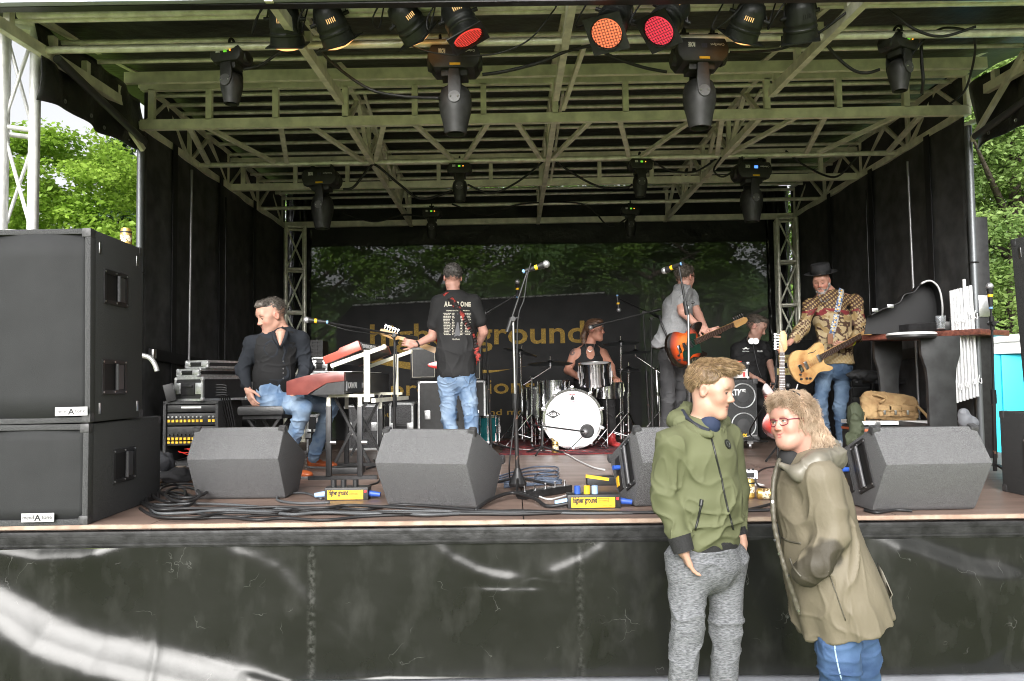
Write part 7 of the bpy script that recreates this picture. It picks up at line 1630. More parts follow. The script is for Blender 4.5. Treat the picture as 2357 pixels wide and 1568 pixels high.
# back flap with cord
fl_ = MB(); fl_.quad(c_(1135, 1010, 3.5), c_(1160, 1050, 3.44), c_(1208, 1160, 3.42), c_(1200, 1175, 3.42), c_(1165, 1120, 3.46)); fl_.build('back_flap', M_taupe, ct, thick=.004)
MB().tube(spline([c_(1170, 1160, 3.43), c_(1186, 1200, 3.42), c_(1188, 1245, 3.42)], 5), .003, 6).build('cord', M_white, ct); MB().tube(spline([c_(1198, 1170, 3.42), c_(1204, 1220, 3.42), c_(1198, 1262, 3.42)], 5), .0025, 6).build('cord', M_taupe, ct)
M_jean = mat('blue_denim', (.018, .045, .115), .8, col2=(.05, .10, .20), vs=9, bump=.3, bs=250, bd=.002); 
S = SDF(.006); pants_prims(S, jw, 1.0, .105, .085, .06, .03, top=jw['pv']); jn = S.mesh('jeans', M_jean, wom, disp=folds(.006, (9, 9, 16), 51, .003), smooth_it=2)
surf_line([(928, 1355), (940, 1450), (965, 1560)], jn, .0035, 'side_seam', mat('denim_pale', (.3, .42, .55), .8), jn)
for a in 'LR': shoe(wom, V(jw['an'+a].x, jw['an'+a].y, GRD), (-1, -.4, 0), M_blk, M_blk)
# ================================================================== people on the stage
def joints(f, D0, **k):
    j = {}
    for n, v in k.items(): j[n] = Q(f, v[0], v[1], D0+(v[2] if len(v) > 2 else 0))-V(0, 0, .025 if n[:2] == 'sh' else 0)
    return j
def stick(ob, target, dirv, off=.002):
    """lay a flat print onto a curved garment"""
    bpy.context.view_layer.update(); Mi = target.matrix_world.inverted(); d = Vector(dirv).normalized(); me = ob.data
    for v in me.vertices:
        w_ = v.co; ok, loc, nor, _ = target.ray_cast(Mi @ (Vector(w_)-d*.4), Mi.to_3x3() @ d)
        if ok: v.co = target.matrix_world @ loc-d*off
    me.update(); return ob
def hair_cap(hd, m, par, back=.1, top=0., low=-.03, front=.055, seed=1, extra=None, n=1500, L=.018, cohere=40, ms=None, dirf=None, ear=True, rs=.0012, fz=0.):
    S = SDF(.0055); p = hd.p
    S.ell(p(0, -.018, .048+top*.5), (.081, .101, .088+top), hd.R, .02); S.ell(p(0, .050, .100), (.060, .050, .030), hd.R, .03)
    S.ell(p(0, .140, -.028+fz), (.11, .140-front, .095), hd.R, .01, True); S.box(p(0, .06, -.06), (.3, .20, .12), hd.R, .01, .01, True); S.ell(p(0, .02, -.13-.0), (.2, .2, .13+low), hd.R, .01, True)
    if ear:
        for sx in (-1, 1): S.ell(p(sx*.086, .010, -.012), (.03, .032, .044), hd.R, .008, True)
    if extra: extra(S, p)
    h = S.mesh('hair', ms or m, par, disp=lambda v, n_: .003*vnoise(v*80, seed), smooth_it=1)
    if n:
        co, no = surf_samples(h, n, seed); R = np.array(hd.R); d = no*.35+(dirf(hd.loc(co), R) if dirf else (-R[:, 1]*.5-R[:, 2]*.6)); strands('hair_strands', m, h, co-no*.001, d, L, rs, 3, jit=.2, seed=seed, grav=.2, cohere=cohere)
    return h
def torso_cloth(S, j, w=(.155, .165, .165, .125), d=(.115, .12, .125, .085), hem=None, infl=0., k=.04):
    lat = j['shL']-j['shR']; h_ = hem if hem is not None else j['pv']
    S.ecyl(h_, j['wa'], (w[0], d[0]), (w[1], d[1]), lat, k); S.ecyl(j['wa'], j['ch'], (w[1], d[1]), (w[2], d[2]), lat, k); S.ecyl(j['ch'], j['nk']-(j['nk']-j['ch'])*.30, (w[2], d[2]), (w[3], d[3]), lat, k)
    for s in 'LR': S.cone(j['nk']-V(0, 0, .03), j['sh'+s], .055, .056, .07)
def upto(a, b, t): return a+(b-a)*t
# ---------------------------------------------------------------- seated keyboard player
D = 6.30
j = joints(cA, D, nk=(1080, 330), nt=(1040, 270), shR=(850, 385, -.05), shL=(1205, 365, .06), elR=(778, 605, -.05), wrR=(812, 745, -.12), elL=(1245, 590, .10), wrL=(1180, 760, -.1), ch=(1020, 480), wa=(1010, 660), pv=(1000, 800, .03), hiR=(940, 830), hiL=(1050, 830, .15), knR=(1230, 885, -.20), knL=(1425, 875, .15), anR=(1130, 1180, -.05), anL=(1300, 1245, .42))
sm_ = thing('person', 'man in a black waistcoat and blue jeans seated at the keyboards, looking down left', 'person', (j['pv'].x, D, DZ))
h = Head(Q(cA, 992, 215, D-.03), (-.72, -.62, -.32), (-.10, -.05, 1), 1.12)
S = SDF(.0055); h.add(S, jaw=1.1, lid=.0095); body_prims(S, j, .95, .95); S.cone(j['nt'], h.p(0, -.03, -.04), .058, .054, .02)
hand_prims(S, j['wrR'], V(.35, -.15, -.8), V(.5, .5, .1), curl=.35, thumb=1); hand_prims(S, j['wrL'], V(-.5, -.3, -.45), V(.2, .3, -.9), curl=.3, thumb=-1)
b = S.mesh('body', M_skin, sm_, color=h.color((.50, .28, .21), stub=.45, stubc=(.20, .15, .13), brow=(.10, .07, .05), flush=.6)); h.eyes(b, look=(-.2, -.8))
hair_cap(h, mat('dark_grey_hair', (.045, .036, .03), .5, col2=(.16, .14, .12), vs=60), sm_, front=.055, seed=3, dirf=lambda q, R: -R[:, 1]*.9+R[:, 2]*.1, L=.024, n=2500, fz=.0)
M_sh = mat('dark_shirt', (.022, .025, .031), .9, var=.15, vs=6, crease=.2, cs=7, spec=.2)
S = SDF(.0065); torso_cloth(S, j, (.145, .145, .155, .12), (.115, .115, .115, .085))
for s in 'LR': S.cone(j['sh'+s], j['el'+s], .062, .056, .03); S.cone(j['el'+s], upto(j['el'+s], j['wr'+s], .86), .056, .042, .02)
sh_ = S.mesh('shirt', M_sh, sm_, disp=folds(.009, (9, 9, 9), 91, .005), smooth_it=1)
S = SDF(.0065); torso_cloth(S, j, (.152, .153, .160, .100), (.122, .123, .123, .082))
for s in 'LR': S.ell(j['sh'+s]+V(.02 if s == 'L' else -.02, 0, 0), (.075, .09, .11), None, .01, True)
vs_ = S.mesh('waistcoat', mat('black_waistcoat', (.015, .015, .016), .8, var=.15, vs=6, crease=.2, cs=6, spec=.25), sm_, disp=folds(.006, (8, 8, 10), 93, .004), smooth_it=1)
S = SDF(.005); S.cone(Q(cA, 1052, 420, D-.120), Q(cA, 1058, 345, D-.075), .012, .045, .01); S.mesh('chest_skin', M_skin, b, color=h.color((.50, .28, .21)))
for k, sx in enumerate((-1, 1)): MB().tube([Q(cA, 1055+sx*52, 330, D-.09), Q(cA, 1052+sx*40, 375, D-.135), Q(cA, 1052+sx*6, 440, D-.145)], [.016, .014, .006], 7).build('collar', M_sh, sh_, 180)
for y in (545, 600, 632, 672): q_, n_ = onsurf(1076, y, vs_, .001, cA); (q_ is not None) and MB().sph(q_, .007, 8).build('button', mat('grey_button', (.12, .12, .12), .3), vs_)
M_jl = mat('light_blue_denim', (.085, .15, .26), .85, col2=(.27, .36, .48), vs=7, bump=.2, bs=200, cr=(.35, .7), bd=.002, crease=.25, cs=9)
S = SDF(.0065); pants_prims(S, j, .95, .092, .070, .055, .03, top=j['wa']-V(0, 0, .08)); S.mesh('jeans', M_jl, sm_, disp=folds(.008, (10, 10, 10), 95, .005), smooth_it=1)
M_tanl = mat('orange_leather', (.36, .085, .025), .35, var=.15, vs=20)
f_ = G(*cA(1285, 1335)); shoe(sm_, V(f_.x, f_.y+.03, DZ), (1, -.25, 0), M_tanl, mat('sole_grey', (.12, .12, .12), .6), L=.27); shoe(sm_, V(j['anR'].x, j['anR'].y, DZ), (.8, -.5, 0), M_tanl, mat('sole_grey', (0, 0, 0)))
# ---------------------------------------------------------------- guitarist in the black T-shirt, seen from behind
D = 7.20
j = joints(cB, D, nk=(843, 262), nt=(840, 215), shL=(752, 300), shR=(962, 295, .02), elL=(715, 520, .05), wrL=(618, 566, -.02), elR=(1022, 490, .08), wrR=(975, 600, .20), ch=(855, 420), wa=(858, 610), pv=(860, 750), hiL=(808, 775), hiR=(918, 775), knL=(815, 1000), knR=(950, 1000), anL=(845, 1225), anR=(965, 1225))
tg = thing('person', 'guitarist seen from behind in a black printed T-shirt and light blue jeans', 'person', (j['pv'].x, D, DZ))
h = Head(Q(cB, 838, 168, D), (-.12, .95, -.25), (0, .1, 1), 1.02)
S = SDF(.0055); h.add(S); body_prims(S, j, 1, 1.05)
hand_prims(S, j['wrL'], V(-.9, .1, .25), V(.1, .9, -.1), curl=.75, thumb=1); hand_prims(S, j['wrR'], V(-.5, .3, -.4), V(0, .8, 0), curl=.5)
b = S.mesh('body', M_skin, tg, color=h.color((.52, .28, .22), flush=.6))
hair_cap(h, mat('short_dark_grey_hair', (.035, .03, .027), .6, col2=(.17, .16, .15), vs=45), tg, seed=5, low=-.012, n=2200, L=.016, dirf=lambda q, R: -R[:, 2]*.5, cohere=60)
S = SDF(.0065); torso_cloth(S, j, (.175, .172, .175, .125), (.135, .128, .128, .09), hem=j['pv']-V(0, 0, -.03))
for s in 'LR': S.cone(j['sh'+s], upto(j['sh'+s], j['el'+s], .62), .070, .068, .03, flat=False)
S.plane(j['pv']-V(0, 0, .015), (0, 0, -1))
ts = S.mesh('t_shirt', mat('black_t_shirt', (.017, .017, .018), .85, var=.15, vs=8, crease=.3, cs=5), tg, disp=folds(.008, (7, 7, 6), 101, .004, damp=lambda v: np.where(v[:, 2] > 2.0, .25, 1.)), smooth_it=1)
M_prt = mat('off_white_print', (.55, .52, .44), .8)
def back_text(t_, x0, x1, y, size, bold=0.):
    o, e = Q(cB, x0, y, D-.2), Q(cB, x1, y, D-.2); stick(text_mesh(t_, size, face_M(o, e-o, (0, 0, 1)), M_prt, 'lettering', ts, .0002, bold, (e-o).length), ts, ray(*cB((x0+x1)/2, y)))
back_text('A', 786, 808, 338, .062, .003); back_text('LL IS', 810, 876, 333, .048, .003); back_text('O', 884, 906, 337, .06, .003); back_text('NE', 908, 946, 337, .052, .003); back_text('YEARS IN THE MAKING', 796, 940, 366, .013, .0008)
rn = random.Random(4)
dots = MB()
for col in ((780, 828), (830, 850), (882, 905), (907, 950)):
    for k in range(15):
        y = 376+k*9.2; x = col[0]+rn.uniform(0, 6); x1_ = col[1]-rn.uniform(0, 10)
        while x < x1_: w = rn.uniform(5, 12); a, b2 = Q(cB, x, y, D-.2), Q(cB, min(x+w, x1_), y+4.2, D-.2); dots.quad(V(a.x, a.y, a.z), V(b2.x, a.y, a.z), V(b2.x, a.y, b2.z), V(a.x, a.y, b2.z)); x += w+2.2
stick(dots.build('tour_list_print', M_prt, ts, 0), ts, ray(*cB(860, 440)))
gp_ = MB(); pts = [(864, 380), (871, 380), (873, 440), (880, 490), (884, 518), (866, 512), (846, 520), (852, 488), (862, 440)]; gp_.add([tuple(Q(cB, x, y, D-.2)) for x, y in pts], [tuple(range(len(pts)))]); stick(gp_.build('guitar_print', mat('grey_print', (.12, .12, .13), .8), ts, 0), ts, ray(*cB(864, 450)))
back_text('Hard Rock', 836, 880, 538, .020, .0006)
strp = []
for x, y in ((793, 258), (830, 300), (868, 350), (905, 410), (938, 480), (965, 550), (985, 620), (1000, 665)):
    q_, n_ = onsurf(x, y, ts, .004, cB)
    if q_ is None: q_ = Q(cB, x, y, D-.13)
    strp.append(q_)
sp = spline(strp, 5); sb = MB()
for a, b2 in zip(sp, sp[1:]): d = (b2-a).normalized(); w = d.cross(V(0, -1, 0)).normalized()*.026; sb.quad(a-w, b2-w, b2+w, a+w)
tag(sb.build('guitar_strap', mat('red_black_strap', (.015, .012, .012), .6, col2=(.35, .04, .03), vs=18, cr=(.52, .6)), None, 180, thick=.004), 'dark guitar strap with a red pattern crossing the back of the black T-shirt', 'strap')
S = SDF(.0065); pants_prims(S, j, .98, .092, .068, .056, .03); jj = S.mesh('jeans', M_jl, tg, disp=folds(.008, (10, 10, 14), 105, .005), smooth_it=1)
for x0, x1 in ((775, 862), (905, 968)): surf_line([(x0, 715), (x0+4, 770), ((x0+x1)/2, 800), (x1-2, 770), (x1, 712)], jj, .0022, 'pocket_seam', mat('denim_seam', (.10, .13, .18), .9), jj, f=cB)
MB().cyl(upto(j['wrL'], j['elL'], .04), upto(j['wrL'], j['elL'], .13), .031, n=16).build('wrist_watch', M_blk, tg)
for a in 'LR': shoe(tg, V(j['an'+a].x, D, DZ), (-.2, 1, 0), M_blk, M_white)
# ---------------------------------------------------------------- drummer
D = 9.05
j = joints(cC, D, nk=(742, 555), nt=(752, 510), shR=(652, 590), shL=(818, 590, .05), elR=(612, 700, -.05), wrR=(680, 742, -.2), elL=(862, 680, -.1), wrL=(880, 740, -.25), ch=(738, 650), wa=(735, 770), pv=(735, 850), hiR=(690, 860, -.05), hiL=(785, 860, -.05), knR=(630, 860, -.45), knL=(850, 870, -.40), anR=(640, 1040, -.35), anL=(866, 1045, -.30))
dr_ = thing('person', 'drummer in a black vest with a long brown ponytail, looking to the right', 'person', (j['pv'].x, D, DZ))
h = Head(Q(cC, 768, 468, D-.02), (.88, -.45, -.02), (.05, 0, 1), 1.02)
S = SDF(.006); h.add(S, jaw=1.05); body_prims(S, j, 1.05, 1.15); hand_prims(S, j['wrR'], V(.7, -.3, .1), V(0, -.3, -.9), curl=1.2); hand_prims(S, j['wrL'], V(.1, -.6, -.2), V(0, 0, -1), curl=1.2)
b = S.mesh('body', M_skin, dr_, color=h.color((.50, .24, .17), flush=.6, stub=.15, tat=(tuple(Q(cC, 636, 590, D-.05)), (.035, .06, .045)))); h.eyes(b)
M_br = mat('brown_hair', (.07, .035, .02), .5, col2=(.14, .075, .045), vs=50)
def pony(S, p): S.cone(p(0, -.10, .03), p(0, -.13, -.06), .03, .035, .02); S.cone(p(0, -.13, -.06), p(.01, -.12, -.17), .035, .022, .02)
hair_cap(h, M_br, dr_, seed=7, front=.05, extra=pony, n=1200, L=.02, low=-.03)
MB().tube(spline([h.p(.078, 0, .045), h.p(.06, .06, .045), h.p(0, .098, .045), h.p(-.06, .06, .045), h.p(-.078, 0, .045)], 4), .010, 6).build('headband', mat('blue_grey_band', (.10, .16, .18), .6), dr_, 180)
S = SDF(.006); torso_cloth(S, j, (.17, .165, .168, .07), (.125, .12, .12, .06)); 
for s in 'LR': S.ell(j['sh'+s], (.085, .10, .09), None, .01, True)
S.ell(Q(cC, 745, 590, D-.12), (.055, .08, .085), None, .01, True); S.mesh('vest', mat('black_vest', (.012, .012, .013), .8, crease=.2, cs=6), dr_, disp=folds(.005, (9, 9, 9), 111, .003))
MB().tube(spline([Q(cC, 716, 545, D-.07), Q(cC, 722, 575, D-.125), Q(cC, 742, 590, D-.135), Q(cC, 762, 570, D-.12), Q(cC, 765, 545, D-.07)], 4), .0035, 5).build('necklace', M_steel, dr_)
S = SDF(.0065); pants_prims(S, j, 1., .09, .068, .05); S.mesh('trousers', mat('black_trousers', (.016, .016, .017), .85), dr_, disp=folds(.006, (9, 9, 9), 113, .004))
for a in 'LR': shoe(dr_, V(j['an'+a].x, j['an'+a].y, DZ), (.2, -1, 0), mat('red_shoe', (.35, .03, .03), .5), M_blk)
for s, a, b2 in ((-1, Q(cC, 690, 748, D-.28), Q(cC, 790, 700, D-.55)), (1, Q(cC, 885, 745, D-.3), Q(cC, 835, 700, D-.6))): tag(MB().cyl(a, b2, .007, .004).build('drumstick', mat('stick_wood', (.5, .34, .16), .5)), 'pale drumstick in the '+('right' if s < 0 else 'left')+' hand of the drummer', 'drumstick')
# ---------------------------------------------------------------- bass player
D = 7.75
j = joints(cD, D, nk=(398, 290), nt=(402, 250), shR=(368, 335, -.10), shL=(440, 330, .22), elR=(392, 455, -.22), wrR=(492, 548, -.24), elL=(500, 480, .15), wrL=(560, 600, -.02), ch=(362, 430), wa=(335, 590), pv=(320, 730), hiR=(290, 770, -.08), hiL=(350, 765, .08), knR=(292, 1060, -.08), knL=(375, 1030, .08), anR=(262, 1375, -.05), anL=(320, 1375, .10))
bp_ = thing('person', 'bass player in a grey T-shirt and black jeans with his back half turned', 'person', (j['pv'].x, D, DZ))
h = Head(Q(cD, 405, 222, D), (.72, .68, -.12), (.05, .05, 1), 1.03)
S = SDF(.0055); h.add(S); body_prims(S, j, .98, 1.1); hand_prims(S, j['wrR'], V(.72, -.1, -.45), V(0, .8, -.3), curl=.7, thumb=-1); hand_prims(S, j['wrL'], V(.8, -.1, .2), V(0, -.9, 0), curl=1.)
b = S.mesh('body', M_skin, bp_, color=h.color((.52, .28, .22), flush=.5))
hair_cap(h, mat('short_brown_grey_hair', (.05, .038, .028), .6, col2=(.13, .11, .09), vs=45), bp_, seed=9, low=-.02, n=2000, L=.017, dirf=lambda q, R: -R[:, 2]*.5)
MB().tube([h.p(.079, -.02, .012), h.p(.08, .03, .013), h.p(.062, .088, .012)], .004, 5).build('glasses_temple', M_blk, bp_)
S = SDF(.0065); torso_cloth(S, j, (.165, .165, .165, .115), (.145, .14, .135, .09), hem=j['pv']+V(-.05, 0, .05))
for s in 'LR': S.cone(j['sh'+s], upto(j['sh'+s], j['el'+s], .40), .074, .072, .03)
S.plane(j['pv']+V(0, 0, .035), (-.05, 0, -1)); gt_ = S.mesh('t_shirt', mat('grey_t_shirt', (.27, .275, .285), .9, var=.08, vs=60, crease=.3, cs=5), bp_, disp=folds(.009, (6, 6, 5), 121, .005), smooth_it=1)
S = SDF(.0065); pants_prims(S, j, .95, .092, .068, .052); S.mesh('jeans', mat('black_denim', (.024, .024, .026), .85, col2=(.05, .05, .053), vs=7, crease=.3, cs=9), bp_, disp=folds(.008, (10, 10, 14), 123, .005))
for a in 'LR': shoe(bp_, V(j['an'+a].x, j['an'+a].y, DZ), (.6, .7, 0), M_blk, M_blk)
tag(MB().tube(spline([Q(cD, 235, 480, D-.12), Q(cD, 250, 540, D-.17), Q(cD, 290, 630, D-.2), Q(cD, 338, 715, D-.36)], 5), .012, 6).build('guitar_strap', M_blk, None, 180), 'black strap holding the sunburst bass at the hip of its player', 'strap')
# ---------------------------------------------------------------- technician behind the bass rig
D = 9.0
j = joints(cD, D, nk=(865, 655), nt=(872, 610), shR=(762, 695), shL=(948, 685, .02), elR=(765, 840, -.05), wrR=(880, 905, -.25), elL=(985, 800, .0), wrL=(1008, 905, -.2), ch=(855, 780), wa=(862, 910), pv=(868, 1010, .1), hiR=(815, 1020), hiL=(920, 1020), knR=(800, 1080, -.40), knL=(940, 1080, -.40), anR=(800, 1290, -.1), anL=(940, 1290, -.1))
te = thing('person', 'sound technician in a black polo with headphones round his neck, bending over cables', 'person', (j['pv'].x, D, DZ))
h = Head(Q(cD, 892, 560, D-.03), (.74, -.42, -.45), (.15, -.05, 1), 1.08)
S = SDF(.006); h.add(S, closed=True); body_prims(S, j, 1, 1); hand_prims(S, j['wrR'], V(.8, -.2, -.35), V(0, .2, -.9), curl=.5); hand_prims(S, j['wrL'], V(0, -.3, -.8), V(-.9, 0, 0), curl=.6)
b = S.mesh('body', M_skin, te, color=h.color((.54, .31, .24), stub=.2, stubc=(.3, .24, .2), flush=.5)); h.eyes(b, closed=True)
hair_cap(h, mat('mid_brown_grey_hair', (.06, .045, .035), .6, col2=(.17, .14, .115), vs=45), te, seed=11, front=.05, n=1500, L=.03, low=-.01, ear=False)
S = SDF(.006); torso_cloth(S, j, (.17, .17, .17, .12), (.13, .13, .125, .09))
for s in 'LR': S.cone(j['sh'+s], upto(j['sh'+s], j['el'+s], .5), .072, .074, .03)
ps = S.mesh('polo_shirt', mat('black_polo', (.011, .011, .012), .8, crease=.2, cs=6), te, disp=folds(.006, (8, 8, 8), 131, .004))
S = SDF(.0065); pants_prims(S, j, 1., .09, .068, .05); S.mesh('trousers', mat('black_trousers', (0, 0, 0)), te)
def front_text(t_, x0, x1, y, size, ob, f, D_, bold=.0): o, e = Q(f, x0, y, D_-.25), Q(f, x1, y, D_-.25); stick(text_mesh(t_, size, face_M(o, e-o, (0, 0, 1)), M_white, 'lettering', ob, .0002, bold, (e-o).length), ob, ray(*f((x0+x1)/2, y)))
front_text('GELUID', 900, 938, 730, .026, ps, cD, D, .001); front_text('FESTIVAL', 800, 848, 729, .016, ps, cD, D, .0006)
bd_ = MB(); pts = [(798, 706), (812, 706), (818, 698), (830, 698), (836, 706), (850, 706), (838, 714), (824, 708), (810, 714)]; bd_.add([tuple(Q(cD, x, y, D-.25)) for x, y in pts], [tuple(range(len(pts)))]); stick(bd_.build('crest_print', M_white, ps, 0), ps, ray(*cD(824, 706)))
hp = thing('headphones', 'silver and black headphones hanging round the neck of the technician', 'headphones', Q(cD, 870, 650, D-.12)); MB().tube(spline([Q(cD, 838, 625, D-.05), Q(cD, 832, 650, D-.12), Q(cD, 856, 668, D-.16)], 4), .007, 6).build('band', M_steel, hp); MB().tube(spline([Q(cD, 915, 630, D-.02), Q(cD, 912, 655, D-.1), Q(cD, 895, 662, D-.15)], 4), .007, 6).build('band', M_steel, hp)
for x in (862, 892): MB().cyl(Q(cD, x, 656, D-.19), Q(cD, x, 656, D-.155), .034, n=18).build('ear_cup', M_steel, hp); 
for x in (862, 892): MB().cyl(Q(cD, x, 656, D-.155), Q(cD, x, 656, D-.13), .037, n=18).build('ear_pad', M_blk, hp)
tag(MB().tube(spline([Q(cD, 872, 676, D-.17), Q(cD, 885, 740, D-.18), Q(cD, 905, 830, D-.18), Q(cD, 930, 900, D-.18)], 4), .004, 5).build('headphone_lead', M_cgrey), 'thin lead hanging from the headphones over the black polo', 'cable')
# ---------------------------------------------------------------- guitarist with the hat
D = 7.70
j = joints(cE, D, nk=(455, 272), nt=(436, 245), shR=(345, 328, -.05), shL=(600, 305, .05), elR=(298, 480, -.10), wrR=(222, 560, -.22), elL=(635, 500, -.02), wrL=(572, 562, -.24), ch=(470, 430), wa=(485, 570), pv=(490, 690), hiR=(428, 715, -.03), hiL=(532, 712, .03), knR=(400, 900, -.12), knL=(512, 925, 0), anR=(440, 1125, .05), anL=(520, 1135, .02))
hg = thing('person', 'guitarist in a black pork pie hat, grey beard and patterned brown batik shirt', 'person', (j['pv'].x, D, DZ))
h = Head(Q(cE, 408, 208, D-.02), (-.52, -.78, -.34), (-.10, -.12, 1), 1.0)
S = SDF(.0055); h.add(S, closed=True, smile=True, jaw=1.0); body_prims(S, j, .95, 1.)
hand_prims(S, j['wrR'], V(-.85, -.1, -.35), V(.1, -.1, -.9), curl=.8, thumb=1); hand_prims(S, j['wrL'], V(-.92, -.15, -.12), V(.1, .6, .5), curl=.55, thumb=1)
b = S.mesh('body', M_skin, hg, color=h.color((.52, .27, .20), flush=.8)); h.eyes(b, closed=True)
bc_ = mat('grey_beard', (.12, .11, .10), .8, col2=(.48, .46, .44), vs=28, cr=(.4, .6)); S = SDF(.0045); p = h.p
S.ell(p(0, .066, -.100), (.040, .036, .030), h.R, .015); S.ell(p(0, .060, -.118), (.030, .026, .022), h.R, .015)
for sx in (-1, 1): S.cone(p(sx*.034, .070, -.080), p(sx*.066, .015, -.045), .016, .013, .01); S.cone(p(sx*.066, .015, -.045), p(sx*.074, .004, -.01), .012, .007, .01); S.cone(p(sx*.006, .093, -.047), p(sx*.028, .080, -.062), .006, .006, .006)
S.mesh('beard', bc_, hg, disp=lambda v, n: .003*vnoise(v*120, 3))
ht = thing('hat', 'flat-topped black pork pie hat on the bearded guitarist', 'hat', h.p(0, -.01, .09)); upv = (h.R @ V(.0, -.06, 1)).normalized(); o_ = h.p(0, -.012, .072)
MB().lathe([(.098, .0), (.120, .002), (.150, .010), (.152, .014), (.120, .008), (.094, .006), (.090, .07), (.086, .096), (.080, .100), (.06, .090), (.001, .088)], o_, upv, 36, False).build('felt', mat('hat_felt', (.028, .028, .031), .85, var=.2, vs=40), ht, 40); MB().lathe([(.0965, .008), (.0945, .036), (.093, .036)], o_, upv, 36, False).build('ribbon', mat('hat_ribbon', (.010, .010, .011), .5), ht, 60)
ctr = np.array(Q(cE, 470, 400, D)); zy = Q(cE, 0, 385, D).z; zl_ = Q(cE, 0, 640, D).z
def batik(v):
    q = v*np.array([1, 1, 1]); n1 = vnoise(q*16, 1)+.5*vnoise(q*34, 2); w1 = np.stack([vnoise(q*7, 5), vnoise(q*7, 6), vnoise(q*7, 7)], -1); n2 = vnoise(q*11+w1*2.2, 3)
    cream = np.array([.42, .33, .19]); brown = np.array([.07, .035, .022]); mar = np.array([.20, .025, .03]); gold = np.array([.30, .21, .09])
    c = np.tile(cream, (len(v), 1)); c[np.abs(n2) < .17] = brown; c[(n1 > .45)] = gold
    fine = np.sin(q[:, 0]*150)*np.sin(q[:, 2]*150+q[:, 0]*40)
    yoke = v[:, 2] > zy+.05*vnoise(q*9, 8)+.02*np.sign(np.sin(v[:, 0]*60)); c[yoke] = brown*1.1; c[yoke & (fine > .25)] = gold*1.3
    band = np.abs(v[:, 2]-(zy-.02+.05*vnoise(q*9, 8))) < .022; c[band & (vnoise(q*13, 12) > -.1)] = mar; c[band & (vnoise(q*13, 12) < -.25)] = brown; low = v[:, 2] < zl_; c[low & (fine > 0)] = gold*1.2; c[low & (fine <= 0)] = cream
    arm = np.abs(v[:, 0]-ctr[0]) > .20; c[arm & (fine > .1) & ~yoke] = brown*1.5; c[arm & (n1 > .3) & ~yoke] = gold; return c
S = SDF(.005); torso_cloth(S, j, (.178, .172, .176, .125), (.13, .125, .125, .09), hem=j['pv']-V(0, 0, -.02))
S.cone(j['shR'], j['elR'], .062, .060, .03); S.cone(j['elR'], upto(j['elR'], j['wrR'], .62), .066, .058, .02); S.cone(j['shL'], j['elL'], .062, .062, .03); S.cone(j['elL'], upto(j['elL'], j['wrL'], .45), .066, .060, .02)
S.plane(j['pv']+V(0, 0, .02), (0, 0, -1)); bs_ = S.mesh('batik_shirt', vmat('batik_cloth', .7, .3, 12, bd=.015), hg, disp=folds(.009, (7, 7, 7), 141, .005), smooth_it=1, color=batik)
nb_ = MB()
for q in spline([Q(cE, 388, 265, D-.05), Q(cE, 395, 300, D-.12), Q(cE, 418, 325, D-.145), Q(cE, 445, 310, D-.13)], 4): nb_.sph(q, .007, 8)
nb_.build('bead_necklace', mat('beads', (.3, .3, .32), .3, col2=(.02, .02, .02), vs=90, cr=(.48, .52)), hg)
S = SDF(.0065); pants_prims(S, j, .93, .090, .066, .048); S.mesh('jeans', mat('mid_blue_denim', (.040, .075, .135), .85, col2=(.12, .18, .26), vs=6, crease=.25, cs=9), hg, disp=folds(.008, (10, 10, 16), 143, .005))
for a in 'LR': shoe(hg, V(j['an'+a].x, j['an'+a].y, DZ), (-.2, -1, 0), mat('pale_shoe', (.4, .42, .45), .6), M_white)
MB().torus(upto(j['wrL'], j['elL'], .12), .031, .007, ax=tuple(j['elL']-j['wrL']), n=20, k=6, sc=(1, 1)).build('wristband', mat('neon_yellow', (.65, .75, .03), .5), hg)
strp = []
for x, y in ((522, 250), (512, 300), (498, 370), (482, 440), (466, 510), (460, 550)):
    q_, n_ = onsurf(x, y, bs_, .006, cE); strp.append(q_ if q_ is not None else Q(cE, x, y, D-.14))
strp[0] = Q(cE, 522, 250, D-.03); sp = spline(strp, 6); sb = MB()
for a, b2 in zip(sp, sp[1:]): d = (b2-a).normalized(); w = d.cross(V(0, -1, 0)).normalized()*.027; sb.quad(a-w, b2-w, b2+w, a+w)
st_o = sb.build('guitar_strap', mat('white_strap', (.62, .62, .60), .7, col2=(.10, .16, .32), vs=45, cr=(.50, .56)), None, 180, thick=.004); tag(st_o, 'white guitar strap with a blue and yellow pattern over the batik shirt', 'strap')
dm = MB()
for k in range(2, len(sp)-2, 2): dm.box(sp[k]+V(0, -.004, 0), (.014, .003, .014), Matrix.Rotation(.78, 3, 'Y'))
dm.build('yellow_motif', M_yel, st_o)
MB().box(Q(cE, 458, 535, D-.19), (.05, .008, .10), bev=.004).build('leather_end', mat('leather_brown', (.22, .10, .05), .5), st_o)
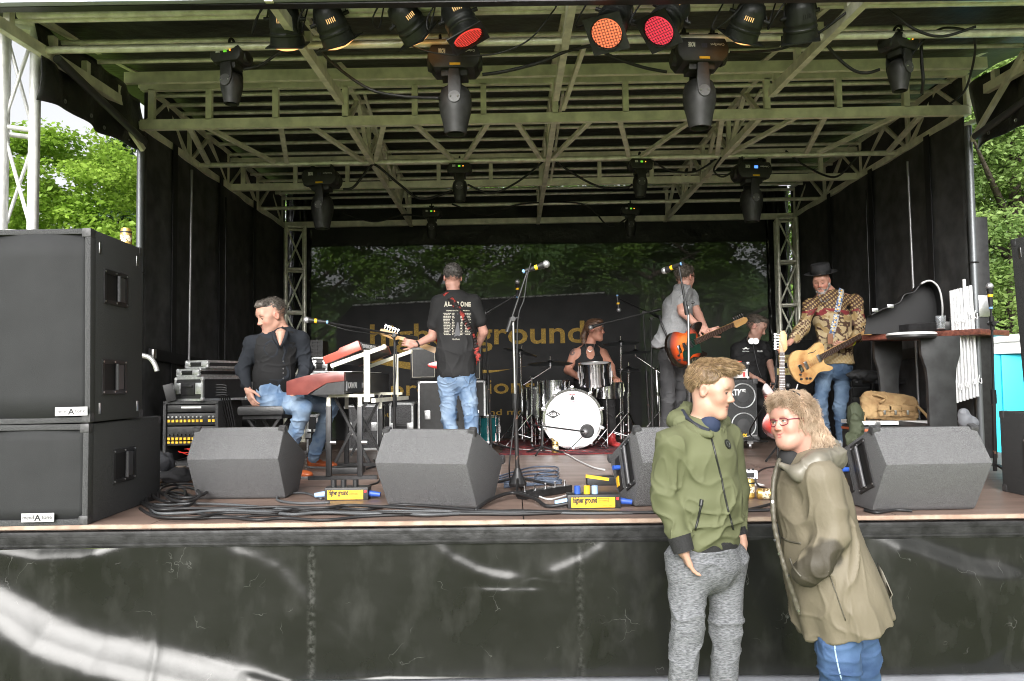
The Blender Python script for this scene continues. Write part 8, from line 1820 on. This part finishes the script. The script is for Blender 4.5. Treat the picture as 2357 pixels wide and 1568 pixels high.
# ================================================================== trees beyond the stage
def leaf_mesh(name, m, par, pts, size, rs, tilt=.5, seed=0, nrm=None, asp=.6):
    """one small folded leaf card per point"""
    n = len(pts); r = np.random.RandomState(seed); d = r.randn(n, 3); d[:, 2] = d[:, 2]*tilt-.15; d /= np.linalg.norm(d, axis=1, keepdims=True); u = r.randn(n, 3)*.5
    if nrm is not None: u = u+nrm
    u[:, 2] += .6; s = np.cross(d, u); s /= np.linalg.norm(s, axis=1, keepdims=True)+1e-9; up = np.cross(s, d); L = (size*(1+rs*(r.rand(n)-.5)))[:, None]; W = L*asp*.5
    p = pts; v = np.stack([p, p+d*L*.5+s*W+up*L*.08, p+d*L, p+d*L*.5-s*W+up*L*.08], 1).reshape(-1, 3)
    me = bpy.data.meshes.new(name); me.vertices.add(4*n); me.vertices.foreach_set('co', v.astype(np.float32).ravel()); me.loops.add(4*n); me.loops.foreach_set('vertex_index', np.arange(4*n, dtype=np.int32))
    me.polygons.add(n); me.polygons.foreach_set('loop_start', np.arange(0, 4*n, 4, dtype=np.int32)); me.polygons.foreach_set('loop_total', np.full(n, 4, np.int32)); me.update(calc_edges=True)
    return link(name, me, m, par, 0)
def leafmat(name, c1, c2, tr=.35):
    m = bpy.data.materials.new(name); m.use_nodes = True; t = m.node_tree; L = t.links; b = t.nodes['Principled BSDF']; g_ = t.nodes.new('ShaderNodeNewGeometry'); n = t.nodes.new('ShaderNodeTexNoise'); n.inputs['Scale'].default_value = .9; n.inputs['Detail'].default_value = 6; n.inputs['Roughness'].default_value = .75
    L.new(g_.outputs['Position'], n.inputs[0]); r = t.nodes.new('ShaderNodeValToRGB'); L.new(n.outputs[0], r.inputs[0]); r.color_ramp.elements[0].position = .35; r.color_ramp.elements[1].position = .65; r.color_ramp.elements[0].color = (*c1, 1); r.color_ramp.elements[1].color = (*c2, 1)
    L.new(r.outputs[0], b.inputs['Base Color']); b.inputs['Roughness'].default_value = .55; b.inputs['Specular IOR Level'].default_value = .3; td = t.nodes.new('ShaderNodeBsdfTranslucent'); L.new(r.outputs[0], td.inputs[0]); mx = t.nodes.new('ShaderNodeMixShader'); mx.inputs[0].default_value = tr
    L.new(b.outputs[0], mx.inputs[1]); L.new(td.outputs[0], mx.inputs[2]); L.new(mx.outputs[0], t.nodes['Material Output'].inputs[0]); return m
M_bark = mat('bark', (.05, .038, .028), .9, var=.4, vs=9, bump=.8, bs=12, bd=.03)
def crown_pts(base, H, R, n, rnd, nb=60, z0=.25, shape='round', cl=.16):
    """leaf sprays gathered on boughs through the crown volume, with gaps between"""
    P_ = []; Nn = []
    for k in range(nb):
        a = rnd.uniform(0, 6.283); t = rnd.rand(); z = z0+(1-z0)*t
        rr = R*(math.sqrt(max(0, 1-((t-.38)/.64)**2)) if shape == 'round' else (1-t)**.8*.95+.05)
        rad_ = rr*(.45+.55*math.sqrt(rnd.rand())); c = np.array([rad_*math.cos(a), rad_*math.sin(a), H*z]); sz = R*cl*(rnd.uniform(.6, 1.5)) if shape == 'round' else R*cl*(.5+.9*(1-t))
        m_ = max(10, int(n/nb)); q = rnd.randn(m_, 3); q /= np.linalg.norm(q, axis=1, keepdims=True); q *= (rnd.rand(m_, 1)**.45)*sz; q[:, 2] *= .42 if shape == 'round' else .35
        o = np.array([math.cos(a), math.sin(a), 0]); q[:, 2] -= np.abs(q@o)*.35; P_.append(c+q); Nn.append(np.tile(o*.4, (m_, 1)))
    return np.concatenate(P_)+np.array(base), np.concatenate(Nn)
def tree(lab, x, y, H, R, n, m, seed, name='broadleaf_tree', size=.12, nb=60, z0=.22, shape='round', grp=None, cl=.16, cat='tree', asp=.6):
    rnd = np.random.RandomState(seed); t_ = thing(name, lab, cat, (x, y, GRD), grp); tb = MB(); tz = H*(.55 if shape == 'round' else .95)
    tb.tube([V(x+.1*math.sin(k+seed)*k*.3, y, GRD+tz*k/6) for k in range(7)], [max(.03, H*.022*(1-k/7.5)) for k in range(7)], 10)
    rr = random.Random(seed)
    for k in range(9): a = rr.uniform(0, 6.28); z = H*rr.uniform(.25, .6); L = R*rr.uniform(.5, .85); tb.tube([V(x, y, GRD+z), V(x+math.cos(a)*L*.5, y+math.sin(a)*L*.5, GRD+z+L*.25), V(x+math.cos(a)*L, y+math.sin(a)*L, GRD+z+L*.5)], [H*.009, H*.006, H*.002], 6)
    tb.build('trunk', M_bark, t_, 60); pts, nn = crown_pts((x, y, GRD), H, R, n, rnd, nb, z0, shape, cl); leaf_mesh('crown', m, t_, pts, size, .8, .45, seed, nn, asp); return t_
M_lf1 = leafmat('bright_leaves', (.14, .27, .02), (.32, .47, .07), .5); M_lf2 = leafmat('dark_conifer_needles', (.02, .05, .015), (.05, .10, .03), .15); M_lf3 = leafmat('cedar_leaves', (.11, .20, .05), (.32, .44, .13), .4); M_lf4 = leafmat('wood_leaves', (.03, .075, .012), (.12, .21, .03), .3)
def at(px, D): return P(px, 600, D).x
tree('bright green broadleaf tree filling the gap left of the stage', at(165, 15), 15, 6.35, 2.6, 80000, M_lf1, 1, nb=170, size=.095, cl=.2, z0=.15)
tree('second bright green tree low behind the left loudspeakers', at(270, 18), 18, 4.9, 2.4, 34000, M_lf1, 2, nb=90, size=.11, cl=.2, z0=.1)
tree('dark pointed conifer behind the bright green tree', at(278, 21), 21, 8.15, 1.6, 14000, M_lf2, 3, name='conifer_tree', nb=110, size=.2, shape='cone', cl=.4, z0=.12, asp=.35)
tree('tall soft green cedar at the right edge beyond the corner post', at(2330, 13), 13, 8.2, 2.6, 90000, M_lf3, 4, name='cedar_tree', nb=260, size=.085, shape='cone', cl=.26, z0=.03, asp=.5)
tree('second cedar further back at the right edge', at(2215, 17), 17, 8.2, 2.5, 45000, M_lf3, 5, name='cedar_tree', nb=170, size=.10, shape='cone', cl=.28, z0=.05, asp=.5)
tree('third cedar cut by the right photo edge', at(2480, 15), 15, 9, 3.0, 45000, M_lf3, 6, name='cedar_tree', nb=170, size=.10, shape='cone', cl=.28, z0=.05, asp=.5)
for k, (px, D, H, R) in enumerate(((690, 17, 6.4, 2.2), (850, 16.5, 5.9, 1.9), (1010, 17.5, 6.6, 2.3), (1180, 16.5, 5.8, 2.0), (1340, 17.5, 6.8, 2.3), (1500, 16.6, 6.6, 2.1), (1660, 17.4, 7.0, 2.3), (1820, 17, 6.6, 2.2))):
    tree(('leftmost', 'second from the left', 'third from the left', 'fourth from the left', 'fourth from the right', 'third from the right', 'second from the right', 'rightmost')[k]+' of the trees seen dimly through the mesh backdrop', at(px, D), D, H, R, 30000, M_lf4, 20+k, nb=120, size=.085, cl=.22, z0=.04, grp='trees behind the mesh backdrop')
